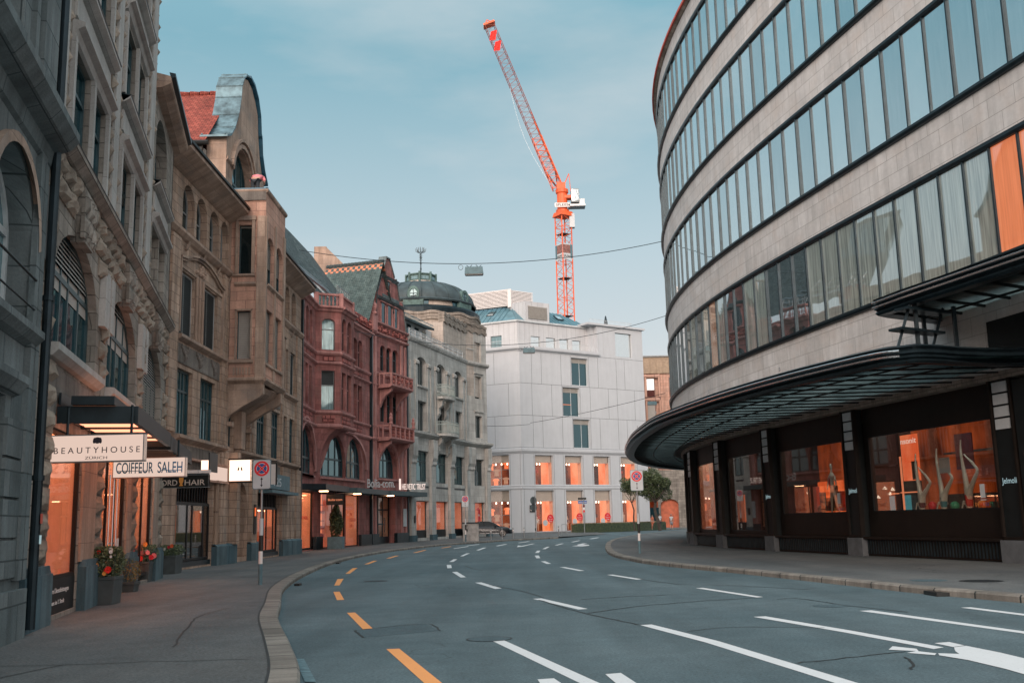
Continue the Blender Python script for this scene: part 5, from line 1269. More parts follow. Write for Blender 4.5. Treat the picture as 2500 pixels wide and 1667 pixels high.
# canopies of D with their lettering
cd = root('shop_canopy', DL.P(64, 0, 3.9), 'black flat canopy over the furniture shop at the foot of the red building', 'canopy')
def cpoly(parent, name, pts, z0, z1, m='dark_metal'):
    mb = MB(); n = len(pts)
    for i in range(n):
        a, b = pts[i], pts[(i+1) % n]; mb.face([(a[0], a[1], z0), (b[0], b[1], z0), (b[0], b[1], z1), (a[0], a[1], z1)])
    mb.face([(p[0], p[1], z1) for p in pts]); mb.face([(p[0], p[1], z0+.12) for p in pts])
    return link(name, mb, m, parent)
cpoly(cd, 'canopy', [(-13.2, 62.9), (-11.85, 64.3), (-11.3, 70.0), (-12.3, 70.8), (-13.1, 67.4)], 3.88, 4.26)
ce = root('shop_canopy', DW.P(2, 0, 3.9), 'dark teal canopy carrying the white furniture shop name', 'canopy')
cpoly(ce, 'canopy', [(-11.95, 70.6), (-10.9, 71.0), (-9.65, 78.2), (-10.9, 78.3), (-11.9, 72.3)], 3.86, 4.22, 'teal_frame')
CT = Fr(-10.9, 71.0, 9.85)
text('lettering', 'Bolia-com.', Fr(-10.5, 73.0, 55), 0, 4.3, .62, .0, 'sign_dull', ce, 2.2, .06)
cf = root('shop_canopy', GB.P(5, 0, 3.9), 'dark canopy carrying lit white office lettering beside the red gable', 'canopy')
cpoly(cf, 'canopy', [(-10.6, 78.3), (-9.5, 78.5), (-7.3, 85.2), (-8.6, 85.4)], 3.86, 4.22, 'teal_frame')
text('lettering', 'HELVETIC TRUST', Fr(-9.0, 79.6, 55), .25, 4.32, .46, 0, 'letter_lit', cf, 2.1, .02)
mb = MB(); FH = Fr(-9.0, 79.6, 55); mb.fbox(FH, 0, .16, -.02, .0, 4.3, 5.15); link('logo', mb, 'letter_lit', cf)
mb = MB()
for p in ((-12.6, 66.), (-11.6, 73.5), (-10.0, 80.)): mb.box(p[0], p[0]+.5, p[1], p[1]+.5, 3.84, 3.9)
link('downlight', mb, 'lamp_warm', cd)
# ================================================================== E: beige building with dome
E = Fr(-8.8, 85, 16.5); E2 = Fr(*[E.P(15, 0, 0)[i] for i in (0, 1)], 32)
re_ = root('domed_building', E.P(8, 0, .25), 'pale grey stone corner building with a dark ribbed dome and green lantern', 'building')
cols = [(1.95, 4.1), (6.7, 8.9), (11.45, 13.5)]
holes = []
for i, (a, b) in enumerate(cols):
    holes += [(a, b, 13.5, 16.0, .55, .4), (a, b, 9.55 if i != 1 else 9.5, 12.15, 0, .4), (a-.75, b+.45, 5.2, 7.85, 0, .4), (a-.85, b+.35, .5, 3.6, 0, .4)]
mb = MB(); facade(mb, E, 0, 15, .12, 17.35, holes)
h2_ = [(1.35, 2.6, 17.45, 19.5, 0, .4), (1.4, 2.6, 13.8, 16.05, 0, .4), (1.4, 2.6, 9.9, 12.1, 0, .4), (.9, 2.8, 5.2, 7.8, 0, .4), (.8, 2.8, 1.15, 3.6, 0, .4)]
facade(mb, E2, 0, 3.5, .12, 20.6, h2_)
body(mb, E, 0, 15, 17.35, 16)
mb.face([E2.P(3.5, 0, .12), E2.P(3.5, -14, .12), E2.P(3.5, -14, 20.6), E2.P(3.5, 0, 20.6)])
link('wall', mb, 'stone_beige', re_)
for h in holes:
    if h[2] > 8: window(E, re_, *h[:5], .4, 0, 'grey_frame', 'win_dark', (.35, .65), (), .08)
    elif h[2] > 5: window(E, re_, *h[:5], .35, 0, 'teal_frame', 'win_teal', (.33, .66), (.66,), .1)
for h in h2_[:4]: window(E2, re_, *h[:5], .35, 0, 'grey_frame', 'win_dark', (.5,), (), .07)
# drum, attic and dome
DC = (-9.3, 103.)
mb = MB(); n = 28
def ringpt(r, t, z): return Vector((DC[0]+r*math.cos(t), DC[1]+r*math.sin(t), z))
for i in range(n):
    t0, t1 = 6.28318*i/n, 6.28318*(i+1)/n
    mb.face([ringpt(6.0, t0, 14), ringpt(6.0, t1, 14), ringpt(6.0, t1, 21.3), ringpt(6.0, t0, 21.3)], [(i*1.35, 14), (i*1.35+1.35, 14), (i*1.35+1.35, 21.3), (i*1.35, 21.3)])
mb.hexa([E.P(8.6, -.02, 17.3), E.P(15, -.02, 17.3), E.P(19, -7, 17.3), E.P(9.5, -7, 17.3), E.P(8.6, -.02, 20.2), E.P(15, -.02, 20.6), E.P(19, -7, 20.6), E.P(9.5, -7, 20.2)], [(0, 17.3), (6.4, 17.3), (12, 17.3), (18, 17.3), (0, 20.2), (6.4, 20.6), (12, 20.6), (18, 20.2)])
link('drum', mb, 'stone_beige_warm', re_)
mb = MB() # wavy parapet
for fr, a, b, z in ((E, 8.6, 15, 20.35), (E2, 0, 3.55, 20.6)):
    k = int((b-a)/.16)
    for r in range(3):
        for i in range(k):
            x0, x1 = a+(b-a)*i/k, a+(b-a)*(i+1)/k; w0, w1 = .08*math.sin(x0*5.2), .08*math.sin(x1*5.2); zz = z+.32*r
            mb.hexa([fr.P(x0, -.5, zz+w0-.2), fr.P(x1, -.5, zz+w1-.2), fr.P(x1, .12-.05*(r % 2), zz+w1-.2), fr.P(x0, .12-.05*(r % 2), zz+w0-.2), fr.P(x0, -.5, zz+w0+.1), fr.P(x1, -.5, zz+w1+.1), fr.P(x1, .12-.05*(r % 2), zz+w1+.1), fr.P(x0, .12-.05*(r % 2), zz+w0+.1)])
for i in range(90):
    t0, t1 = 6.28318*i/90, 6.28318*(i+1)/90
    for r in range(3):
        w0, w1 = .1*math.sin(i*.9), .1*math.sin((i+1)*.9); zz = 21.2+.3*r; rr = 6.15-.08*(r % 2)
        mb.hexa([ringpt(5.6, t0, zz+w0), ringpt(5.6, t1, zz+w1), ringpt(rr, t1, zz+w1), ringpt(rr, t0, zz+w0), ringpt(5.6, t0, zz+w0+.26), ringpt(5.6, t1, zz+w1+.26), ringpt(rr, t1, zz+w1+.26), ringpt(rr, t0, zz+w0+.26)])
link('wavy_parapet', mb, 'lintel_stone', re_)
mb = MB(); mb.lathe((DC[0], DC[1], 0), [(6.0, 22.0), (6.05, 22.5), (5.75, 22.75), (5.6, 22.8)], 48); link('dome_ledge', mb, 'dark_metal', re_)
mb = MB(); mb.lathe((DC[0], DC[1], 0), [(5.25, 22.7), (5.25, 23.5)], 40); link('window_band', mb, 'stone_beige_warm', re_)
mb = MB()
for i in range(20):
    t = 6.28318*(i+.5)/20
    if i % 2: 
        q = [ringpt(5.3, t-.07, 22.9), ringpt(5.3, t+.07, 22.9), ringpt(5.3, t+.07, 23.35), ringpt(5.3, t-.07, 23.35)]; mb.face(q)
link('band_window', mb, 'win_teal', re_)
prof = [(5.5*math.cos(a), 23.4+2.75*math.sin(a)**.9) for a in [math.pi/2*i/12 for i in range(11)]]
mb = MB(); mb.lathe((DC[0], DC[1], 0), prof+[(1.4, 26.15)], 48); dm = link('dome', mb, 'dome_lead', re_, True)
mb = MB()
for i in range(24):
    t = 6.28318*i/24+.1
    for (r0, z0), (r1, z1) in zip(prof[:-1], prof[1:]): mb.tube(ringpt(r0+.02, t, z0), ringpt(r1+.02, t, z1), .055, 5, caps=False)
link('dome_rib', mb, 'dome_lead', dm)
mb = MB(); mb.lathe((DC[0], DC[1], 0), [(5.62, 23.3), (5.7, 23.45), (5.5, 23.6)], 48); link('dome_rim', mb, 'dome_lead', dm)
for t in (-1.62, -.55, -2.7, .5):
    d = Vector((math.cos(t), math.sin(t), 0)); u = Vector((-d.y, d.x, 0)); c = Vector((DC[0], DC[1], 23.95))+d*5.35
    mb = MB()
    for i in range(14):
        a, b = 6.28318*i/14, 6.28318*(i+1)/14
        for r0, r1, n0, n1 in ((.36, .60, .0, .18),):
            Q = lambda r, an, n_: c+u*(r*math.cos(an))+Vector((0, 0, r*1.25*math.sin(an)))+d*n_
            mb.hexa([Q(r0, a, -1.2), Q(r0, b, -1.2), Q(r1, b, -1.2), Q(r1, a, -1.2), Q(r0, a, n1), Q(r0, b, n1), Q(r1, b, n1), Q(r1, a, n1)])
    mb.hexa([c+u*k_+Vector((0, 0, z_))+d*n_ for z_, n_s in ((-1.15, 0), (-.55, 0)) for k_, n_ in ((-1., -.8), (1., -.8), (1., .2), (-1., .2))])
    oc = link('oculus', mb, 'copper_green', dm)
    mb = MB(); mb.face([c+u*(.45*math.cos(6.28318*i/14))+Vector((0, 0, .56*math.sin(6.28318*i/14)))+d*.1 for i in range(14)]); link('oculus_pane', mb, 'win_curtain', oc)
    mb = MB(); mb.tube(c+d*.12-u*.42, c+d*.12+u*.42, .03, 5); mb.tube(c+d*.12-Vector((0, 0, .5)), c+d*.12+Vector((0, 0, .5)), .03, 5); link('glazing_bar', mb, 'dark_metal', oc)
mb = MB(); mb.lathe((DC[0], DC[1], 0), [(1.55, 25.95), (1.62, 26.2), (1.5, 26.25)], 8); link('lantern_base', mb, 'stone_beige_warm', dm)
mb = MB(); mb.lathe((DC[0], DC[1], 0), [(1.5, 26.2), (1.5, 26.85), (1.62, 26.9), (1.62, 27.0), (1.1, 27.05), (0, 27.1)], 8)
for i in range(8): t = 6.28318*i/8; mb.tube(ringpt(1.55, t, 26.1), ringpt(1.55, t, 27.15), .12, 6)
link('lantern', mb, 'copper_green', dm)
mb = MB()
for i in range(8):
    t = 6.28318*(i+.5)/8; c = ringpt(1.42, t, 26.55); d = Vector((math.cos(t), math.sin(t), 0)); u = Vector((-d.y, d.x, 0)); mb.face([c+u*-.38-Vector((0, 0, .16)), c+u*.38-Vector((0, 0, .16)), c+u*.38+Vector((0, 0, .16)), c+u*-.38+Vector((0, 0, .16))])
link('lantern_pane', mb, 'win_curtain', dm)
mb = MB()
for k in range(12): mb.tube((DC[0], DC[1], 27.05+k*.2), (DC[0], DC[1], 27.25+k*.2), .06 if k % 3 else .09, 6)
for k in range(4):
    z = 28.6+k*.25
    for s in (-1, 1): mb.tube((DC[0]+s*.05, DC[1], z), (DC[0]+s*.16, DC[1], z+.12), .02, 4); mb.tube((DC[0]+s*.16, DC[1], z+.12), (DC[0]+s*.05, DC[1], z+.25), .02, 4)
for i in range(8):
    t = 6.28318*i/8; a = ringpt(.12, t, 29.5); b = ringpt(.5, t, 29.6); c = ringpt(.55, t, 29.95); mb.tube(a, b, .03, 4); mb.tube(b, c, .03, 4); mb.tube(ringpt(.3, t, 29.55), ringpt(.28, t, 30.05), .02, 4)
link('mast', mb, 'dark_metal', dm)
# trims
mb = MB()
mb.fprof(E, [(0, 17.05), (.12, 17.12), (.2, 17.3), (.2, 17.42), (0, 17.48)], 0, 15.2); mb.fprof(E, [(0, 8.95), (.25, 9.1), (.45, 9.25), (.45, 9.42), (0, 9.52)], 0, 15.3); mb.fprof(E2, [(0, 8.95), (.25, 9.1), (.45, 9.25), (.45, 9.42), (0, 9.52)], -.1, 3.9)
mb.fprof(E2, [(0, 17.0), (.1, 17.05), (.25, 17.2), (.25, 17.4), (0, 17.5)], -.05, 3.7); mb.fprof(E2, [(0, 18.55), (.06, 18.6), (.06, 18.7), (0, 18.75)], 0, 1.2)
for a, b in cols:
    mb.fprof(E, [(0, 13.2), (.15, 13.3), (.15, 13.45), (0, 13.5)], a-.15, b+.15)
    for s in (-1, 1):
        c0 = a-.6 if s < 0 else b+.1
        mb.fprof(E, [(0, 15.2), (.2, 15.25), (.22, 15.45), (.1, 15.6), (0, 15.62)], c0, c0+.75)
        mb.fbox(E, c0+.05, c0+.55, 0, .08, 9.6, 15.2)
for a in (4.9, 9.9, 14.4, .2): mb.fbox(E, a, a+.3, 0, .12, 9.5, 15.4)
for a, b in ((0, 1.05), (4.65, 5.7), (9.4, 10.4), (14.1, 15.05)):
    mb.fbox(E, a, b, 0, .22, .75, 6.6); pr = [(.22, 6.6), (.34, 6.75), (.30, 7.0), (.42, 7.3), (.44, 8.2), (.4, 8.9)]; mb.fprof(E, [(0, 6.6)]+pr+[(0, 8.9)], a, b)
for a, b in ((.0, .75), (2.95, 3.6)): mb.fbox(E2, a, b, 0, .22, .75, 6.6); mb.fprof(E2, [(0, 6.6), (.22, 6.6), (.34, 6.75), (.30, 7.0), (.42, 7.3), (.44, 8.2), (.4, 8.9), (0, 8.9)], a, b)
for z in (16.2, 12.35): mb.fprof(E2, [(0, z), (.12, z+.1), (.12, z+.2), (0, z+.25)], 1.2, 2.8)
link('moulding', mb, 'stone_beige', re_)
mb = MB()
for a, b in ((-.03, 1.08), (4.62, 5.73), (9.37, 10.43), (14.07, 15.08)): mb.fbox(E, a, b, 0, .3, .12, .75)
for a, b in ((-.0, .8), (2.9, 3.65)): mb.fbox(E2, a, b, 0, .3, .12, .75)
link('plinth', mb, 'stone_blue', re_)
mb = MB() # roof terrace railing and upper storey behind it
k = 60
for i in range(k+1): x = .1+13.6*i/k; mb.tube(E.P(x, .05, 17.45), E.P(x, .05, 18.1), .022 if i % 6 else .05, 4)
for z in (17.55, 18.1, 17.85): mb.tube(E.P(0, .05, z), E.P(13.8, .05, z), .035, 5)
link('roof_railing', mb, 'white_frame', re_)
mb = MB(); mb.fbox(E, 0, 8.6, -2.2, -1.2, 17.35, 19.3); link('attic_wall', mb, 'sign_dull', re_)
mb = MB()
for a in (.8, 2.6, 4.4, 6.2): mb.fbox(E, a, a+.9, -1.2, -1.16, 17.6, 19.0)
link('attic_window', mb, 'win_dark', re_)
mb = MB(); mb.hexa([E.P(-.6, -.6, 19.05), E.P(7.0, -.3, 19.05), E.P(9., -7, 20.8), E.P(-.6, -7, 21.4), E.P(-.6, -.6, 19.25), E.P(7., -.3, 19.25), E.P(9., -7, 21.), E.P(-.6, -7, 21.6)]); link('roof', mb, 'dome_lead', re_)
mb = MB()
for i in range(26): x = -.4+.28*i; mb.tube(E.P(x, -.45, 19.2), E.P(x, -.45, 19.5), .02, 4)
mb.tube(E.P(-.5, -.45, 19.5), E.P(7., -.4, 19.5), .03, 4); link('snow_guard', mb, 'zinc', re_)
for zf, s0, s1, cr in ((9.55, 5.9, 9.9, 1.1), (12.9, 6.1, 9.5, .85)): # rounded balconies
    mb = MB(); n = 14; arc = [(s0+(s1-s0)*(.5-.5*math.cos(math.pi*i/n)), .25+cr*math.sin(math.pi*i/n)**.6) for i in range(n+1)]
    q = [E.P(s, n_, zf-.22) for s, n_ in arc]; q2 = [E.P(s, n_, zf) for s, n_ in arc]
    mb.face(q); mb.face(q2)
    for i in range(n): mb.face([q[i], q[i+1], q2[i+1], q2[i]])
    for s in (s0+.5, s1-1.0): mb.fprof(E, [(0, zf-1.9), (.25, zf-1.5), (.2, zf-1.1), (.5, zf-.8), (.55, zf-.4), (cr, zf-.22), (0, zf-.22)], s, s+.5)
    bo = link('balcony', mb, 'stone_beige', re_)
    mb = MB()
    for i in range(n):
        for z in (.15, .8, 1.05): mb.tube(E.P(*arc[i], zf+z), E.P(*arc[i+1], zf+z), .03, 5)
        for k in range(3): f = k/3; s, n_ = arc[i][0]+(arc[i+1][0]-arc[i][0])*f, arc[i][1]+(arc[i+1][1]-arc[i][1])*f; mb.tube(E.P(s, n_, zf), E.P(s, n_, zf+1.05), .02, 4)
    link('balcony_rail', mb, 'rail_pale', bo)
# shop fronts of E
mb = MB()
for i, (a, b) in enumerate(cols): mb.fbox(E, a-.85, b+.35, -.3, -.1, 4.85, 5.2); mb.fbox(E, a-.85, b+.35, -.3, .02, 4.72, 4.86); mb.fbox(E, a-.85, b+.35, -.35, -.15, 3.6, 4.72)
mb.fbox(E2, .8, 2.8, -.3, -.1, 3.6, 5.2); link('transom', mb, 'dark_metal', re_)
for i, (a, b) in enumerate(cols):
    mb = MB(); mb.fbox(E, a-.85, b+.35, -.4, -.25, .2, 1.1); link('base_panel', mb, 'black_metal', re_)
    fo, ro = shopwin(E, re_, a-.85, b+.35, 1.1, 3.6, .35, 1.2, 0, 'teal_frame', 'glow_peach', 'warm_white', (), (), .06, goods=None)
    if i == 0:
        mb = MB()
        for k in range(5): mb.fbox(E, a-.7, a-.2, -1.2, -.9, 1.3+.45*k, 1.55+.45*k)
        link('poster', mb, 'goods_dark', ro)
    if i == 1: text('lettering', 'BOGNER', E, a-.2, 3.85, .42, -.14, 'letter_green', re_, 2.2)
fo, ro = shopwin(E2, re_, .8, 2.8, 1.15, 3.6, .35, 1.2, 0, 'teal_frame', 'glow_peach', 'warm_white', (), (), .06)
mb = MB(); mb.fbox(E2, 2.0, 2.45, -.33, -.32, 1.3, 2.9); mb.fpoly(E2, [(1.7, 2.9), (2.5, 2.7), (2.1, 3.2)], -.33, -.32); link('red_poster', mb, 'sign_red', fo)
text('lettering', 'SALE', E2, 2.05, 2.3, .2, -.31, 'sign_white', fo, .35)
mb = MB(); mb.fbox(E, .5, .75, .23, .3, 1.75, 2.35); link('intercom', mb, 'sign_black', re_)

# ================================================================== F: white building
FA = (.81, 120.); FR = Fr(FA[0], FA[1], 55.25); FL = Fr(FA[0], FA[1], -66.25, -1)
rf = root('white_building', (FA[0], FA[1]+.3, .3), 'white panelled corner building with lit clothing shop windows on two floors', 'building')
uw = [(1.9, 4.58), (6.38, 9.05), (10.8, 13.4), (15.18, 17.75)]
hr = [(a, b, 5.9, 9.42, 0, .3) for a, b in uw]+[(a, b, .45, 5.28, 0, .35) for a, b in uw]
hr += [(7.83, 10.45, 18.06, 21.5, 0, .35), (6.35, 8.98, 14.2, 17.76, 0, .35), (7.82, 10.45, 10.36, 13.9, 0, .35)]
hlf = [(1.65, 4.95, 5.9, 9.5, 0, .3), (1.7, 5.0, .55, 5.35, 0, .35), (6.4, 9.2, 5.9, 9.5, 0, .3), (6.4, 9.2, .55, 5.35, 0, .35)]
mb = MB(); facade(mb, FR, 0, 19.7, .15, 22.1, hr); facade(mb, FL, 0, 13, .15, 22.1, hlf); 
p = [FR.P(0, -.3, 0), FR.P(19.7, -.3, 0), FR.P(19.7, -13, 0), FL.P(13, -13, 0), FL.P(13, -.3, 0)]
mb.face([Vector((q.x, q.y, 22.1)) for q in (FR.P(0, 0, 0), FR.P(19.7, 0, 0), FR.P(19.7, -14, 0), FL.P(13, -6, 0), FL.P(13, 0, 0))])
mb.face([FR.P(19.7, 0, .1), FR.P(19.7, -14, .1), FR.P(19.7, -14, 22.1), FR.P(19.7, 0, 22.1)]); mb.face([FL.P(13, 0, .1), FL.P(13, -6, .1), FL.P(13, -6, 22.1), FL.P(13, 0, 22.1)])
mb.face([FR.P(19.7, -14, .1), FL.P(13, -6, .1), FL.P(13, -6, 22.1), FR.P(19.7, -14, 22.1)])
for fr, L in ((FR, 19.7), (FL, 13.)):
    mb.fprof(fr, [(0, 9.55), (.03, 9.6), (.2, 9.85), (.2, 10.15), (0, 10.2)], -.1 if fr is FR else -.1, L)
    mb.fprof(fr, [(0, 21.75), (.1, 21.9), (.3, 22.0), (.35, 22.12), (.35, 22.38), (-.6, 22.4)], -.2, 12.2 if fr is FR else L)
    mb.fprof(fr, [(0, 5.42), (.08, 5.46), (.08, 5.62), (0, 5.66)], 0, L); mb.fprof(fr, [(0, 5.74), (.05, 5.78), (.05, 5.86), (0, 5.9)], 0, L)
link('wall', mb, 'panel_white', rf)
mb = MB() # joints between the panels: thin dark strips laid on the face
def seam(fr, s=None, z=None, a=0, b=0):
    if s is not None: mb.fbox(fr, s-.018, s+.018, .0, .004, a, b)
    else: mb.fbox(fr, a, b, .0, .004, z-.02, z+.02)
for z in (14.08, 17.92): seam(FR, z=z, a=0, b=19.7); seam(FL, z=z, a=0, b=13)
seam(FR, z=10.28, a=0, b=19.7); seam(FL, z=10.28, a=0, b=13); seam(FR, z=21.86, a=12.2, b=19.7)
for s in (1.77, 3.22, 6.2, 7.71, 10.56, 12.06, 15.06, 16.44): seam(FR, s=s, a=17.95, b=21.7)
for s in (1.73, 4.68, 6.27, 9.07, 10.65, 13.6, 15.05, 17.96): seam(FR, s=s, a=14.1, b=17.9)
for s in (1.79, 3.21, 6.18, 7.74, 10.57, 12.07, 15.04, 16.51): seam(FR, s=s, a=10.3, b=14.05)
for s in (3.35, 4.6, 8.): seam(FL, s=s, a=17.95, b=21.7)
for s in (1.49, 5.): seam(FL, s=s, a=14.1, b=17.9)
for s in (3.36, 6.5): seam(FL, s=s, a=10.3, b=14.05)
for s in (1.77, 4.73, 6.13, 9.18, 10.61, 13.47, 14.96, 17.9, .25): seam(FR, s=s, a=5.9, b=9.5); seam(FR, s=s, a=.3, b=5.4)
for s in (1.5, 5.1, .2): seam(FL, s=s, a=5.9, b=9.5); seam(FL, s=s, a=.3, b=5.4)
link('panel_joint', mb, 'dark_joint', rf)
for h in hr[8:]:
    fo = window(FR, rf, *h[:5], .35, 0, 'sign_dull', 'win_teal', (.55,), (), .07, .18, 'blind_light', label='dark office window')
    if h[2] == 14.2:
        mb = MB(); mb.fbox(FR, h[0]+.2, h[0]+1.5, -.32, -.3, 15.6, 15.68); link('strip_light', mb, 'letter_orange', fo)
def shopF(fr, a, b, z0, z1, zb, bright=True, kind=0):
    fo, ro = shopwin(fr, rf, a, b, z0, z1, .3, 1.6, 0, 'sign_dull', None, 'warm_white', (), (), .05)
    mb = MB(); mb.fbox(fr, a+.05, b-.05, -.42, -.38, zb, z1-.05); link('roller_blind', mb, 'blind_cream', fo)
    s = a+(b-a)*(.58 if kind != 2 else .0)
    mb = MB()
    mb.face([fr.P(a, -2.0, z0), fr.P(b, -2.0, z0), fr.P(b, -2.0, zb+.1), fr.P(a, -2.0, zb+.1)], [(a, z0), (b, z0), (b, zb), (a, zb)], 0)
    if kind != 2: mb.face([fr.P(s, -1.0, z0), fr.P(b, -1.0, z0), fr.P(b, -1.0, zb+.1), fr.P(s, -1.0, zb+.1)], [(s, z0), (b, z0), (b, zb), (s, zb)], 1)
    for x in (a, b): mb.face([fr.P(x, -2.0, z0), fr.P(x, -.35, z0), fr.P(x, -.35, zb+.1), fr.P(x, -2.0, zb+.1)], None, 2)
    mb.face([fr.P(a, -2, z0+.01), fr.P(b, -2, z0+.01), fr.P(b, -.35, z0+.01), fr.P(a, -.35, z0+.01)], None, 2); mb.face([fr.P(a, -2, zb+.1), fr.P(b, -2, zb+.1), fr.P(b, -.45, zb+.1), fr.P(a, -.45, zb+.1)], None, 2)
    ro = link('display_room', mb, ['glow_low' if kind != 3 else 'room_dark', 'glow_peach', 'warm_white'], fo)
    k = 3 if kind != 2 else 4
    lamps(fr, ro, a+.2, (s if kind != 2 else b)-.1, -.8, zb-.05, k, .07)
    if kind == 2:
        mb = MB()
        mb.fbox(fr, a+.02, a+.5, -1.9, -1.8, z0, zb)
        link('lit_panel', mb, 'glow_peach', ro)
        mb = MB(); mb.fbox(fr, a+1.6, a+1.68, -1.5, -1.4, z0, zb-.4); 
        for z in (z0+.9, z0+1.9): mb.fbox(fr, a+.6, b-.2, -1.6, -1.3, z, z+.05)
        link('rack', mb, 'steel', ro)
        for q, (x, z) in enumerate(((a+.9, z0+2.0), (a+2.2, z0+1.2), (a+2.3, z0+.1), (a+1.0, z0+.2), (a+2.9, z0+1.9))):
            mb = MB(); mb.fpoly(fr, [(x-.28, z), (x+.28, z), (x+.26, z+.55), (x+.42, z+.5), (x+.38, z+.72), (x+.12, z+.82), (x-.12, z+.82), (x-.38, z+.72), (x-.42, z+.5), (x-.26, z+.55)], -1.28, -1.22); link('shirt', mb, 'glow_peach' if q % 2 == 0 else 'warm_white', ro)
    else:
        mb = MB()
        for z in (z0+.15, z0+1.5, z0+2.1): mb.fbox(fr, a+.2, s-.1, -1.7, -1.4, z, z+.06)
        mb.fbox(fr, a+.9, a+.95, -1.5, -1.45, z0, zb-.2)
        for q in range(6): x = a+.3+q*.2; mb.fbox(fr, x, x+.15, -1.65, -1.4, z0+1.56, z0+1.56+rnd.uniform(.2, .4))
        link('shelving', mb, 'goods_red' if kind == 0 else 'shelf_dark', ro)
    return fo, ro
for i, (a, b) in enumerate(uw): shopF(FR, a, b, 5.9, 9.42, 8.55, kind=(0, 1, 3, 0)[i])
shopF(FL, 1.65, 4.95, 5.9, 9.5, 8.6, kind=2); shopF(FL, 6.4, 9.2, 5.9, 9.5, 8.6, kind=2)
frs = []
for i, (a, b) in enumerate(uw): frs.append(shopF(FR, a, b, .45, 5.28, 4.0, kind=(0, 1, 1, 1)[i]))
shopF(FL, 1.7, 5.0, .55, 5.35, 4.05, kind=2); shopF(FL, 6.4, 9.2, .55, 5.35, 4.05, kind=2)
for i, (c, z) in enumerate(((4.1, 1.97), (8.5, 2.06), (12.9, 2.04))):
    mb = MB(); mb.fpoly(FR, [(c+.47*math.cos(6.2832*k/24), z+.47*math.sin(6.2832*k/24)) for k in range(24)], -.24, -.215); st = link('round_sticker', mb, 'sign_red', frs[i][0])
    for q, (t, w) in enumerate((('Hot', .3), ('Summer', .68), ('Deals', .5))): text('lettering', t, FR, c, z+.14-.25*q, .15, -.21, 'sign_white', st, w, 0, 0, True)
    mb = MB(); mb.fpoly(FR, [(c-.75+.34*math.cos(6.2832*k/20), z-.5+.34*math.sin(6.2832*k/20)) for k in range(20)], -.24, -.22); link('round_sticker', mb, 'sign_dull', frs[i][0])
mb = MB(); mb.fbox(FR, .95, 1.75, .02, .1, 2.75, 3.55); sg = link('shop_sign', mb, 'sign_black', rf)
text('lettering', 'OAK', FR, 1.0, 2.9, .5, .11, 'letter_lit', sg, .72, .01, .01)
# attic, roofs, dormer, corner box
mb = MB(); AR = lambda s, n, z: FR.P(s, n, z)
FRa = Fr(*[(FR.P(0, -.9, 0)+(FL.P(0, -.9, 0)-FR.P(0, 0, 0)))[i] for i in (0, 1)], 55.25); FLa = Fr(FRa.o[0], FRa.o[1], -66.25, -1)
ha = [(2.0, 3.4, 22.4, 24.0, 0, .2), (4.3, 5.75, 22.4, 24.0, 0, .2), (6.4, 7.8, 22.4, 24., 0, .2), (8.4, 9.8, 22.4, 24., 0, .2)]
facade(mb, FRa, 0, 11.5, 22.2, 25.75, ha); facade(mb, FLa, 0, 12, 22.2, 25.75, [(2.1, 3.6, 22.5, 24.1, 0, .2)])
link('attic_wall', mb, 'panel_attic', rf)
for h in ha: window(FRa, rf, *h[:4], 0, .2, 0, 'grey_frame', 'win_sky', (), (), .05)
window(FLa, rf, 2.1, 3.6, 22.5, 24.1, 0, .2, 0, 'grey_frame', 'win_curtain', (), (), .05)
mb = MB()
for fr, L, a0 in ((FR, 11.6, 0), (FL, 9, 0)):
    for i in range(int(L/.17)): mb.tube(fr.P(a0+i*.17, .2, 22.35), fr.P(a0+i*.17, .2, 23.1), .012, 4)
    mb.tube(fr.P(a0, .2, 23.1), fr.P(L, .2, 23.1), .025, 4)
link('terrace_railing', mb, 'white_frame', rf)
mb = MB() # sloped zinc roof
r = lambda s, n, z, f=FRa: f.P(s, n, z)
q = [FRa.P(-.1, .1, 25.75), FRa.P(11.6, .1, 25.75), FRa.P(9.2, -3.4, 28.0), FRa.P(1.5, -3.4, 28.3)]; mb.face(q, [(0, 0), (11.6, 0), (9.2, 4), (1.5, 4)])
q = [FLa.P(-.1, .1, 25.75), FLa.P(12, .1, 25.75), FLa.P(12, -3.4, 28.3), FLa.P(1.8, -3.4, 28.3)]; mb.face(q, [(0, 0), (12, 0), (12, 4), (2, 4)])
mb.face([FRa.P(11.6, .1, 25.75), FRa.P(9.2, -3.4, 28.0), FRa.P(11, -7, 25.8)])
zr_ = link('zinc_roof', mb, 'zinc', rf)
mb = MB()
for i in range(19):
    s = .2+.6*i; t = min(1., 1.); 
    top_ = (max(s, 1.5) if s < 9.2 else 9.2, -3.4, 28.1)
    if s > 9.2: f = (11.6-s)/2.4; mb.tube(FRa.P(s, .1, 25.8), FRa.P(s-(s-9.2)*f*.0, .1-3.5*f, 25.8+2.25*f), .035, 4)
    elif s > 1.5: mb.tube(FRa.P(s, .1, 25.8), FRa.P(s, -3.4, 28.3-.3*(s-1.5)/7.7+.03), .035, 4)
for i in range(18):
    s = .2+.65*i
    if s > 1.8: mb.tube(FLa.P(s, .1, 25.8), FLa.P(s, -3.4, 28.33), .035, 4)
link('standing_seam', mb, 'zinc', zr_)
mb = MB()
mb.fbox(FRa, -.1, 11.6, .1, .2, 25.65, 25.85); mb.fbox(FLa, -.1, 12, .1, .2, 25.65, 25.85); link('roof_edge', mb, 'white_frame', rf)
mb = MB()
mb.hexa([FRa.P(1.3, .05, 25.9), FRa.P(4.9, .05, 25.9), FRa.P(4.9, -5, 25.9), FRa.P(1.3, -5, 25.9), FRa.P(1.3, .05, 28.3), FRa.P(4.9, .05, 28.3), FRa.P(4.9, -5, 28.7), FRa.P(1.3, -5, 28.7)])
link('dormer', mb, 'panel_attic', rf)
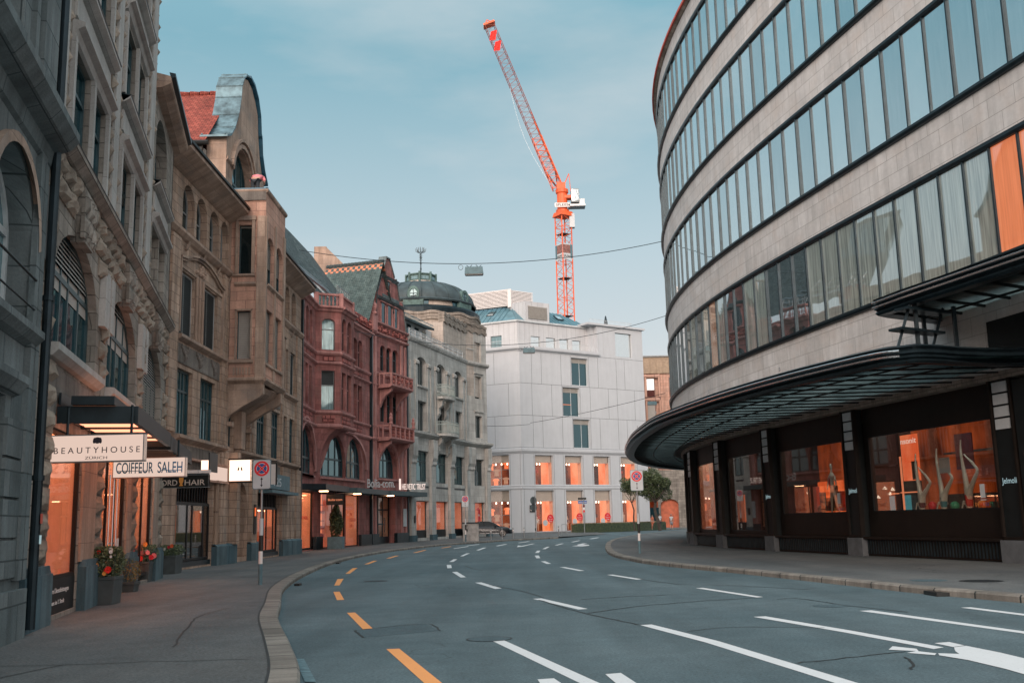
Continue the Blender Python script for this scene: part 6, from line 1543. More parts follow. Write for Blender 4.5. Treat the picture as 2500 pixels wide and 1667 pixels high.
mb = MB(); mb.fbox(FRa, 1.65, 4.55, .05, .09, 26.1, 27.75)
do = link('louvre_back', mb, 'grey_frame', rf); mb = MB()
for k in range(16): z = 26.15+.1*k; mb.face([FRa.P(1.68, .16, z), FRa.P(4.5, .16, z), FRa.P(4.5, .1, z+.09), FRa.P(1.68, .1, z+.09)])
link('louvre', mb, 'blind_light', do)
for fr, s0, s1, n0 in ((FRa, 7.2, 8.2, -1.2), (FLa, 3.9, 4.9, -1.6)):
    sl = 2.4/3.5; mb = MB(); z = lambda n: 25.8-sl*(n-.1)*1.0
    mb.hexa([fr.P(s0, n0, z(n0)-.0), fr.P(s1, n0, z(n0)), fr.P(s1, n0-1., z(n0-1.)), fr.P(s0, n0-1., z(n0-1.)), fr.P(s0, n0, z(n0)+.1), fr.P(s1, n0, z(n0)+.1), fr.P(s1, n0-1., z(n0-1.)+.1), fr.P(s0, n0-1., z(n0-1.)+.1)])
    so = link('skylight', mb, 'dark_metal', rf)
    mb = MB(); mb.face([fr.P(s0+.12, n0-.12, z(n0-.12)+.105), fr.P(s1-.12, n0-.12, z(n0-.12)+.105), fr.P(s1-.12, n0-.88, z(n0-.88)+.105), fr.P(s0+.12, n0-.88, z(n0-.88)+.105)]); link('skylight_pane', mb, 'win_sky', so)
mb = MB() # big louvred plant screen on the roof
LV = Fr(*[FLa.P(1.9, -2.6, 0)[i] for i in (0, 1)], -66.25, -1)
for k in range(12): z = 28.3+.17*k; mb.fbox(LV, 0, 14, -.1, .02, z, z+.1)
LV2 = Fr(*[FLa.P(1.9, -2.6, 0)[i] for i in (0, 1)], 55.25)
for k in range(12): z = 28.3+.17*k; mb.fbox(LV2, 0, 3.4, -.1, .02, z, z+.1)
mb.fbox(LV, -.05, .4, -.15, .06, 28.1, 30.4); mb.fbox(LV, 0, 14, -.1, .05, 30.3, 30.4)
lo = link('plant_screen', mb, 'sign_white', rf)
mb = MB(); mb.fbox(LV, 0.1, 14, -.3, -.2, 28.2, 30.25); mb.fbox(LV2, 0.1, 3.3, -.3, -.2, 28.2, 30.25); link('screen_back', mb, 'blind_grey', lo)
mb = MB()
facade(mb, FR, 12.1, 19.7, 22.1, 25.9, [(15.08, 17.85, 21.75+.4, 25.25, 0, .3)], .0)
mb.face([FR.P(12.1, 0, 22.1), FR.P(12.1, -3, 22.1), FR.P(12.1, -3, 25.9), FR.P(12.1, 0, 25.9)]); mb.face([FR.P(19.7, 0, 22.1), FR.P(19.7, -8, 22.1), FR.P(19.7, -8, 25.9), FR.P(19.7, 0, 25.9)])
mb.fbox(FR, 11.6, 12.1, -1.5, -.6, 22.4, 25.9); mb.fbox(FR, 10.4, 20.0, -9, .3, 25.9, 26.15)
link('corner_box', mb, 'panel_white', rf)
window(FR, rf, 15.08, 17.85, 22.15, 25.25, 0, .3, 0, 'grey_frame', 'win_sky', (), (), .06, label='large square window reflecting the sky')
mb = MB()
for i in range(42): mb.tube(FR.P(11.2+.17*i, -.3, 26.15), FR.P(11.2+.17*i, -.3, 26.75), .012, 4)
mb.tube(FR.P(11.2, -.3, 26.75), FR.P(18.3, -.3, 26.75), .025, 4); mb.tube(FR.P(18.3, -.3, 26.75), FR.P(18.3, -5, 26.75), .025, 4)
link('roof_railing', mb, 'white_frame', rf)
mb = MB()
for x in (12.3, 13.1): mb.fbox(FR, x, x+.01, .0, .006, 22.2, 25.9)
for x in (10.9, 11.35): mb.tube(FRa.P(x, .25, 22.5), FRa.P(x, .25, 25.7), .05, 6)
link('downpipe', mb, 'grey_frame', rf)
mb = MB(); c = FR.P(14.5, -1.0, 26.15); mb.lathe(c, [(.22, 0), (.26, .3), (.2, .75), (.12, 1.1), (.1, 1.25), (.05, 1.4), (0, 1.45)], 8); link('roof_cowl', mb, 'dark_metal', rf)

# ================================================================== brown building behind
BR = Fr(17.5, 150, 90)
rg = root('brown_building', (22, 150, .45), 'salmon and brown building in the gap behind the white building', 'building')
mb = MB(); facade(mb, BR, 0, 16, .4, 22.8, []); body(mb, BR, 0, 16, 25.3, 12); link('wall', mb, 'stone_orange', rg)
mb = MB(); mb.fbox(BR, -.2, 16.2, 0, .25, 22.85, 25.3)
for k in range(16): mb.fbox(BR, k*.95, k*.95+.08, .25, .32, 22.9, 25.2)
link('roof_cladding', mb, 'cladding', rg)
mb = MB(); mb.fbox(BR, -.2, 16.2, .0, .45, 25.3, 25.5); link('roof_edge', mb, 'grey_frame', rg)
for k in range(3):
    for q, z in enumerate((19.3, 15.6, 11.9, 8.2, 4.5)):
        a = .2+k*1.85 if k < 2 else 5.4; b = a+1.45
        if k == 2: a, b = 5.6, 7.4
        window(BR, rg, a, b, z, z+2.95, 0, .01, .02, 'stone_orange', 'win_sky' if (q == 0 and k == 1) else 'win_teal', (), (), .1, None)
        mb = MB(); mb.fbox(BR, a, b, .03, .06, z, z+(1.1 if q == 0 else 2.9)); link('panel', mb, 'win_brown' if q == 0 else 'blind_light', rg)
mb = MB()
for z in (22.4, 18.9, 15.2, 11.5, 7.8): mb.tube(BR.P(0, .4, z), BR.P(4.1, .4, z), .28, 8)
for x in (0.1, 2.1, 4.1): mb.tube(BR.P(x, .45, .4), BR.P(x, .45, 22.7), .16, 8)
link('pipe_frame', mb, 'stone_orange', rg)
# ================================================================== J: curved department store
def W(Y):
    if Y > 75: # the wall keeps curving back behind the visible edge
        t = 19.; b = 9.99-.01343*t+8.984e-3*t*t+1.161e-4*t**3-3.16e-7*t**4; d = -.01343+2*8.984e-3*t+3*1.161e-4*t*t; return b+d*(Y-75)+.02*(Y-75)**2
    t = Y-56
    return 9.99-.01343*t+8.984e-3*t*t+1.161e-4*t**3-3.16e-7*t**4
ys = [17+.75*i for i in range(92)]
JP = [(W(y), y) for y in ys]
J = CFr(JP, -1)
# the frame's s axis counts metres along the wall from Y=17; SJ finds s for a given Y
def SJ(Y):
    for i in range(len(JP)-1):
        if JP[i][1] <= Y <= JP[i+1][1]: return J.s[i]+(J.s[i+1]-J.s[i])*(Y-JP[i][1])/(JP[i+1][1]-JP[i][1])
    return J.s[-1] if Y > JP[-1][1] else 0
# curve runs away from the camera with the building on its right, so outward n points to -X
SMAX = J.s[-1]-.8; U = .54
rj = root('department_store', (16, 50, .12), 'curved five-storey department store with ribbon windows and a long glass canopy', 'building')
S0 = .7
bands = [(8.78, 12.08), (14.02, 17.42), (19.2, 22.5), (24.2, 27.3)]
mb = MB()
for z0, z1 in ((5.62, 8.66), (12.2, 13.9), (17.55, 19.07), (22.62, 24.08), (27.42, 28.5)):
    mb.fbox(J, S0, SMAX, U-.5, U, z0, z1, 0, 1.5)
link('stone_band', mb, 'travertine', rj)
mb = MB()
for z0, z1 in bands:
    mb.fprof(J, [(U, z0-.16), (U+.10, z0-.14), (U+.16, z0-.06), (U+.16, z0+.02), (U-.1, z0+.06)], S0, SMAX, 0, 1.5)
    mb.fprof(J, [(U-.1, z1-.08), (U+.06, z1-.06), (U+.10, z1+.02), (U+.10, z1+.12), (U, z1+.16)], S0, SMAX, 0, 1.5)
    k = int((SMAX-S0)/1.62)
link('sill_rail', mb, 'dark_metal', rj)
step = 1.215
nwin = int((SJ(76)-S0)/step)
wins = []
for r, (z0, z1) in enumerate(bands):
    for i in range(nwin): wins.append((r, i, z0, z1))
def wdist(w): return J.P(S0+step*(w[1]+.5), U, 0).y+w[0]*4
vis = [w for w in wins if J.P(S0+step*(w[1]+.5), U, 0).y > 24.5-0]
vis.sort(key=wdist); first = set((w[0], w[1]) for w in vis[:100])
mf = MB(); mp = MB()
for r, i, z0, z1 in wins:
    a = S0+step*i; b = a+step
    f = mf if (r, i) not in first else MB(); p = mp if (r, i) not in first else MB()
    f.fbox(J, a-.032, a+.032, U-.06, U+.045, z0+.03, z1-.02, 0, 9)
    jit = rnd.uniform(-.016, .016), rnd.uniform(-.016, .016)
    q = [J.P(a, U-.02+jit[0], z0), J.P(b, U-.02+jit[1], z0), J.P(b, U-.02+jit[1]*.5, z1), J.P(a, U-.02+jit[0]*.5, z1)]
    h = rnd.random(); 
    mat = 0; Y = J.P(a, 0, 0).y
    if r == 0: mat = 2 if h > .88 else (1 if rnd.random() < (.85 if Y < 37 else .35) else 4)
    if r == 0 and Y < 27.9: mat = 3
    if r and h > .72: mat = 5
    p.face(q, [(a, z0), (b, z0), (b, z1), (a, z1)], mat if p is mp else 0)
    if p is not mp:
        fo = link('window', f, 'dark_metal', rj); link('pane', p, ['win_sky', 'win_mix', 'win_mixlit', 'win_orange', 'win_reflect', 'win_sky_dark'][mat], fo)
o = link('window_range', mf, 'dark_metal', rj); o['kind'] = 'stuff'
o2 = link('pane_range', mp, ['win_sky', 'win_mix', 'win_mixlit', 'win_orange', 'win_reflect', 'win_sky_dark'], rj); o2['kind'] = 'stuff'
mb = MB(); mb.fprof(J, [(U-.3, 28.5), (U+.05, 28.52), (U+.2, 28.62), (U+.2, 28.72), (U-3, 28.85)], S0, SMAX, 0, 1.5); link('eaves', mb, 'lintel_stone', rj)
mb = MB(); mb.fprof(J, [(U+.2, 28.6), (U+.28, 28.62), (U+.28, 28.78), (U+.1, 28.82)], S0, SMAX, 0, 1.5); link('roof_edge', mb, 'goods_red', rj)
mb = MB() # core behind the ribbons, and the closed rear of the store
mb.fbox(J, S0, SMAX, U-2.2, U-1.9, 5.6, 28.6, 0, 3)
a = J.P(S0, -2, 0); b = J.P(SMAX, -2, 0)
for q in ([(a.x, a.y), (45, a.y)], [(45, a.y), (45, b.y)], [(45, b.y), (b.x, b.y)]):
    mb.face([(q[0][0], q[0][1], 0), (q[1][0], q[1][1], 0), (q[1][0], q[1][1], 28.7), (q[0][0], q[0][1], 28.7)])
mb.face([J.P(S0, U, z) for z in (5.6, 28.6)]+[J.P(S0, -2.5, z) for z in (28.6, 5.6)]); mb.face([J.P(SMAX, U, z) for z in (5.6, 28.6)]+[J.P(SMAX, -2.5, z) for z in (28.6, 5.6)])
link('core', mb, 'stone_grey', rj)
mb = MB(); n_ = 60
tops = [J.P(S0+(SMAX-S0)*i/n_, U-.1, 28.75) for i in range(n_+1)]
for i in range(n_): mb.face([tops[i], tops[i+1], (45, tops[i+1].y, 28.8), (45, tops[i].y, 28.8)])
link('roof', mb, 'dark_metal', rj)
mb = MB() # thin guard tubes below the lowest ribbon
# ground floor
mb = MB(); mb.fbox(J, S0, SMAX, -.3, .12, 5.40, 5.62, 0, 1.2); link('lintel', mb, 'lintel_stone', rj)
bays = [(77.5, 71.2), (70.4, 61.6), (60.5, 58.9), (58.2, 52.5), (51.3, 45.55), (44.75, 38.45), (37.6, 30.25), (29.2, 22.5)]
bays = [(71.0, 62.2, 1), (61.3, 59.9, 1), (58.2, 52.4, 2), (51.2, 45.6, 3), (44.6, 38.5, 4), (37.5, 30.3, 5)]
piers = [(78, 71.1), (62.1, 61.4), (59.8, 58.3), (52.3, 51.3), (45.5, 44.7), (38.4, 37.6), (30.2, 29.35)]
mb = MB()
mb.fbox(J, S0, SJ(29.3), -.8, -.4, .12, 5.4, 0, 1.2)
mb.fbox(J, SJ(72), SMAX, -.3, .0, .12, 5.4, 0, 1.2)
link('ground_wall', mb, 'brown_bronze', rj)
for (ya, yb) in piers[1:]:
    a, b = SJ(yb), SJ(ya)
    mb = MB(); mb.fbox(J, a, b, -.35, -.02, .12, 5.4, 0, 2); po = link('pier', mb, 'black_metal', rj)
    mb = MB(); mb.fbox(J, a-.04, a+.04, -.1, .06, .85, 5.4, 0, 2); mb.fbox(J, b-.04, b+.04, -.1, .06, .85, 5.4, 0, 2); mb.fbox(J, a, b, -.02, .04, .78, .86, 0, 2); link('pier_trim', mb, 'brown_bronze', po)
    mb = MB(); w = (b-a)
    for k in range(4): mb.fbox(J, a+.12, b-.12, -.02, .02, 3.95+.36*k, 4.25+.36*k, 0, 2)
    link('pier_light', mb, 'sign_dull', po)
    mb = MB(); mb.fbox(J, a-.1, b+.1, -.3, .1, .1, .76, 0, 2); link('pier_foot', mb, 'dark_joint', po)
    if ya < 47: text('lettering', 'Jelmoli', J, (a+b)/2, 2.38, .17, .0, 'letter_lit_cold', po, .62, 0, .004, True, True)
def jtext(s, fr, y, z, h, w, mat, par, n=-.1):
    return text('lettering', s, fr, y, z, h, n, mat, par, w, 0, 0, True, True)
styles = {1: 'glow_mid', 2: 'glow_orange', 3: 'glow_dim', 4: 'glow_dim', 5: 'glow_dim'}
brooms = {}
for (ya, yb, k) in bays:
    a, b = SJ(yb), SJ(ya); zt_ = 4.5 if k < 4 else 4.38; zb_ = .95 if k < 4 else 1.66
    mb = MB(); mb.fbox(J, a, b, -.42, -.3, zt_, 5.4, 0, 1.5); mb.fbox(J, a, b, -.42, -.28, .78, zb_, 0, 1.5); mb.fbox(J, a, b, -.35, .05, .72, .80, 0, 1.5); mb.fbox(J, a, b, -.35, -.12, .14, .72, 0, 1.5)
    mb.fbox(J, a, a+.28, -.42, -.3, zb_, zt_, 0, 2); mb.fbox(J, b-.28, b, -.42, -.3, zb_, zt_, 0, 2)
    bo = link('shop_surround', mb, 'brown_bronze', rj)
    mb = MB()
    for q in range(int((b-a)/.16)): x = a+.08+.16*q; mb.fbox(J, x, x+.05, -.12, -.09, .2, .68, 0, 9)
    link('vent_grille', mb, 'dark_metal', bo)
    fo, ro = shopwin(J, rj, a+.28, b-.28, zb_, zt_, .36, 1.7, 0, 'black_metal', styles[k], 'room_dark' if k > 2 else 'warm_white', (), (), .05, 'shop_glass_dark', label='shop window under the long canopy', up=.6)
    brooms[k] = (fo, ro, a, b, zb_, zt_)
fo, ro, a, b, z0, z1 = brooms[3]
mb = MB(); mb.fbox(J, a+.4, a+2.6, -2.0, -1.9, 1.4, 3.2, 0, 9); link('lit_case', mb, 'glow_peach', ro)
mb = MB()
for k in range(4): mb.fbox(J, a+.5, a+1.9, -1.85, -1.6, 1.6+.4*k, 1.64+.4*k, 0, 9)
for k in range(10): x, z = a+.6+rnd.random()*1.1, 1.64+.4*rnd.randint(0, 3); mb.fbox(J, x, x+.15, -1.8, -1.65, z, z+.22, 0, 9)
link('shelving', mb, 'goods_dark', ro)
fo, ro, a, b, z0, z1 = brooms[2]
for k in range(4):
    mb = MB(); mb.fbox(J, a+.7+k*1.2, a+1.5+k*1.2, -1.7, -1.4, 1.2+.5*(k % 2), 2.4+.5*(k % 3), 0, 9); link('goods', mb, ('goods_red', 'glow_peach', 'goods_dark', 'glow_orange')[k], ro)
mb = MB(); mb.fbox(J, a+.35, b-.35, -.9, -.86, 3.0, 3.12, 0, 2); link('shelf', mb, 'sign_white', ro)
fo, ro, a, b, z0, z1 = brooms[1]
for k in range(3):
    mb = MB(); mb.fbox(J, a+.7+k*1.6, a+1.5+k*1.6, -1.6, -1.4, 1.2, 2.2+.4*k, 0, 9); link('goods', mb, ('goods_red', 'glow_peach', 'goods_dark')[k], ro)
for k in (1, 2, 3, 4, 5):
    fo_, ro_2, a_, b_, z0_, z1_ = brooms[k]
    mb = MB(); mb.fbox(J, a_+.5, b_-.5, -.75, -.55, z1_+.4, z1_+.44, 0, 2); link('glow_strip', mb, 'hidden_cool_fill', ro_2)  # added cool strips, out of sight above the headers, brighten the displays
# bay 4: standing mannequin, warm racks
fo4, ro4, a, b, z0, z1 = brooms[4]
mb = MB(); mb.fbox(J, b-2.6, b-.5, -1.95, -1.85, 1.7, 3.0, 0, 9); mb.fbox(J, a+2.4, a+3.2, -1.95, -1.85, 1.7, 2.4, 0, 9); link('lit_case', mb, 'glow_orange', ro4)
mb = MB()
for k in range(4): mb.fbox(J, b-2.3+k*.5, b-2.1+k*.5, -1.8, -1.7, 1.75, 2.2, 0, 9)
link('goods', mb, 'goods_dark', ro4)
fo5, ro5, a5, b5, z05, z15 = brooms[5]
mb = MB(); mb.fbox(J, b5-1.75, b5-.75, -1.35, -1.3, 2.7, 4.36, 0, 9); lp = link('lit_panel', mb, 'glow_mid', ro5)
text('lettering', 'nsonit', J, b5-1.25, 4.05, .2, -1.29, 'letter_lit', lp, .95, 0, .01, True, True)
mb = MB(); mb.fbox(J, b5-1.85, b5-1.05, -1.28, -1.1, 1.7, 2.72, 0, 9); mb.fbox(J, b5-1.7, b5-1.4, -1.28, -1.24, 2.76, 3.4, 0, 9); link('display_case', mb, 'sign_black', ro5)
mb = MB(); mb.fbox(J, b5-1.9, b5-.95, -1.05, -1.0, 2.3, 2.34, 0, 9); mb.fbox(J, b5-.8, b5-.1, -1.05, -1.0, 2.28, 2.32, 0, 9); mb.fbox(J, b5-.95, b5-.9, -1.15, -1.1, 1.7, 3.6, 0, 9); link('glow_strip', mb, 'letter_orange', ro5)
for x in (b5-.6, b5-1.6): mb = MB(); mb.fbox(J, x, x+.36, -.98, -.96, 1.7, 2.22, 0, 9); link('screen', mb, 'screen_blue', ro5)
mb = MB(); mb.fbox(J, (a5+b5)/2-.9, (a5+b5)/2-.35, -.50, -.49, 2.85, 3.35, 0, 9); link('notice', mb, 'sign_dull', fo5)
for fo, b_, in ((fo5, a5), (fo4, a)):
    x = b_+.95
    mb = MB(); mb.fbox(J, x, x+.22, -.29, -.285, 2.0, 2.42, 0, 9); mb.fbox(J, x-.02, x+.24, -.29, -.285, 1.93, 1.96, 0, 9); link('notice', mb, 'sign_dull', fo)
    for q, (ch, m_) in enumerate(zip('DIVERSITY', ('bulb_gold', 'bulb_gold', 'sign_red', 'sign_red', 'shirt_pink', 'sign_blue', 'sign_blue', 'letter_green', 'letter_green'))):
        text('lettering', ch, J, x+.45-q*.092, 1.76, .11, -.28, m_, fo, .07 if ch != 'I' else .025, 0, .004, True, True)
for q, (k, x, n_, z, rr, m_) in enumerate(((5, b5-2.75, -1.0, 1.82, .15, 'sign_red'), (5, b5-3.95, -1.0, 1.80, .15, 'letter_green'), (5, b5-5.3, -1.0, 1.80, .14, 'bulb_gold'), (4, a+1.2, -1.1, 1.8, .14, 'sign_red'), (4, a+4.2, -1.2, 1.85, .18, 'goods_dark'))):
    mb = MB(); mb.ball(J.P(x, n_, z), rr, None, None, 12, 8); link('ball', mb, m_, brooms[k][1])
for q in range(9):
    mb = MB(); x = a+1.0+q*.55; mb.fbox(J, x, x+.28, -1.75, -1.6, 1.75, 2.3+.25*(q % 3), 0, 9); link('garment', mb, ('goods_red', 'goods_dark', 'swim_wine', 'swim_teal')[q % 4], ro4)
mb = MB(); mb.fbox(J, a5+.4, b5-2.4, -1.9, -1.8, 1.7, 2.2, 0, 2); mb.fbox(J, a5+.4, b5-2.4, -1.92, -1.86, 3.55, 3.62, 0, 2); link('dado', mb, 'goods_dark', ro5)
for x in (a5+1.0, a5+3.4): mb = MB(); mb.fbox(J, x, x+.9, -1.88, -1.84, 3.0, 4.2, 0, 9); link('picture_panel', mb, 'swim_wine', ro5)
# long lower canopy: outline follows the kerb side, rounded far end
CO = smooth([(14.6, 85), (12.6, 82.5), (11.2, 80), (9.9, 76.8), (8.6, 72.8), (7.6, 68.2), (6.85, 63), (6.35, 57.6), (6.0, 52), (5.93, 47), (6.0, 43.2), (6.4, 39.9), (6.95, 36.4), (7.55, 33.6), (8.3, 30.8), (9.15, 28.3), (9.75, 26.9), (10.2, 26.55)], 5)
CO = CO+smooth([(10.2, 26.55), (10.6, 26.3), (11.3, 26.5), (12.2, 26.95), (13.6, 27.3), (15.6, 27.0)], 4)[1:]
rk = root('entrance_canopy', (9, 45, 5.5), 'long curved dark canopy with glass panes wrapping the department store', 'canopy')
def edge(mb, pts, prof, mi=0):
    """profile (outward offset, z) swept round the canopy outline"""
    rows = [[(p[0], p[1], z) for p in offset(pts, o)] for o, z in prof]
    for r in range(len(prof)-1):
        for i in range(len(pts)-1): mb.face([rows[r][i], rows[r][i+1], rows[r+1][i+1], rows[r+1][i]], None, mi)
mb = MB(); edge(mb, CO, [(-.5, 5.50), (-.12, 5.46), (-.02, 5.52), (-.10, 5.58), (.0, 5.62), (-.12, 5.70), (-.02, 5.74), (-.10, 5.84), (.02, 5.90), (-.2, 5.98), (-1.2, 6.02)]); ko = link('fascia', mb, 'dark_metal', rk)
for zc in (5.66, 5.80):
    mb = MB(); T = offset(CO[:86], .045)
    for i in range(len(T)-1): mb.tube((T[i][0], T[i][1], zc), (T[i+1][0], T[i+1][1], zc), .030, 6, caps=False)
    link('chrome_tube', mb, 'chrome', rk)
mb = MB(); IN = offset(CO, -.45)
for i in range(len(IN)-1):
    p, q = IN[i], IN[i+1]
    mb.face([(p[0], p[1], 5.62), (q[0], q[1], 5.62), (max(q[0], W(q[1])-.1), q[1], 5.66), (max(p[0], W(p[1])-.1), p[1], 5.66)], [(p[0], p[1]), (q[0], q[1]), (W(q[1]), q[1]), (W(p[1]), p[1])])
link('canopy_glass', mb, 'canopy_glass', rk)
mb = MB()
def xin(y): # inner x of canopy outline at y
    for i in range(len(IN)-1):
        y0, y1 = IN[i+1][1], IN[i][1]
        if y0 <= y <= y1 and y1 > y0: return IN[i+1][0]+(IN[i][0]-IN[i+1][0])*(y-y0)/(y1-y0)
    return None
y = 27.5
while y < 80:
    x = xin(y)
    if x: mb.box(x, W(y), y-.03, y+.03, 5.565, 5.61)
    y += 1.05
for off in (1.7, 3.0):
    P = offset(CO[8:80], -off)
    for i in range(len(P)-1): mb.tube((P[i][0], P[i][1], 5.60), (P[i+1][0], P[i+1][1], 5.60), .03, 4, caps=False)
link('canopy_rib', mb, 'black_metal', rk)
for yq in (31.3, 36.5, 43.5, 50):
    c = Vector(((xin(yq) or 7)-.35, yq, 6.0)); mb = MB()
    for i in range(8):
        t0, t1 = 6.28*i/8, 6.28*(i+1)/8; mb.tube(c+Vector((0, .06*math.cos(t0), .08+.06*math.sin(t0))), c+Vector((0, .06*math.cos(t1), .08+.06*math.sin(t1))), .012, 4, caps=False)
    link('eye_bolt', mb, 'steel', rk)
# upper canopy at the entrance
ru = root('entrance_canopy', (12.5, 27, 7.5), 'short upper canopy with twin chrome tubes at the right edge of the view', 'canopy')
UO = [(14.4, 32.4), (11.25, 30.35), (10.9, 29.9)]; UO = [(14.5, 32.4), (11.3, 30.4), (10.85, 29.95), (11.2, 28.5), (12.4, 24.4), (13.6, 20.5), (14.6, 17.5)]
mb = MB(); edge(mb, UO, [(-.5, 7.45), (-.12, 7.42), (-.04, 7.48), (-.1, 7.56), (0, 7.6), (-.1, 7.7), (-.0, 7.75), (-.1, 7.84), (.02, 7.9), (-.3, 7.96), (-1.5, 8.0)]); link('fascia', mb, 'dark_metal', ru)
for zc in (7.65, 7.80):
    mb = MB(); T = offset(UO[2:], .03)
    for i in range(len(T)-1): mb.tube((T[i][0], T[i][1], zc), (T[i+1][0], T[i+1][1], zc), .032, 6, caps=False)
    link('chrome_tube', mb, 'chrome', ru)
mb = MB(); mb.face([(11.4, 30.1, 7.55), (14.6, 32.0, 7.55), (19, 32, 7.55), (19, 17, 7.55), (15.2, 17.5, 7.55), (12.9, 24.6, 7.55)]); link('canopy_glass', mb, 'canopy_glass', ru)
mb = MB()
dx, dy = .29, -.957
for k in range(12):
    c = Vector((11.3+dx*1.05*k, 30.1+dy*1.05*k, 7.5)); e = c+Vector((4.5, 2.6, 0)) ; mb.tube(c, c+(e-c)*.92, .05, 4)
for k in (1.6, 3.2): mb.tube((11.3+k*.866, 30.1+k*.5, 7.49), (11.3+k*.866+dx*13, 30.1+k*.5+dy*13, 7.49), .04, 4)
link('canopy_rib', mb, 'black_metal', ru)
# steel steps between the two canopies
rs = root('steel_ladder', (12.2, 28.5, 6.0), 'dark steel ladder frame standing between the lower and upper canopy', 'ladder')
mb = MB()
for (x, y) in ((11.55, 28.6), (13.0, 29.4), (12.3, 29.9)): mb.box(x-.05, x+.05, y-.05, y+.05, 5.9, 7.6)
link('post', mb, 'dark_metal', rs)
mb = MB()
for o in ((0, 0), (1.25, .75)):
    a = Vector((10.7+o[0], 28.05+o[1], 6.0)); b = Vector((11.35+o[0], 28.45+o[1], 7.45)); mb.tube(a, b, .05, 4)
link('stringer', mb, 'dark_metal', rs)
for k in range(3):
    t = .02+.42*k; a = Vector((10.45+.65*t, 27.9+.4*t, 6.0+1.45*t)); b = a+Vector((1.6, .95, 0)); mb = MB()
    w = Vector((-.12, .2, 0)); mb.hexa([a-w, b-w, b+w, a+w, a-w+Vector((0, 0, .07)), b-w+Vector((0, 0, .07)), b+w+Vector((0, 0, .07)), a+w+Vector((0, 0, .07))]); link('tread', mb, 'dark_metal', rs)
# dark entrance recess on the right
mb = MB(); mb.fbox(J, S0, SJ(29.3), U-.02, U+.05, 5.62, 7.0, 0, 1.2); link('entrance_head', mb, 'black_metal', rj)
mb = MB(); mb.fbox(J, SJ(27.2), SJ(29.2), -.1, .05, .3, 5.3, 0, 9); link('entrance_pier', mb, 'black_metal', rj)
mb = MB(); mb.fbox(J, SJ(28.3), SJ(28.95), .06, .08, 3.0, 3.2, 0, 9); link('lit_plate', mb, 'letter_orange', rj)

# ================================================================== crane
CY_ = 170.
rcn = root('tower_crane', (9.3, CY_, 26), 'orange luffing tower crane rising behind the white building', 'crane')
def lattice(mb, A, B, U_, V_, w, nseg, rm, rb, taper=1., only=None):
    """four-chord lattice from A to B; U_,V_ half-axes"""
    A, B = Vector(A), Vector(B)
    cor = [(-1, -1), (1, -1), (1, 1), (-1, 1)]
    pt = lambda t, c: A.lerp(B, t)+(U_*c[0]+V_*c[1])*w*(1+(taper-1)*t)
    for c in cor: mb.tube(pt(0, c), pt(1, c), rm, 5)
    for k in range(nseg):
        t0, t1 = k/nseg, (k+1)/nseg; tm = (t0+t1)/2
        for i in range(4):
            c, d = cor[i], cor[(i+1) % 4]
            mb.tube(pt(t0, c), pt(tm, d), rb, 4, caps=False); mb.tube(pt(tm, d), pt(t1, c), rb, 4, caps=False)
            if k % 3 == 0: mb.tube(pt(t0, c), pt(t0, d), rb, 4, caps=False)
a = R_(32); U_ = Vector((math.cos(a), math.sin(a), 0)); V_ = Vector((-math.sin(a), math.cos(a), 0))
mb = MB(); lattice(mb, (9.3, CY_, 20), (9.35, CY_, 53.6), U_, V_, 1.0, 16, .11, .045); link('mast', mb, 'crane_orange', rcn)
mb = MB()
for z in (35.8, 42.4, 50.2): mb.hexa([Vector((9.33, CY_, z))+U_*x*.9+V_*y*.9+Vector((0, 0, h)) for h in (0, .08) for x, y in ((-1, -1), (1, -1), (1, 1), (-1, 1))])
link('platform', mb, 'black_metal', rcn)
mb = MB()
mb.hexa([Vector((9.35, CY_, z))+U_*x*r+V_*y*r for z, r in ((53.4, 1.35), (54.2, 1.15)) for x, y in ((-1, -1), (1, -1), (1, 1), (-1, 1))]); mb.lathe((9.3, CY_, 54.2), [(1.15, 0), (1.15, .4), (.9, .5), (.9, 3.3), (1.1, 3.5), (1.1, 4.1), (.6, 4.3), (0, 4.3)], 14)
link('slewing_unit', mb, 'crane_orange', rcn)
mb = MB(); mb.box(7.9, 10.5, CY_-1.5, CY_-1.42, 54.75, 55.5); so = link('name_board', mb, 'sign_white', rcn)
text('lettering', 'SPLEISS', Fr(0, CY_-1.52, 90), 8.15, 54.93, .42, 0, 'goods_dark', so, 2.1, 0, .01)
BN = Fr(9.33+(-U_-V_).x*1.05, CY_+(-U_-V_).y*1.05, 90-32)
BN1 = Fr(*(Vector((9.33, CY_, 0))+(-V_-U_)*1.06)[:2], 58); BN2 = Fr(*(Vector((9.33, CY_, 0))+(-V_-U_)*1.06)[:2], -32, -1)
for fr, nm in ((BN1, 1), (BN2, 2)):
    mb = MB(); mb.fbox(fr, 0, 2.12, -.05, .02, 45.6, 48.4); bo = link('banner', mb, 'sign_dull', rcn)
    mb = MB(); mb.fbox(fr, .05, 1.6, .03, .04, 46.7, 48.2); link('banner_photo', mb, 'banner_photo', bo)
    mb = MB(); mb.fbox(fr, 1.6, 2.08, .03, .04, 45.9, 48.3); link('banner_stripe', mb, 'planter_blue', bo)
    text('lettering', 'SPLEISS', fr, .2, 45.95, .45, .05, 'goods_dark', bo, 1.35, 0, .01)
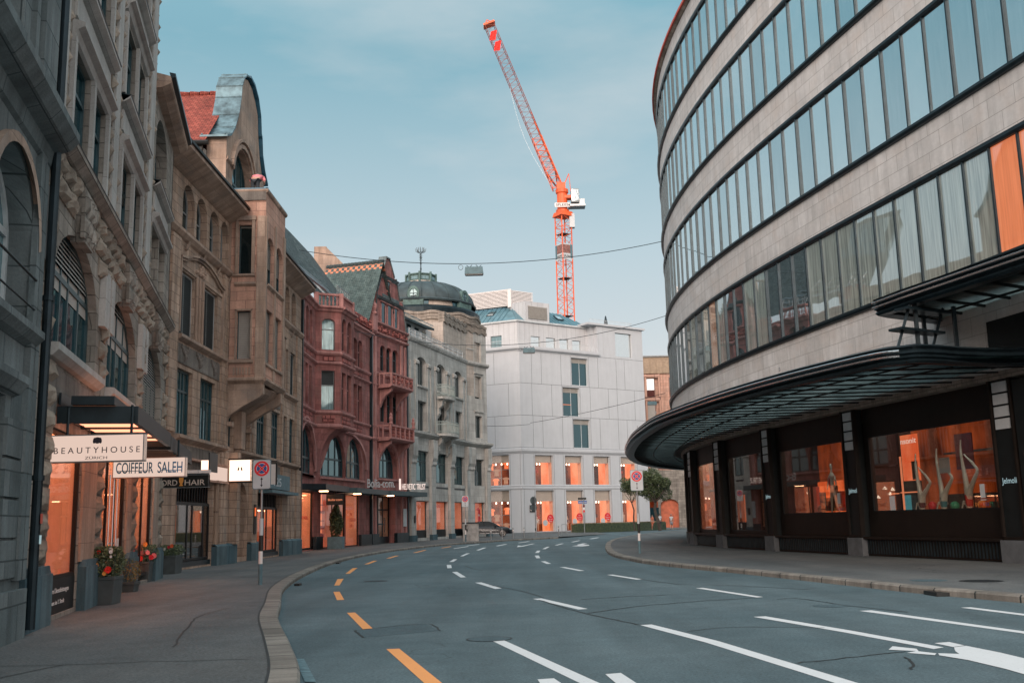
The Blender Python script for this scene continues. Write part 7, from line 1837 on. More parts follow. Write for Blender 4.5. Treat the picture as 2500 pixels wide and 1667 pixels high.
# jib
JA, JB = Vector((8.6, CY_, 58.6)), Vector((-2.7, CY_, 89.3)); d = (JB-JA).normalized(); n1 = Vector((d.z, 0, -d.x)); n2 = Vector((0, 1, 0))
mb = MB(); lattice(mb, JA+d*3, JB, n1, n2, .82, 27, .055, .026); mb.tube(JA, JA+d*3+n1*.8+n2*.8, .1, 5); mb.tube(JA, JA+d*3+n1*.8-n2*.8, .1, 5); mb.tube(JA, JA+d*3-n1*.8+n2*.8, .1, 5); mb.tube(JA, JA+d*3-n1*.8-n2*.8, .1, 5); jo = link('jib', mb, 'crane_dark', rcn)
mb = MB()
for k in range(10): t = .05+.035*k; c = JA.lerp(JB, t)+n1*.85; mb.tube(c, c+d*1.0, .16, 5)
mb.tube(JA+n1*.9, JA.lerp(JB, .45)+n1*.9, .09, 5); link('luffing_rack', mb, 'crane_orange', jo)
mb = MB(); lattice(mb, JA, JA.lerp(JB, .30), n1, n2, .84, 8, .08, .04); link('jib_foot', mb, 'crane_orange', jo)
mb = MB(); mb.hexa([JB-n1*1.1+n2*-.9, JB+n1*1.1-n2*.9, JB+n1*1.1+n2*.9, JB-n1*1.1+n2*.9, JB-n1*1.0+d*.35-n2*.9, JB+n1*1.0+d*.35-n2*.9, JB+n1*1.0+d*.35+n2*.9, JB-n1*1.0+d*.35+n2*.9]); mb.tube(JB-n1*1.1, JB+d*1.2, .08, 5); mb.tube(JB+n1*1.1, JB+d*1.2, .08, 5); link('jib_head', mb, 'crane_orange', jo)
for t in (.945, .88):
    mb = MB(); c = JA.lerp(JB, t)+n1*.75-n2*.9
    for k in range(3):
        for q in range(4):
            z0, z1 = -.45*q, -.45*(q+1); x0, x1 = -.35*k, -.35*(k+1); wv = lambda x, z: .15*math.sin(x*5+z*2)
            f = lambda x, z: c+Vector((x+.15*z, wv(x, z), z))
            mb.face([f(x0, z0), f(x1, z0-.1*k), f(x1, z1-.1*k), f(x0, z1)])
    link('flag', mb, 'red_cloth', jo)
mb = MB(); a_, b_ = JA.lerp(JB, .03)-n1*.9, JA.lerp(JB, .62)-n1*.9; P = [a_.lerp(b_, k/10)-n1*(1.1*math.sin(math.pi*k/10)) for k in range(11)]
for p, q in zip(P[:-1], P[1:]): mb.tube(p, q, .018, 4, caps=False)
link('cable', mb, 'steel', jo)
mb = MB(); mb.box(8.4, 9.9, CY_-.9, CY_+.9, 58.2, 59.4); mb.box(9.6, 11.2, CY_-.8, CY_+.8, 56.6, 57.1); mb.tube((9.4, CY_, 58.5), (10.6, CY_, 61.2), .08, 5); mb.tube((10.6, CY_, 61.2), (10.9, CY_, 57), .06, 5); link('machinery', mb, 'crane_orange', rcn)
mb = MB(); mb.box(10.8, 12.1, CY_-1.4, CY_+.2, 55.6, 58.0); cb = link('cab', mb, 'grey_frame', rcn)
mb = MB(); mb.box(10.85, 12.05, CY_-1.43, CY_-1.4, 55.8, 57.9); mb.box(12.2, 12.22, CY_-1.2, CY_, 55.9, 57.9); link('cab_window', mb, 'cab_glass', cb)
mb = MB(); mb.box(10.3, 13.2, CY_-1.5, CY_+.6, 54.9, 55.25); mb.box(12.2, 13.1, CY_-1., CY_+.3, 55.25, 56.3); link('cab_platform', mb, 'steel', rcn)
mb = MB(); mb.box(10.4, 11.3, CY_-.6, CY_+.5, 51.4, 53.8); link('switch_cabinet', mb, 'sign_dull', rcn)
# ================================================================== hanging and projecting signs
def hang(name, label, fr, s0, s1, z0, z1, mat, depth=.14, fm='steel', root_n=0, cat='sign'):
    r = root(name, fr.P((s0+s1)/2, 0, z0), label, cat)
    mb = MB(); mb.fbox(fr, s0, s1, -depth/2, depth/2, z0, z1); bo = link('board', mb, mat, r)
    mb = MB()
    for a in (s0, s1-.015): mb.fbox(fr, a, a+.015, -depth/2-.006, depth/2+.006, z0, z1)
    mb.fbox(fr, s0, s1, -depth/2-.006, depth/2+.006, z1, z1+.02); mb.fbox(fr, s0, s1, -depth/2-.006, depth/2+.006, z0-.02, z0); link('frame', mb, fm, r)
    return r, bo
def hframe(x, y, deg=90): return Fr(x, y, deg)   # boards that face the camera: s to the right, n towards -Y
H1 = hframe(-7.93, 17.5)
r, bo = hang('hanging_sign', 'cream BEAUTYHOUSE sign hanging in front of the first canopy', H1, .0, 1.6, 2.80, 3.235, 'sign_lit')
text('lettering', 'B E A U T Y H O U S E', H1, .065, 2.935, .105, .075, 'letter_dark', bo, 1.47, .004); text('lettering', 'ZÜRICH', H1, .60, 2.83, .05, .075, 'letter_dark', bo, .38, .004)
mb = MB()
for k in range(4): # the little four-petal emblem
    c = (.80-.054+.036*k, 3.145); w = .03; mb.fpoly(H1, [(c[0]+w*math.cos(a)*(.75)*(1-.25*math.sin(a)), c[1]-.012*abs(k-1.5)*0+.05*math.sin(a)) for a in [6.2832*i/12 for i in range(12)]], .07, .074+.001*k)
mb.fpoly(H1, [(.735, 3.19), (.75, 3.13), (.80, 3.09), (.85, 3.13), (.865, 3.19), (.80, 3.205)], .07, .0735); link('emblem', mb, 'letter_dark', bo)
mb = MB()
for x in (.25, 1.35): mb.tube(H1.P(x, 0, 3.25), H1.P(x, 0, 3.75), .025, 6)
link('bracket', mb, 'dark_metal', r)
H2 = hframe(-9.40, 24.0)
r, bo = hang('hanging_sign', 'white COIFFEUR SALEH sign with blue letters below the canopy', H2, 0, 1.70, 2.85, 3.28, 'sign_lit')
text('lettering', 'COIFFEUR', H2, .08, 2.94, .26, .075, 'letter_blue', bo, .87, .006, .008); text('lettering', 'SALEH', H2, 1.05, 2.94, .26, .075, 'letter_blue', bo, .58, .006, .008)
mb = MB(); mb.fbox(H2, .10, .93, .07, .078, 2.985, 3.0); mb.fbox(H2, 1.12, 1.62, .07, .078, 2.985, 3.0); link('letter_bar', mb, 'letter_blue', bo)
mb = MB()
for x in (.3, 1.5): mb.tube(H2.P(x, 0, 3.28), H2.P(x, 0, 3.7), .025, 6)
link('bracket', mb, 'dark_metal', r)
H3 = hframe(-12.8, 36.4)
r, bo = hang('hanging_sign', 'black LORD HAIR sign with gold clipper emblem', H3, .05, 1.95, 3.10, 3.52, 'sign_black')
text('lettering', 'LORD', H3, .14, 3.17, .20, .075, 'letter_cream', bo, .70, .004, .006); text('lettering', 'HAIR', H3, 1.10, 3.17, .20, .075, 'letter_cream', bo, .72, .004, .006)
mb = MB(); mb.fpoly(H3, [(.90, 3.44), (.905, 3.3), (.93, 3.25), (.95, 3.22), (.91, 3.15), (1.05, 3.15), (1.01, 3.22), (1.03, 3.25), (1.055, 3.3), (1.06, 3.44)], .07, .078); link('emblem', mb, 'bulb_gold', bo)
mb = MB(); mb.tube(H3.P(0, 0, 3.56), H3.P(1.95, 0, 3.56), .02, 6); link('bracket', mb, 'dark_metal', r)
H4 = hframe(-11.0, 33.0)
r = root('strip_sign', H4.P(.4, 0, 3.4), 'thin pale sign strip behind the white hairdresser sign', 'sign')
mb = MB(); mb.fbox(H4, .0, .80, -.05, .05, 3.40, 3.5); mb.fbox(H4, .83, 1.2, -.05, .05, 3.40, 3.5); link('board', mb, 'sign_white', r)
H5 = hframe(-11.75, 38.0)
r = root('light_box_sign', H5.P(.2, 0, 3.6), 'small lit box sign at the end of the canopies', 'sign')
mb = MB(); mb.fbox(H5, .20, .48, -.6, .3, 3.78, 4.12); link('board', mb, 'sign_lit_bright', r); mb = MB(); mb.fbox(H5, .5, .54, -.62, .42, 3.7, 4.4); link('frame', mb, 'sign_black', r)
H6 = hframe(-12.8, 45.6)
r, bo = hang('light_box_sign', 'square glowing light box with two small footprints on the tan house', H6, .10, 1.06, 3.70, 4.62, 'sign_lit_bright', .2, 'brown_bronze')
mb = MB()
for x, t in ((.52, -1), (.66, 1)):
    mb.fpoly(H6, [(x+.035*math.cos(a)-t*.02*math.sin(a), 4.22+.085*math.sin(a)) for a in [6.2832*i/10 for i in range(10)]], .1, .108)
    for k in range(4): mb.ball(H6.P(x-.03+.02*k, .105, 4.32+.01*math.sin(k)), .010, None, None, 5, 4)
link('footprints', mb, 'letter_dark', bo)
mb = MB(); mb.tube(H6.P(-.05, 0, 4.68), H6.P(1.2, 0, 4.68), .025, 6); mb.tube(H6.P(-.05, 0, 3.64), H6.P(1.2, 0, 3.64), .025, 6); link('bracket', mb, 'black_metal', r)
H7 = hframe(-12.8, 50.4)
r = root('projecting_sign', H7.P(.9, 0, 3.7), 'narrow projecting sign seen edge on behind the no stopping sign', 'sign')
mb = MB(); mb.fbox(H7, .55, 1.05, -.06, .06, 3.72, 4.7); link('board', mb, 'sign_white', r); mb = MB(); mb.fbox(H7, 1.05, 1.10, -.08, .08, 3.68, 4.74); mb.tube(H7.P(0, 0, 4.85), H7.P(1.1, 0, 4.85), .02, 6); link('frame', mb, 'black_metal', r)
H8 = hframe(-12.35, 67.2)
r, bo = hang('hanging_sign', 'black sign with orange furniture shop name below the red bay', H8, 0, 1.15, 3.02, 3.66, 'sign_black', .12, 'black_metal')
text('lettering', 'Bolia·com', H8, .12, 3.27, .15, .07, 'letter_orange', bo, .92, .006, .004)
mb = MB(); mb.tube(H8.P(.55, 0, 3.66), H8.P(.55, 0, 3.9), .04, 6); link('bracket', mb, 'black_metal', r)

# ================================================================== no stopping signs
def nostop(loc, label, hp, ps=1., rz=0, sticker=True):
    r = root('no_stopping_sign', loc, label, 'road sign', 'no stopping signs on black and white poles')
    F = Fr(loc[0], loc[1], 90); z = loc[2]
    H = hp-z; pw, ph = .50*ps, .80*ps
    mb = MB(); mb.tube((loc[0], loc[1], z), (loc[0], loc[1], z+H-.05), .030, 10); link('pole', mb, 'steel', r)
    mb = MB(); b0 = 0.
    for k, (a, b, m_) in enumerate(((0., .55, 'planter_blue'), (.55, .88, 'sign_white'), (.88, 1.3, 'sign_black'), (1.3, 1.75, 'sign_dull'))):
        mb = MB(); mb.tube((loc[0], loc[1], z+a), (loc[0], loc[1], z+b), .055, 12); link('pole_band', mb, m_, r)
    def rr(x0, x1, z0, z1, rad, n0, n1, mat, nm, par, k=5):
        P = []
        for cx_, cz_, a0 in ((x1-rad, z1-rad, 0), (x0+rad, z1-rad, 90), (x0+rad, z0+rad, 180), (x1-rad, z0+rad, 270)):
            for i in range(k+1): t = R_(a0+90*i/k); P.append((cx_+rad*math.cos(t), cz_+rad*math.sin(t)))
        m = MB(); m.fpoly(F, P, n0, n1); return link(nm, m, mat, par)
    pl_ = rr(-pw/2, pw/2, hp-ph, hp, .05*ps, .035, .05, 'planter_blue', 'sign_plate', r)
    rr(-pw/2+.015, pw/2-.015, hp-ph+.015, hp-.015, .045*ps, .05, .053, 'sign_dull', 'face', pl_)
    def dsc(c, rad, n, mat, nm, k=32): m = MB(); m.fpoly(F, [(c[0]+rad*math.cos(6.2832*i/k), c[1]+rad*math.sin(6.2832*i/k)) for i in range(k)], n-.002, n); return link(nm, m, mat, pl_)
    c = (0, hp-.245*ps); R0 = .205*ps; dsc(c, R0, .056, 'sign_red', 'red_disc')
    m = MB() # blue quarters
    m2 = MB(); ri = R0*.70; g = R0*.10
    for q in range(4):
        m = MB(); a0 = R_(q*90+0)
        P = [(0, 0)]+[(math.cos(t), math.sin(t)) for t in [a0-R_(37)+R_(74)*i/8 for i in range(9)]]
        d_ = (math.cos(a0), math.sin(a0))
        for e, n_, mm in ((1.03, .058, 'sign_white'), (.93, .060, 'sign_blue')):
            m = MB(); k0 = g*1.4 if mm == 'sign_white' else g*1.9
            pts = [(c[0]+d_[0]*k0+ (p[0]*ri*e-(0 if i else 0)), c[1]+d_[1]*k0+p[1]*ri*e) for i, p in enumerate(P)]
            pts = [pts[0]]+[(c[0]+p[0]*ri*e, c[1]+p[1]*ri*e) for p in P[1:]]
            m.fpoly(F, pts, n_-.002, n_); link('blue_quarter' if mm == 'sign_blue' else 'quarter_rim', m, mm, pl_)
    m = MB(); x0 = 0; za, zb = hp-ph+.06*ps, hp-.48*ps
    m.fbox(F, -.009, .009, .052, .058, za+.05*ps, zb-.05*ps); m.fpoly(F, [(-.035*ps, zb-.06*ps), (.035*ps, zb-.06*ps), (0, zb)], .052, .058); m.fpoly(F, [(-.035*ps, za+.06*ps), (0, za), (.035*ps, za+.06*ps)], .052, .058); link('arrow', m, 'letter_dark', pl_)
    return r
nostop((-6.89, 27.94, .12), 'no stopping sign on the left pavement before the gabled house, nearest of the road signs', 3.45, 1.0)
nostop((5.46, 46.3, .12), 'no stopping sign on the right pavement at the kerb tip by the department store', 3.80, 1.16)
nostop((-3.94, 80.2, .22), 'distant no stopping sign beside the pale utility cabinet', 3.75, 1.1)

# ================================================================== planters
def planter(name, x, y, z, w, d, h, rz, label, mat, plant, seed, spread=1., tall=.5, flowers=()):
    rg_ = random.Random(seed)
    r = root(name, (x, y, z), label, 'planter', 'flower planters in front of the left shops' if flowers else None)
    r.rotation_euler = (0, 0, 0); t = R_(rz); ux, uy = math.cos(t), math.sin(t); F = Fr(x, y, 90-rz)
    mb = MB(); e = .03
    q = lambda s, n, zz: F.P(s, n, zz)
    mb.hexa([q(-w/2+e, d/2-e, z), q(w/2-e, d/2-e, z), q(w/2-e, -d/2+e, z), q(-w/2+e, -d/2+e, z), q(-w/2, d/2, z+h), q(w/2, d/2, z+h), q(w/2, -d/2, z+h), q(-w/2, -d/2, z+h)])
    for a, b, c, dd in ((-w/2, w/2, d/2-.04, d/2+.012), (-w/2, w/2, -d/2-.012, -d/2+.04)): mb.fbox(F, a, b, c, dd, z+h-.06, z+h+.012)
    mb.fbox(F, -w/2-.012, -w/2+.04, -d/2, d/2, z+h-.06, z+h+.011); mb.fbox(F, w/2-.04, w/2+.012, -d/2, d/2, z+h-.06, z+h+.011)
    link('box', mb, mat, r, bevel=.008)
    mb = MB()
    for k in range(plant):
        a = rg_.uniform(0, 6.28); rr = math.sqrt(rg_.random())*.5*spread; zz = z+h+rg_.random()**.8*tall
        f = 1-.5*abs((zz-z-h)/tall-.45)
        c = Vector((x+math.cos(a)*rr*w*f*1.5, y+math.sin(a)*rr*d*f*1.5, zz)); s = rg_.uniform(.02, .05)
        u = Vector((rg_.uniform(-1, 1), rg_.uniform(-1, 1), rg_.uniform(-.3, 1))).normalized(); v = u.orthogonal().normalized()
        mb.face([c-v*s*.5, c+u*s, c+v*s*.5, c-u*s*.8], [(0, 0)]*4, k % 2)
    for k in range(10):
        a = rg_.uniform(0, 6.28); mb.tube((x, y, z+h-.02), (x+math.cos(a)*w*.45, y+math.sin(a)*d*.45, z+h+tall*rg_.uniform(.5, .95)), .008, 4, 0, .004)
    link('plant', mb, ['leaf_dark', 'leaf'], r)
    for k, (fx, fz, m_, rad) in enumerate(flowers):
        mb = MB(); fy = rg_.uniform(-.5, -.1)*d
        for p in range(9):
            a = 6.2832*p/9; c = Vector((x+fx*w, y+fy-d*.2, z+h+fz)); o = Vector((math.cos(a), -.3, math.sin(a)))*rad; sd = Vector((-math.sin(a), 0, math.cos(a)))*rad*.45
            mb.face([c, c+o*.7-sd, c+o, c+o*.7+sd])
        mb.ball(c, rad*.45, None, None, 6, 4)
        link('flower', mb, m_, r)
    return r
planter('planter', -8.68, 22.0, .12, .52, .70, .56, 6, 'grey planter nearest the camera, dark bush with few red and white blossoms', 'planter_grey', 2600, 11, 1., .62,
        ((.42, .16, 'red_cloth', .075), (.30, .14, 'red_cloth', .06), (.26, .08, 'bulb_gold', .045), (-.02, .26, 'bulb_gold', .045), (-.12, .17, 'bulb_gold', .03), (-.06, .52, 'red_cloth', .045), (.36, .56, 'shirt_white', .05), (.46, .52, 'shirt_white', .045), (.5, .42, 'shirt_white', .03)))
planter('planter', -11.22, 31.3, .12, .52, .9, .58, 6, 'grey planter crowded with red, pink and yellow flowers, second from the camera', 'planter_grey', 2200, 12, 1., .5,
        ((-.35, .30, 'shirt_pink', .09), (.10, .26, 'red_cloth', .11), (.0, .34, 'red_cloth', .1), (.2, .12, 'red_cloth', .09), (-.05, .44, 'crane_orange', .1), (-.2, .5, 'bulb_gold', .09), (.05, .56, 'bulb_gold', .09), (.32, .52, 'bulb_gold', .08), (.36, .34, 'sign_white', .05), (.62, .28, 'shirt_pink', .07), (.8, .18, 'shirt_pink', .09), (.7, .14, 'swim_red', .08), (-.4, .42, 'bulb_gold', .06)))
planter('planter', -12.2, 36.6, .12, .62, 1.0, .62, 4, 'grey planter with low dark plants, furthest of the flower planters', 'planter_grey', 1600, 13, 1., .36,
        ((-.05, .24, 'sign_white', .05), (.35, .34, 'crane_orange', .07), (.2, .3, 'swim_red', .06)))
planter('flower_pot', -9.72, 26.2, .12, .34, .4, .24, 0, 'small pot with golden brown foliage beside the shop door', 'planter_grey', 1, 14, 1., .1)

r = [o for o in COL.objects if o.name.startswith('flower_pot')][0]
for ch in list(r.children):
    if ch.name.startswith('plant'): bpy.data.objects.remove(ch)
def clump(name, c, rx, ry, rz, k, size, mats, parent, seed=1, lobes=None):
    """crown made of many leaf-sized faces gathered in uneven clumps"""
    g = random.Random(seed); mb = MB(); c = Vector(c)
    L = lobes or [(0, 0, 0, 1)]
    for i in range(k):
        o = L[g.randrange(len(L))]
        a, b = g.uniform(0, 6.283), math.acos(g.uniform(-1, 1)); rr = (.45+.55*g.random()**.5)*o[3]
        if g.random() < .12: rr *= 1.15
        p = c+Vector(((o[0]+rr*math.sin(b)*math.cos(a))*rx, (o[1]+rr*math.sin(b)*math.sin(a))*ry, (o[2]+rr*math.cos(b))*rz))
        u = Vector((g.gauss(0, 1), g.gauss(0, 1), g.gauss(0, .7))).normalized(); v = u.cross(Vector((g.gauss(0, 1), g.gauss(0, 1), g.gauss(0, 1)))).normalized(); s = size*g.uniform(.6, 1.3)
        mb.face([p-u*s, p+v*s*.55, p+u*s, p-v*s*.55], [(0, 0)]*4, g.randrange(len(mats)))
    return link(name, mb, mats, parent)
clump('plant', (-9.72, 26.2, .62), .24, .3, .30, 1300, .02, ['leaf_gold', 'leaf_gold', 'leaf'], r, 3)
r = root('potted_tree', (-12.0, 68.9, .16), 'small clipped bay tree in a teal box outside the furniture shop', 'potted tree')
mb = MB(); F = Fr(-12.0, 68.9, 90); mb.fbox(F, -.5, .5, -.5, .5, .16, .95); link('box', mb, 'planter_blue', r, bevel=.02)
mb = MB(); mb.tube((-12, 68.9, .9), (-12, 68.9, 1.9), .05, 8); link('trunk', mb, 'bark', r)
clump('crown', (-12.0, 68.9, 2.0), .58, .58, 1.1, 3800, .07, ['leaf_dark', 'leaf_dark', 'leaf'], r, 4, [(0, 0, -.35, .75), (0, 0, .1, .7), (.2, 0, -.1, .6), (-.25, .1, .2, .5), (0, 0, .65, .35)])

# ================================================================== utility cabinet, bollards, signals
r = root('utility_cabinet', (-3.6, 81.9, .23), 'pale concrete utility cabinet with a flat lid on the kerb', 'cabinet')
F = Fr(-3.6, 81.9, 90)
mb = MB(); mb.fbox(F, -.62, .62, -.35, .35, .2, 1.62); link('body', mb, 'concrete', r, bevel=.02); mb = MB(); mb.fbox(F, -.70, .70, -.43, .43, 1.62, 1.70); link('lid', mb, 'dark_metal', r)
mb = MB(); mb.fbox(F, -.35, -.24, .35, .40, 1.0, 1.18); mb.fbox(F, -.45, -.2, .35, .39, 1.42, 1.47); link('lock', mb, 'sign_black', r)
bl = [(-2.12, 85.4), (-1.22, 87.0), (-.3, 89.2), (.66, 91.0), (3.9, 96.2)]
for i, (x, y) in enumerate(bl):
    z = rise(y)+.12
    if i == 0:
        b0 = root('bollard', (x, y, z), 'grey steel bollard in front of the dark car door', 'bollard', 'steel bollards along the kerb')
        mb = MB(); mb.tube((x, y, z), (x, y, z+.82), .05, 10); mb.ball((x, y, z+.84), .06); link('post', mb, 'steel', b0)
        mb = MB(); mb.tube((x, y, z+.62), (x, y, z+.72), .056, 10); link('ring', mb, 'sign_white', b0)
    else: copytree(b0, (x-bl[0][0], y-bl[0][1], z-(rise(bl[0][1])+.12)), ('', 'grey steel bollard in front of the dark car bonnet', 'grey steel bollard right of the parked car, before the white building corner', 'grey steel bollard next to the traffic light pole', 'lone grey bollard near the end of the hedge')[i])
TL = (1.72, 95.2); z = rise(TL[1])+.12; F = Fr(TL[0], TL[1], 90)
r = root('traffic_light', (TL[0], TL[1], z), 'dark green traffic light seen from behind on a grey pole', 'traffic light')
mb = MB(); mb.tube((TL[0]+.05, TL[1], z-.1), (TL[0]+.05, TL[1], 4.0), .05, 10); link('pole', mb, 'steel', r)
mb = MB(); mb.fbox(F, -.02, .1, -.08, .08, .8, 1.05); link('button_box', mb, 'sign_black', r)
for zz in (3.55, 2.9):
    mb = MB(); mb.fpoly(F, [(-.1+.30*math.cos(6.2832*i/20), zz+.37*math.sin(6.2832*i/20)) for i in range(20)], -.02, .02); ho = link('backing_board', mb, 'teal_frame', r)
    mb = MB(); mb.fbox(F, -.24, .02, .02, .2, zz-.3, zz+.3); link('housing', mb, 'dark_metal', ho)
SP = (7.1, 110.5); z = rise(SP[1]); F = Fr(SP[0], SP[1], 90)
r = root('street_name_sign', (SP[0], SP[1], z), 'pole with a dark plate above a blue street name plate before the hedge', 'street sign')
mb = MB(); mb.tube((SP[0]+.15, SP[1], z), (SP[0]+.15, SP[1], 3.9), .05, 8); link('pole', mb, 'steel', r)
mb = MB(); mb.fbox(F, -.45, .45, -.02, .02, 3.82, 4.06); link('dark_plate', mb, 'sign_black', r)
mb = MB(); mb.fbox(F, -.45, .50, -.02, .03, 3.42, 3.72); so = link('name_plate', mb, 'sign_blue', r); text('lettering', 'Seidengasse', F, -.4, 3.5, .15, .035, 'sign_white', so, .85)
for k, m_ in enumerate(('sign_red', 'sign_white', 'swim_wine')):
    mb = MB(); mb.fbox(F, .06, .26, .0, .06, 2.5+.27*k, 2.72+.27*k); link('sticker', mb, m_, r)
# hedge with wooden rails
HP = smooth([(6.1, 113.6), (8.5, 115.7), (12, 118.7), (17.2, 123.4)], 6)
HF = CFr(HP, -1); HL = HF.s[-1]
r = root('hedge', (6.1, 113.6, .3), 'low clipped green hedge in front of the lit clothing shop windows', 'hedge')
mb = MB(); mb.fbox(HF, 0, HL, -.8, .0, .3, 1.18, 0, 1.); link('inner_branches', mb, 'leaf_dark', r)
g = random.Random(5); mb = MB()
for i in range(15000):
    s = g.uniform(0, HL); top_ = g.random() < .3; zz = 1.2+g.gauss(0, .05) if top_ else g.uniform(.3, 1.2); n_ = g.uniform(-.8, .05) if top_ else .03+g.gauss(0, .05)
    p = HF.P(s, n_, zz); u = Vector((g.gauss(0, 1), g.gauss(0, 1), g.gauss(0, 1))).normalized(); v = u.orthogonal(); q = .06*g.uniform(.6, 1.3); mb.face([p-u*q, p+v*q*.5, p+u*q, p-v*q*.5], [(0, 0)]*4, g.randrange(2))
link('leaves', mb, ['hedge_leaf', 'leaf_dark'], r)
r = root('rail_fence', (6.1, 113, .3), 'thin pale wooden rail running round the low hedge', 'fence')
mb = MB(); P = [HF.P(HL*i/16, .15, 1.32) for i in range(17)]
for a, b in zip(P[:-1], P[1:]): mb.tube(a, b, .05, 5)
for i in (0, 3): mb.tube(P[i], P[i]-Vector((0, 0, 1.2)), .05, 5)
link('rail', mb, 'stone_tan_plain', r)
mb = MB(); mb.tube((4.6, 105, .3), (4.6, 105, 1.3), .03, 6); mb.tube((5.1, 105.2, .3), (5.1, 105.2, 1.3), .03, 6); mb.tube((4.6, 105, 1.3), (5.1, 105.2, 1.3), .03, 6); r = root('hoop_barrier', (4.8, 105, .3), 'thin grey metal hoop left of the hedge', 'barrier'); link('hoop', mb, 'steel', r)
# tree
def limb(mb, a, b, r0, r1, g, k=4):
    a, b = Vector(a), Vector(b); p = a
    for i in range(k):
        q = a.lerp(b, (i+1)/k)+Vector((g.uniform(-1, 1), g.uniform(-1, 1), 0))*(b-a).length*.04; mb.tube(p, q, r0+(r1-r0)*i/k, 7, 0, r0+(r1-r0)*(i+1)/k, False); p = q
    return p
g = random.Random(9)
for (x, y, lab, R0, hx, cr) in ((15.6, 112.5, 'leafy green street tree beside the department store corner', .22, 4.5, 1.95), (13.1, 114.5, 'slim young street tree left of the bigger leafy tree', .10, 4.6, 1.15)):
    z = rise(y)+.1; r = root('street_tree', (x, y, z), lab, 'tree', None); mb = MB(); t = limb(mb, (x, y, z), (x-.5 if R0 > .2 else x-.2, y, z+3.), R0, R0*.7, g)
    for k in range(7): a = 6.28*k/7; limb(mb, t, t+Vector((math.cos(a)*cr*.8, math.sin(a)*cr*.8, 1.2+1.6*g.random())), R0*.4, R0*.1, g, 3)
    link('trunk', mb, 'bark', r)
    lb = [(0, 0, 0, .55)]+[(g.uniform(-.65, .65), g.uniform(-.6, .6), g.uniform(-.55, .6), g.uniform(.3, .5)) for _ in range(12)]
    clump('crown', (x-.5 if R0 > .2 else x-.2, y, z+hx+.3), cr*1.05, cr, cr*1.0, 15000 if R0 > .2 else 3500, .085, ['leaf', 'leaf', 'leaf_dark'], r, 7, lb)
# blue neon sign deep in the side street, cafe front and low wall
r = root('neon_sign', (18.9, 135, 4), 'small blue glowing sign glimpsed through the tree', 'sign')
mb = MB(); mb.box(17.6, 18.5, 134.9, 135, 4.9, 5.8); mb.box(16.7, 17.5, 134.9, 135, 5.6, 5.9); link('neon', mb, 'blue_neon', r)
r = root('cafe_front', (20, 137, .4), 'small warm lit cafe front deep in the side street behind the tree', 'shop front')
CF_ = Fr(17.0, 137, 90); mb = MB(); facade(mb, CF_, 0, 9, .3, 8, [(2.2, 4.6, .3, 4.2, .8, .3)]); link('wall', mb, 'stone_grey', r)
mb = MB(); mb.fbox(CF_, .2, 1.8, .05, .1, 3.1, 4.2); link('lit_strip', mb, 'glow_low', r); mb = MB(); mb.fbox(CF_, .2, 1.9, .05, .12, 1.4, 3.1); link('window', mb, 'win_teal', r)
mb = MB(); mb.fbox(CF_, 2.2, 4.6, -.6, -.5, .3, 4.2); link('interior', mb, 'plain_orange', r)  # warm light inside is painted as a plain orange sheet

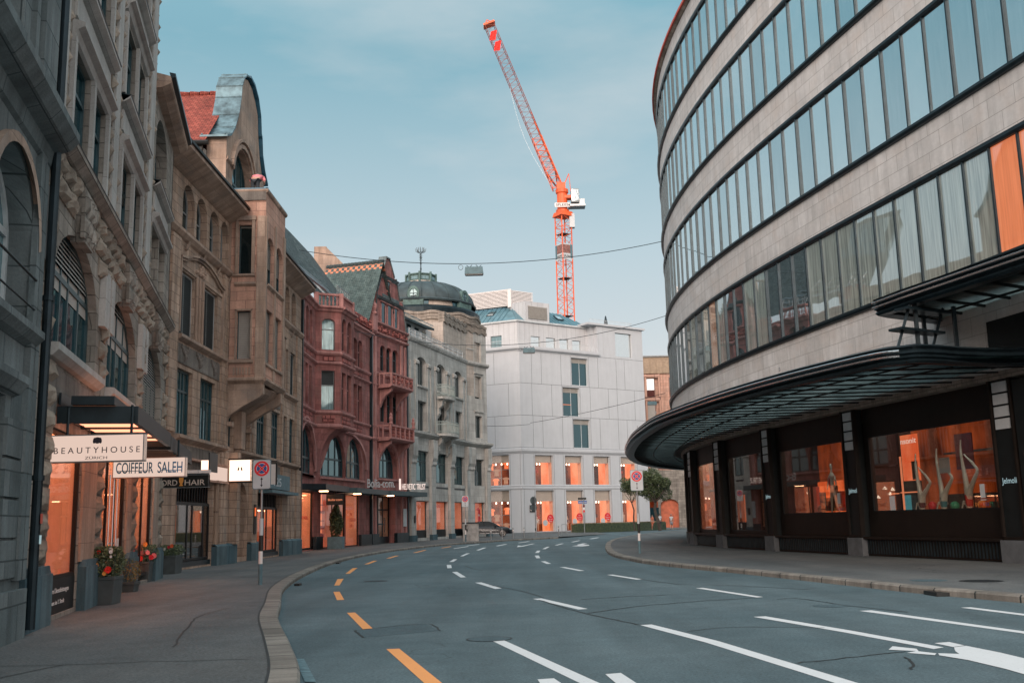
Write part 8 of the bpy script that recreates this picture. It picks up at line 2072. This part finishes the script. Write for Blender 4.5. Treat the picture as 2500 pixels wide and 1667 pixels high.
# ================================================================== parked car
def car(x, y, z, rz, label):
    r = root('parked_car', (x, y, z), label, 'car'); F = Fr(x, y, 90-rz)      # s: forward to the right, n: towards camera side
    L0, L1 = -2.35, 2.35
    prof = [(-2.35, .45, .62), (-2.3, .72, .80), (-2.1, .95, .86), (-1.4, 1.02, .90), (-.5, 1.02, .91), (.6, 1.0, .91), (1.2, .95, .90), (1.9, .84, .86), (2.22, .68, .76), (2.35, .45, .60)]
    mb = MB(); rings = []
    for s, zt_, hw in prof:
        rings.append([(s, -hw, .28), (s, -hw*1.0, zt_*.62), (s, -hw*.93, zt_-.06), (s, -hw*.8, zt_), (s, 0, zt_+.03), (s, hw*.8, zt_), (s, hw*.93, zt_-.06), (s, hw, zt_*.62), (s, hw, .28)])
    for a, b in zip(rings[:-1], rings[1:]):
        for i in range(8): mb.face([F.P(q[0], q[1], z+q[2]) for q in (a[i], b[i], b[i+1], a[i+1])])
    for q in (rings[0], rings[-1]): mb.face([F.P(p[0], p[1], z+p[2]) for p in q])
    bo = link('body', mb, 'car_black', r, True)
    cab = [(-1.75, 1.0, .70), (-1.2, 1.36, .60), (-.6, 1.45, .58), (0.1, 1.44, .58), (.55, 1.32, .60), (1.15, .98, .70)]
    mb = MB(); rg = [[(s, -.80, .96), (s, -hw, zt_), (s, 0, zt_+.02), (s, hw, zt_), (s, .80, .96)] for s, zt_, hw in cab]
    for a, b in zip(rg[:-1], rg[1:]):
        for i in range(4): mb.face([F.P(q[0], q[1], z+q[2]) for q in (a[i], b[i], b[i+1], a[i+1])], None, 1 if i in (0, 3) else 0)
    mb.m[-4:] = [1, 1, 1, 1]; mb.m[:4] = [1, 1, 1, 1]
    link('cabin', mb, ['car_black', 'car_glass'], r)
    mb = MB()
    for n_ in (-.80, .80):
        for s in (-.35, .45): mb.tube(F.P(s, n_*.78, z+1.42), F.P(s+.05, n_, z+.97), .03, 5)
    link('pillar', mb, 'car_black', r)
    for s in (-1.45, 1.42):
        for n_ in (-.80, .80):
            mb = MB(); c = F.P(s, n_-.1, z+.33); d_ = F.P(s, n_+.1, z+.33); mb.tube(c, d_, .33, 22); wo = link('wheel', mb, 'tyre', r, False)
            mb = MB(); e = 1 if n_ > 0 else -1; o = F.P(s, n_+.105*e, z+.33)
            for k in range(10):
                t = 6.2832*k/10; mb.tube(o, o+Vector((F.d[0]*math.cos(t), F.d[1]*math.cos(t), math.sin(t)))*.23, .018, 4)
            for k in range(20):
                t0, t1 = 6.2832*k/20, 6.2832*(k+1)/20; f = lambda t: o+Vector((F.d[0]*math.cos(t), F.d[1]*math.cos(t), math.sin(t)))*.235
                mb.tube(f(t0), f(t1), .02, 4, caps=False)
            link('rim', mb, 'rim', wo)
    for n_ in (-.62, .62): mb = MB(); mb.ball(F.P(2.15, n_, z+.66), .17, .17, .09, 8, 6); link('headlight', mb, 'chrome', r)
    mb = MB(); mb.fbox(F, 2.31, 2.37, -.35, .35, z+.42, z+.62); link('grille', mb, 'sign_black', r)
    mb = MB(); mb.fbox(F, -.6, 1.0, .905, .925, z+.58, z+.61); mb.fbox(F, -1.0, 1.1, .90, .92, z+.32, z+.35); link('trim', mb, 'chrome', r)
    for n_ in (-.98, .98): mb = MB(); mb.ball(F.P(.75, n_, z+1.02), .12, .1, .08, 8, 5); link('mirror', mb, 'car_black', r)
car(-2.75, 98.0, rise(98)+.13, 2, 'black parked car before the left clothing windows, half hidden by the pale corner pier')

# ================================================================== people
def person(x, y, z, rz, joints, edges, parts, label, h=1.72):
    r = root('person', (x, y, z), label, 'person'); k = h/1.72; t = R_(rz); M = Matrix.Rotation(t, 4, 'Z')
    W_ = lambda p: M @ Vector(p)*k
    me = bpy.data.meshes.new('body'); me.from_pydata([W_(j[:3]) for j in joints], edges, [])
    o = bpy.data.objects.new('body', me); COL.objects.link(o); o.parent = r
    sk = o.modifiers.new('s', 'SKIN'); sk.use_smooth_shade = True; su = o.modifiers.new('u', 'SUBSURF'); su.levels = 2; su.render_levels = 2
    for v, j in zip(me.skin_vertices[0].data, joints): rr = j[3] if isinstance(j[3], tuple) else (j[3], j[3]); v.radius = (rr[0]*k, rr[1]*k)
    me.skin_vertices[0].data[0].use_root = True
    me.materials.append(MATS['skin'])
    for nm, mat, js, es in parts:
        m2 = bpy.data.meshes.new(nm); m2.from_pydata([W_(j[:3]) for j in js], es, []); q = bpy.data.objects.new(nm, m2); COL.objects.link(q); q.parent = r
        s2 = q.modifiers.new('s', 'SKIN'); s2.use_smooth_shade = True; u2 = q.modifiers.new('u', 'SUBSURF'); u2.levels = 2; u2.render_levels = 2
        for v, j in zip(m2.skin_vertices[0].data, js): rr = j[3] if isinstance(j[3], tuple) else (j[3], j[3]); v.radius = (rr[0]*k, rr[1]*k)
        m2.skin_vertices[0].data[0].use_root = True; m2.materials.append(MATS[mat])
    return r
J0 = [(0, 0, .95, (.13, .10)), (0, 0, 1.15, (.12, .09)), (0, 0, 1.36, (.15, .10)), (0, 0, 1.46, .05), (0, -.01, 1.54, .055), (0, -.02, 1.62, .09), (0, -.01, 1.68, .075),
      (-.17, 0, 1.39, .05), (-.22, .02, 1.12, .04), (-.23, -.06, .88, .028), (-.23, -.08, .80, .035), (.17, 0, 1.39, .05), (.22, .02, 1.12, .04), (.23, -.05, .88, .028), (.23, -.07, .80, .035),
      (-.09, 0, .88, .085), (-.10, -.12, .5, .055), (-.10, .02, .10, .04), (-.10, -.10, .04, .04), (.09, 0, .88, .085), (.10, .10, .5, .055), (.10, .28, .16, .04), (.10, .22, .06, .04)]
E0 = [(0, 1), (1, 2), (2, 3), (3, 4), (4, 5), (5, 6), (2, 7), (7, 8), (8, 9), (9, 10), (2, 11), (11, 12), (12, 13), (13, 14), (0, 15), (15, 16), (16, 17), (17, 18), (0, 19), (19, 20), (20, 21), (21, 22)]
def shirt(mat, sl=.6, low=.92): return ('shirt', mat, [(0, 0, low, (.15, .12)), (0, 0, 1.15, (.145, .115)), (0, 0, 1.37, (.17, .12)), (0, 0, 1.46, .07), (-.18, 0, 1.40, .065), (-.215, .01, 1.40-.28*sl, .055), (.18, 0, 1.40, .065), (.215, .01, 1.40-.28*sl, .055)], [(0, 1), (1, 2), (2, 3), (2, 4), (4, 5), (2, 6), (6, 7)])
def hair(mat): return ('hair', mat, [(0, .035, 1.60, .075), (0, .03, 1.68, .09), (0, 0, 1.735, .05)], [(0, 1), (1, 2)])
person(16.35, 118.0, rise(118)+.125, 200, J0, E0, [shirt('shirt_white'), hair('hair_dark'), ('shorts', 'cloth_dark', [(0, 0, .92, (.16, .12)), (-.09, 0, .84, .11), (-.10, -.06, .58, .085), (.09, 0, .84, .11), (.10, .05, .58, .085)], [(0, 1), (1, 2), (0, 3), (3, 4)])], 'person in white t-shirt and dark shorts walking away by the hedge', 1.76)
person(17.75, 118.6, rise(118)+.125, 160, J0, E0, [shirt('shirt_white', .4), hair('hair_dark'), ('skirt', 'cloth_grey', [(0, 0, 1.0, (.13, .11)), (0, 0, .8, (.19, .17)), (0, 0, .48, (.24, .22))], [(0, 1), (1, 2)]), ('hat', 'shirt_white', [(0, 0, 1.69, (.11, .11)), (0, 0, 1.75, .09)], [(0, 1)])], 'person in white hat and grey skirt walking beside the store corner', 1.68)
person(15.7, 119.5, rise(118)+.125, 30, J0, E0, [shirt('plain_orange', .7), hair('hair_dark'), ('trousers', 'plain_orange', [(0, 0, .92, (.16, .12)), (-.09, 0, .84, .11), (-.10, -.1, .5, .075), (-.10, .02, .14, .06), (.09, 0, .84, .11), (.10, .1, .5, .075), (.10, .26, .18, .06)], [(0, 1), (1, 2), (2, 3), (0, 4), (4, 5), (5, 6)])], 'person in orange brown clothes behind the hedge end', 1.66)
# person leaning on the oriel parapet, seen from behind and above the coping
JP_ = [(0, .45, .95, (.16, .13)), (0, .22, 1.12, (.17, .13)), (0, -.02, 1.20, (.19, .13)), (.02, -.14, 1.24, .055), (.06, -.2, 1.28, .06), (.08, -.26, 1.33, .09), (.09, -.28, 1.39, .075),
       (-.22, -.02, 1.17, .06), (-.30, .02, .98, .05), (-.26, -.18, .93, .035), (-.2, -.28, .93, .03), (.22, -.02, 1.17, .06), (.33, .0, .98, .05), (.30, -.22, .93, .035), (.22, -.30, .94, .03),
       (-.10, .48, .88, .10), (-.11, .40, .5, .06), (-.11, .48, .1, .05), (-.11, .36, .04, .04), (.10, .48, .88, .10), (.11, .40, .5, .06), (.11, .48, .1, .05), (.11, .36, .04, .04)]
person(-11.85, 46.15, 16.72, 180, JP_, E0, [('shirt', 'shirt_pink', [(0, .44, .94, (.19, .15)), (0, .22, 1.13, (.22, .15)), (0, -.02, 1.20, (.23, .15)), (.02, -.12, 1.24, .08), (-.23, -.02, 1.17, .09), (-.31, .01, .98, .08), (.23, -.02, 1.17, .09), (.34, 0, .98, .08)], [(0, 1), (1, 2), (2, 3), (2, 4), (4, 5), (2, 6), (6, 7)]), ('hair', 'hair_grey', [(.08, -.22, 1.36, .085), (.09, -.27, 1.42, .07)], [(0, 1)]), ('trousers', 'cloth_dark', [(0, .46, .93, (.19, .15)), (-.10, .48, .84, .12), (-.11, .40, .5, .085), (-.11, .48, .12, .07), (.10, .48, .84, .12), (.11, .40, .5, .085), (.11, .48, .12, .07)], [(0, 1), (1, 2), (2, 3), (0, 4), (4, 5), (5, 6)])], 'person in pink shirt bending over on the oriel balcony below the gable', 1.8)

# ================================================================== mannequins
def skinfig(name, base, joints, edges, mat, label, cat, F, parts=()):
    r = root(name, base, label, cat)
    def mk(nm, js, es, mt):
        ks = .78 if F is J else 1.; me = bpy.data.meshes.new(nm); me.from_pydata([F.P(j[0], j[1], j[2])-BASE[r] for j in js], es, []); o = bpy.data.objects.new(nm, me); COL.objects.link(o); o.parent = r
        s = o.modifiers.new('s', 'SKIN'); s.use_smooth_shade = True; u = o.modifiers.new('u', 'SUBSURF'); u.levels = 2; u.render_levels = 2
        for v, j in zip(me.skin_vertices[0].data, js): v.radius = (j[3]*ks, j[3]*ks)
        me.skin_vertices[0].data[0].use_root = True; me.materials.append(MATS[mt])
    mk('body', joints, edges, mat)
    for nm, mt, js, es in parts: mk(nm, js, es, mt)
    return r
for q, (sc, mt, lab) in enumerate(((b5-2.25, 'swim_wine', 'upside down mannequin legs in wine red swimsuit, left of three'), (b5-3.45, 'swim_teal', 'upside down mannequin legs in teal swimsuit, middle of three'), (b5-4.75, 'swim_red', 'upside down mannequin legs in bright red swimsuit, right of three'))):
    # s decreases towards the right of the view; hips at z 2.1, one leg straight up, one bent
    n = -.95; k = 1.0; dz = (0, .1, .28)[q]; e = -1
    js = [(sc, n, 2.05+dz*.3, .15), (sc, n, 1.75, .13), (sc, n, 1.62, .10), (sc+.05, n, 2.25+dz, .115), (sc+.13, n, 2.75+dz, .075), (sc+.17, n+.0, 3.2+dz, .055), (sc+.16, n, 3.42+dz, .035), (sc+.12, n, 3.62+dz, .028),
          (sc+e*.16, n, 2.22+dz*.5, .11), (sc+e*.58, n, 2.60+dz, .065), (sc+e*.34, n, 2.86+dz, .055), (sc+e*.06, n, 3.06+dz, .035), (sc+e*-.03, n, 3.16+dz, .025),
          (sc+.2, n+.05, 1.95, .035), (sc+.32, n+.05, 1.7, .03)]
    skinfig('mannequin', J.P(sc, n, 1.66), js, [(0, 1), (1, 2), (0, 3), (3, 4), (4, 5), (5, 6), (6, 7), (0, 8), (8, 9), (9, 10), (10, 11), (11, 12), (1, 13), (13, 14)], 'mannequin', lab, 'mannequin', J,
            [('swimsuit', mt, [(sc, n, 2.12+dz*.3, .165), (sc, n, 1.9, .15), (sc, n, 1.70, .14)], [(0, 1), (1, 2)])])
fo4, ro4, a4, b4_, z04, z14 = brooms[4]
sc = a4+2.6; n = -.9
skinfig('mannequin', J.P(sc, n, 1.66), [(sc, n, 2.55, .10), (sc, n, 2.85, .10), (sc, n, 3.15, .13), (sc, n, 3.32, .05), (sc, n, 3.5, .08), (sc, n, 3.62, .06), (sc-.22, n, 3.12, .05), (sc-.32, n, 2.8, .035), (sc-.2, n+.1, 2.55, .03), (sc+.22, n, 3.12, .05), (sc+.34, n, 2.85, .035), (sc+.2, n+.12, 2.6, .03), (sc-.1, n, 2.45, .09), (sc-.25, n, 2.05, .06), (sc-.42, n, 1.70, .04), (sc+.1, n, 2.45, .09), (sc+.15, n, 2.05, .06), (sc+.18, n, 1.70, .04)],
        [(0, 1), (1, 2), (2, 3), (3, 4), (4, 5), (2, 6), (6, 7), (7, 8), (2, 9), (9, 10), (10, 11), (0, 12), (12, 13), (13, 14), (0, 15), (15, 16), (16, 17)], 'mannequin', 'pale standing mannequin in red jacket behind dark glass', 'mannequin', J,
        [('jacket', 'swim_red', [(sc+.08, n, 2.62, .12), (sc+.08, n, 3.12, .13)], [(0, 1)])])
def stand(F, s, n, z0, lab, cloth, hat=False, k=1.0):
    js = [(s, n, z0+.92*k, .11), (s, n, z0+1.15*k, .10), (s, n, z0+1.38*k, .13), (s, n, z0+1.5*k, .05), (s, n, z0+1.62*k, .085), (s, n, z0+1.7*k, .07), (s-.2, n, z0+1.36*k, .05), (s-.25, n, z0+1.08*k, .04), (s-.24, n, z0+.82*k, .03), (s+.2, n, z0+1.36*k, .05), (s+.25, n, z0+1.08*k, .04), (s+.24, n, z0+.82*k, .03), (s-.1, n, z0+.82*k, .09), (s-.1, n, z0+.45*k, .06), (s-.1, n, z0+.06*k, .045), (s+.1, n, z0+.82*k, .09), (s+.12, n, z0+.45*k, .06), (s+.13, n, z0+.06*k, .045)]
    es = [(0, 1), (1, 2), (2, 3), (3, 4), (4, 5), (2, 6), (6, 7), (7, 8), (2, 9), (9, 10), (10, 11), (0, 12), (12, 13), (13, 14), (0, 15), (15, 16), (16, 17)]
    pr = [('top', cloth, [(s, n, z0+.88*k, .14), (s, n, z0+1.15*k, .13), (s, n, z0+1.4*k, .15), (s-.2, n, z0+1.37*k, .065), (s-.23, n, z0+1.2*k, .06), (s+.2, n, z0+1.37*k, .065), (s+.23, n, z0+1.2*k, .06)], [(0, 1), (1, 2), (2, 3), (3, 4), (2, 5), (5, 6)])]
    if hat: pr.append(('hat', 'warm_white', [(s, n, z0+1.72*k, .16), (s, n, z0+1.8*k, .08)], [(0, 1)]))
    return skinfig('mannequin', F.P(s, n, z0), js, es, 'warm_white', lab, 'mannequin', F, pr)
stand(FR, 2.55, -.75, .5, 'mannequin in white top and shorts in the first white building window', 'shirt_white'); stand(FR, 2.05, -1.1, .5, 'mannequin in pale clothes at the edge of the first white building window', 'warm_white')
stand(FR, 7.0, -.75, .5, 'mannequin in wine red shirt in the second white building window', 'swim_wine'); stand(FR, 11.2, -.8, .7, 'mannequin with sun hat and bikini in the third white building window', 'warm_white', True); stand(FR, 15.9, -.8, .8, 'mannequin with sun hat in the fourth white building window', 'warm_white', True)

# ================================================================== wires and hanging lamps
def wire(name, a, b, sag, rad, label, k=26):
    a, b = Vector(a), Vector(b); P = [a.lerp(b, i/k)-Vector((0, 0, 4*sag*(i/k)*(1-i/k))) for i in range(k+1)]; mb = MB()
    for p, q in zip(P[:-1], P[1:]): mb.tube(p, q, rad, 5, caps=False)
    o = link(name, mb, 'dark_metal', None, loc=a); return tag(o, label, 'wire')
wire('span_wire', (-13.25, 62, 18.75), (9.6, 62, 18.75), 1.15, .022, 'thin span wire holding the nearest hanging street lamp between the red building and the store')
wire('span_wire', (-11.3, 72, 15.4), (11.5, 72, 16.1), 1.6, .020, 'thin span wire of the second hanging lamp across the street')
wire('span_wire', (1.9, 119.0, 13.0), (15.6, 104, 14.3), .2, .025, 'thin wire slanting from the white building to the store')
wire('span_wire', (-3.6, 104, 11.4), (1.9, 119.6, 12.9), .1, .025, 'short wire from the domed building to the white building')
def lamp(x, y, z, w, label, sc=1.):
    r = root('street_lamp', (x, y, z), label, 'street lamp', 'lamps hanging on wires over the street'); F = Fr(x, y, 90)
    mb = MB(); h = .46*sc; w2 = w/2
    mb.fpoly(F, [(-w2, z-h), (w2, z-h), (w2, z-h*.72), (w2*.93, z), (-w2*.93, z), (-w2, z-h*.72)], -.22*sc, .22*sc); link('housing', mb, 'planter_blue', r, bevel=.02)
    mb = MB(); mb.fbox(F, -w2*.94, w2*.94, -.19*sc, .19*sc, z-h-.05*sc, z-h); link('diffuser', mb, 'grey_frame', r)
    mb = MB()
    for q in (-.25, .25): mb.tube((x+q*w, y, z), (x+q*w*.4, y, z+.16*sc), .02, 5); mb.tube((x+q*w, y, z), (x+q*w*1.6, y, z+.14*sc), .02, 5)
    link('hanger', mb, 'dark_metal', r); return r
lamp(-2.27, 62, 17.36, 1.16, 'teal box street lamp hanging on the nearest wire against the sky')
r = root('cable_loop', (-3.1, 62, 17.3), 'small coiled loop of cable on the wire left of the hanging lamp', 'cable'); mb = MB(); 
for i in range(16): t0, t1 = 6.2832*i/16, 6.2832*(i+1)/16; mb.tube((-3.1+.14*math.cos(t0), 62, 17.38+.16*math.sin(t0)), (-3.1+.14*math.cos(t1), 62, 17.38+.16*math.sin(t1)), .018, 4, caps=False)
link('loop', mb, 'dark_metal', r)
lamp(1.2, 72, 13.86, .86, 'small teal street lamp hanging before the white building', .75)
lamp(14.2, 104, 13.45, .95, 'far teal street lamp hanging between the white building and the store', .75)

# ================================================================== sky, sun, camera
w = bpy.data.worlds.new('World'); SC.world = w; w.use_nodes = True; nt = w.node_tree; nt.nodes.clear()
out = nt.nodes.new('ShaderNodeOutputWorld'); bg = nt.nodes.new('ShaderNodeBackground')
SUN_EL, SUN_AZ = 20., 192.     # degrees; azimuth clockwise from +Y (behind the camera, to the left)
sky = nt.nodes.new('ShaderNodeTexSky'); sky.sky_type = 'NISHITA'; sky.sun_disc = False; sky.sun_elevation = R_(SUN_EL); sky.sun_rotation = R_(SUN_AZ); sky.air_density = 1.2; sky.dust_density = 1.2; sky.ozone_density = 2.
tc = nt.nodes.new('ShaderNodeTexCoord'); sx = nt.nodes.new('ShaderNodeSeparateXYZ'); nt.links.new(tc.outputs['Generated'], sx.inputs[0])
# pale evening air: colour by elevation, brighter towards the afterglow
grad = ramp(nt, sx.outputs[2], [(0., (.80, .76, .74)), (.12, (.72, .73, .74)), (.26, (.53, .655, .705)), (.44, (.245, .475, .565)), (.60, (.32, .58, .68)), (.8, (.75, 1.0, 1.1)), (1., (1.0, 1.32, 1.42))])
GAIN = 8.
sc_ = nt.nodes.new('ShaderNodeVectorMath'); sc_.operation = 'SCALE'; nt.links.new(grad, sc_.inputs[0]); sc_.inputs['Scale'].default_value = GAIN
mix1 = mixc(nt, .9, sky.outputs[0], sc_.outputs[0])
# soft high cloud
mp = nt.nodes.new('ShaderNodeMapping'); mp.inputs['Scale'].default_value = (1., 1., 3.2); mp.inputs['Rotation'].default_value = (.15, .1, .5); nt.links.new(tc.outputs['Generated'], mp.inputs[0])
cn = noise(nt, mp.outputs[0], 2.1, 6, .55)
cf = ramp(nt, cn, [(.50, G(0)), (.78, G(.5))])
mix2 = mixc(nt, cf, mix1, (.78*GAIN, .77*GAIN, .77*GAIN))
# afterglow behind the camera
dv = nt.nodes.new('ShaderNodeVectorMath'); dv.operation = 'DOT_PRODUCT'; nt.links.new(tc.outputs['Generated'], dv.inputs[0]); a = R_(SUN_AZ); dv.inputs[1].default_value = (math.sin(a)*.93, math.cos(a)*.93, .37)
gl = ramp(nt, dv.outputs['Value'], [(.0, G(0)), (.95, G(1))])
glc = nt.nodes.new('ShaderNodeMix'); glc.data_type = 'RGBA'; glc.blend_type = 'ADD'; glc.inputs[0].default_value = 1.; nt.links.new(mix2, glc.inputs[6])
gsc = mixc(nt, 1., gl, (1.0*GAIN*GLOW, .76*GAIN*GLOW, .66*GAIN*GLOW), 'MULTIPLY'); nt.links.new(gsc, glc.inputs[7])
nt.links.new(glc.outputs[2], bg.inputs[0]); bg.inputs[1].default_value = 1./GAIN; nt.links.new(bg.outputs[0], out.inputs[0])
sd = bpy.data.lights.new('sun', 'SUN'); sd.energy = SUNE; sd.angle = R_(30); sd.color = (1., .80, .68)
so = bpy.data.objects.new('sun', sd); COL.objects.link(so)
el, az = R_(SUN_EL), R_(SUN_AZ); dirv = Vector((math.sin(az)*math.cos(el), math.cos(az)*math.cos(el), math.sin(el))); so.rotation_euler = dirv.to_track_quat('Z', 'Y').to_euler(); so.location = (-30, -30, 60)

cam = bpy.data.cameras.new('camera'); co = bpy.data.objects.new('camera', cam); COL.objects.link(co); SC.camera = co
cam.sensor_width = 36.; cam.lens = 36.*2488./2500.; cam.clip_end = 4000; cam.clip_start = .05
P_, Q_ = R_(10.06), R_(1.37)
# look along +Y pitched up; image up leans left by the roll angle
co.matrix_world = Matrix.Translation((0, 0, 1.6)) @ Matrix.Rotation(R_(90)+P_, 4, 'X') @ Matrix.Rotation(-Q_, 4, 'Z')
SC.view_settings.view_transform = 'Standard'; SC.view_settings.look = 'None'; SC.view_settings.exposure = EXPO; SC.view_settings.gamma = 1
SC.cycles.max_bounces = 6; SC.cycles.diffuse_bounces = 3; SC.cycles.glossy_bounces = 3; SC.cycles.transparent_max_bounces = 8; SC.cycles.sample_clamp_indirect = 4.
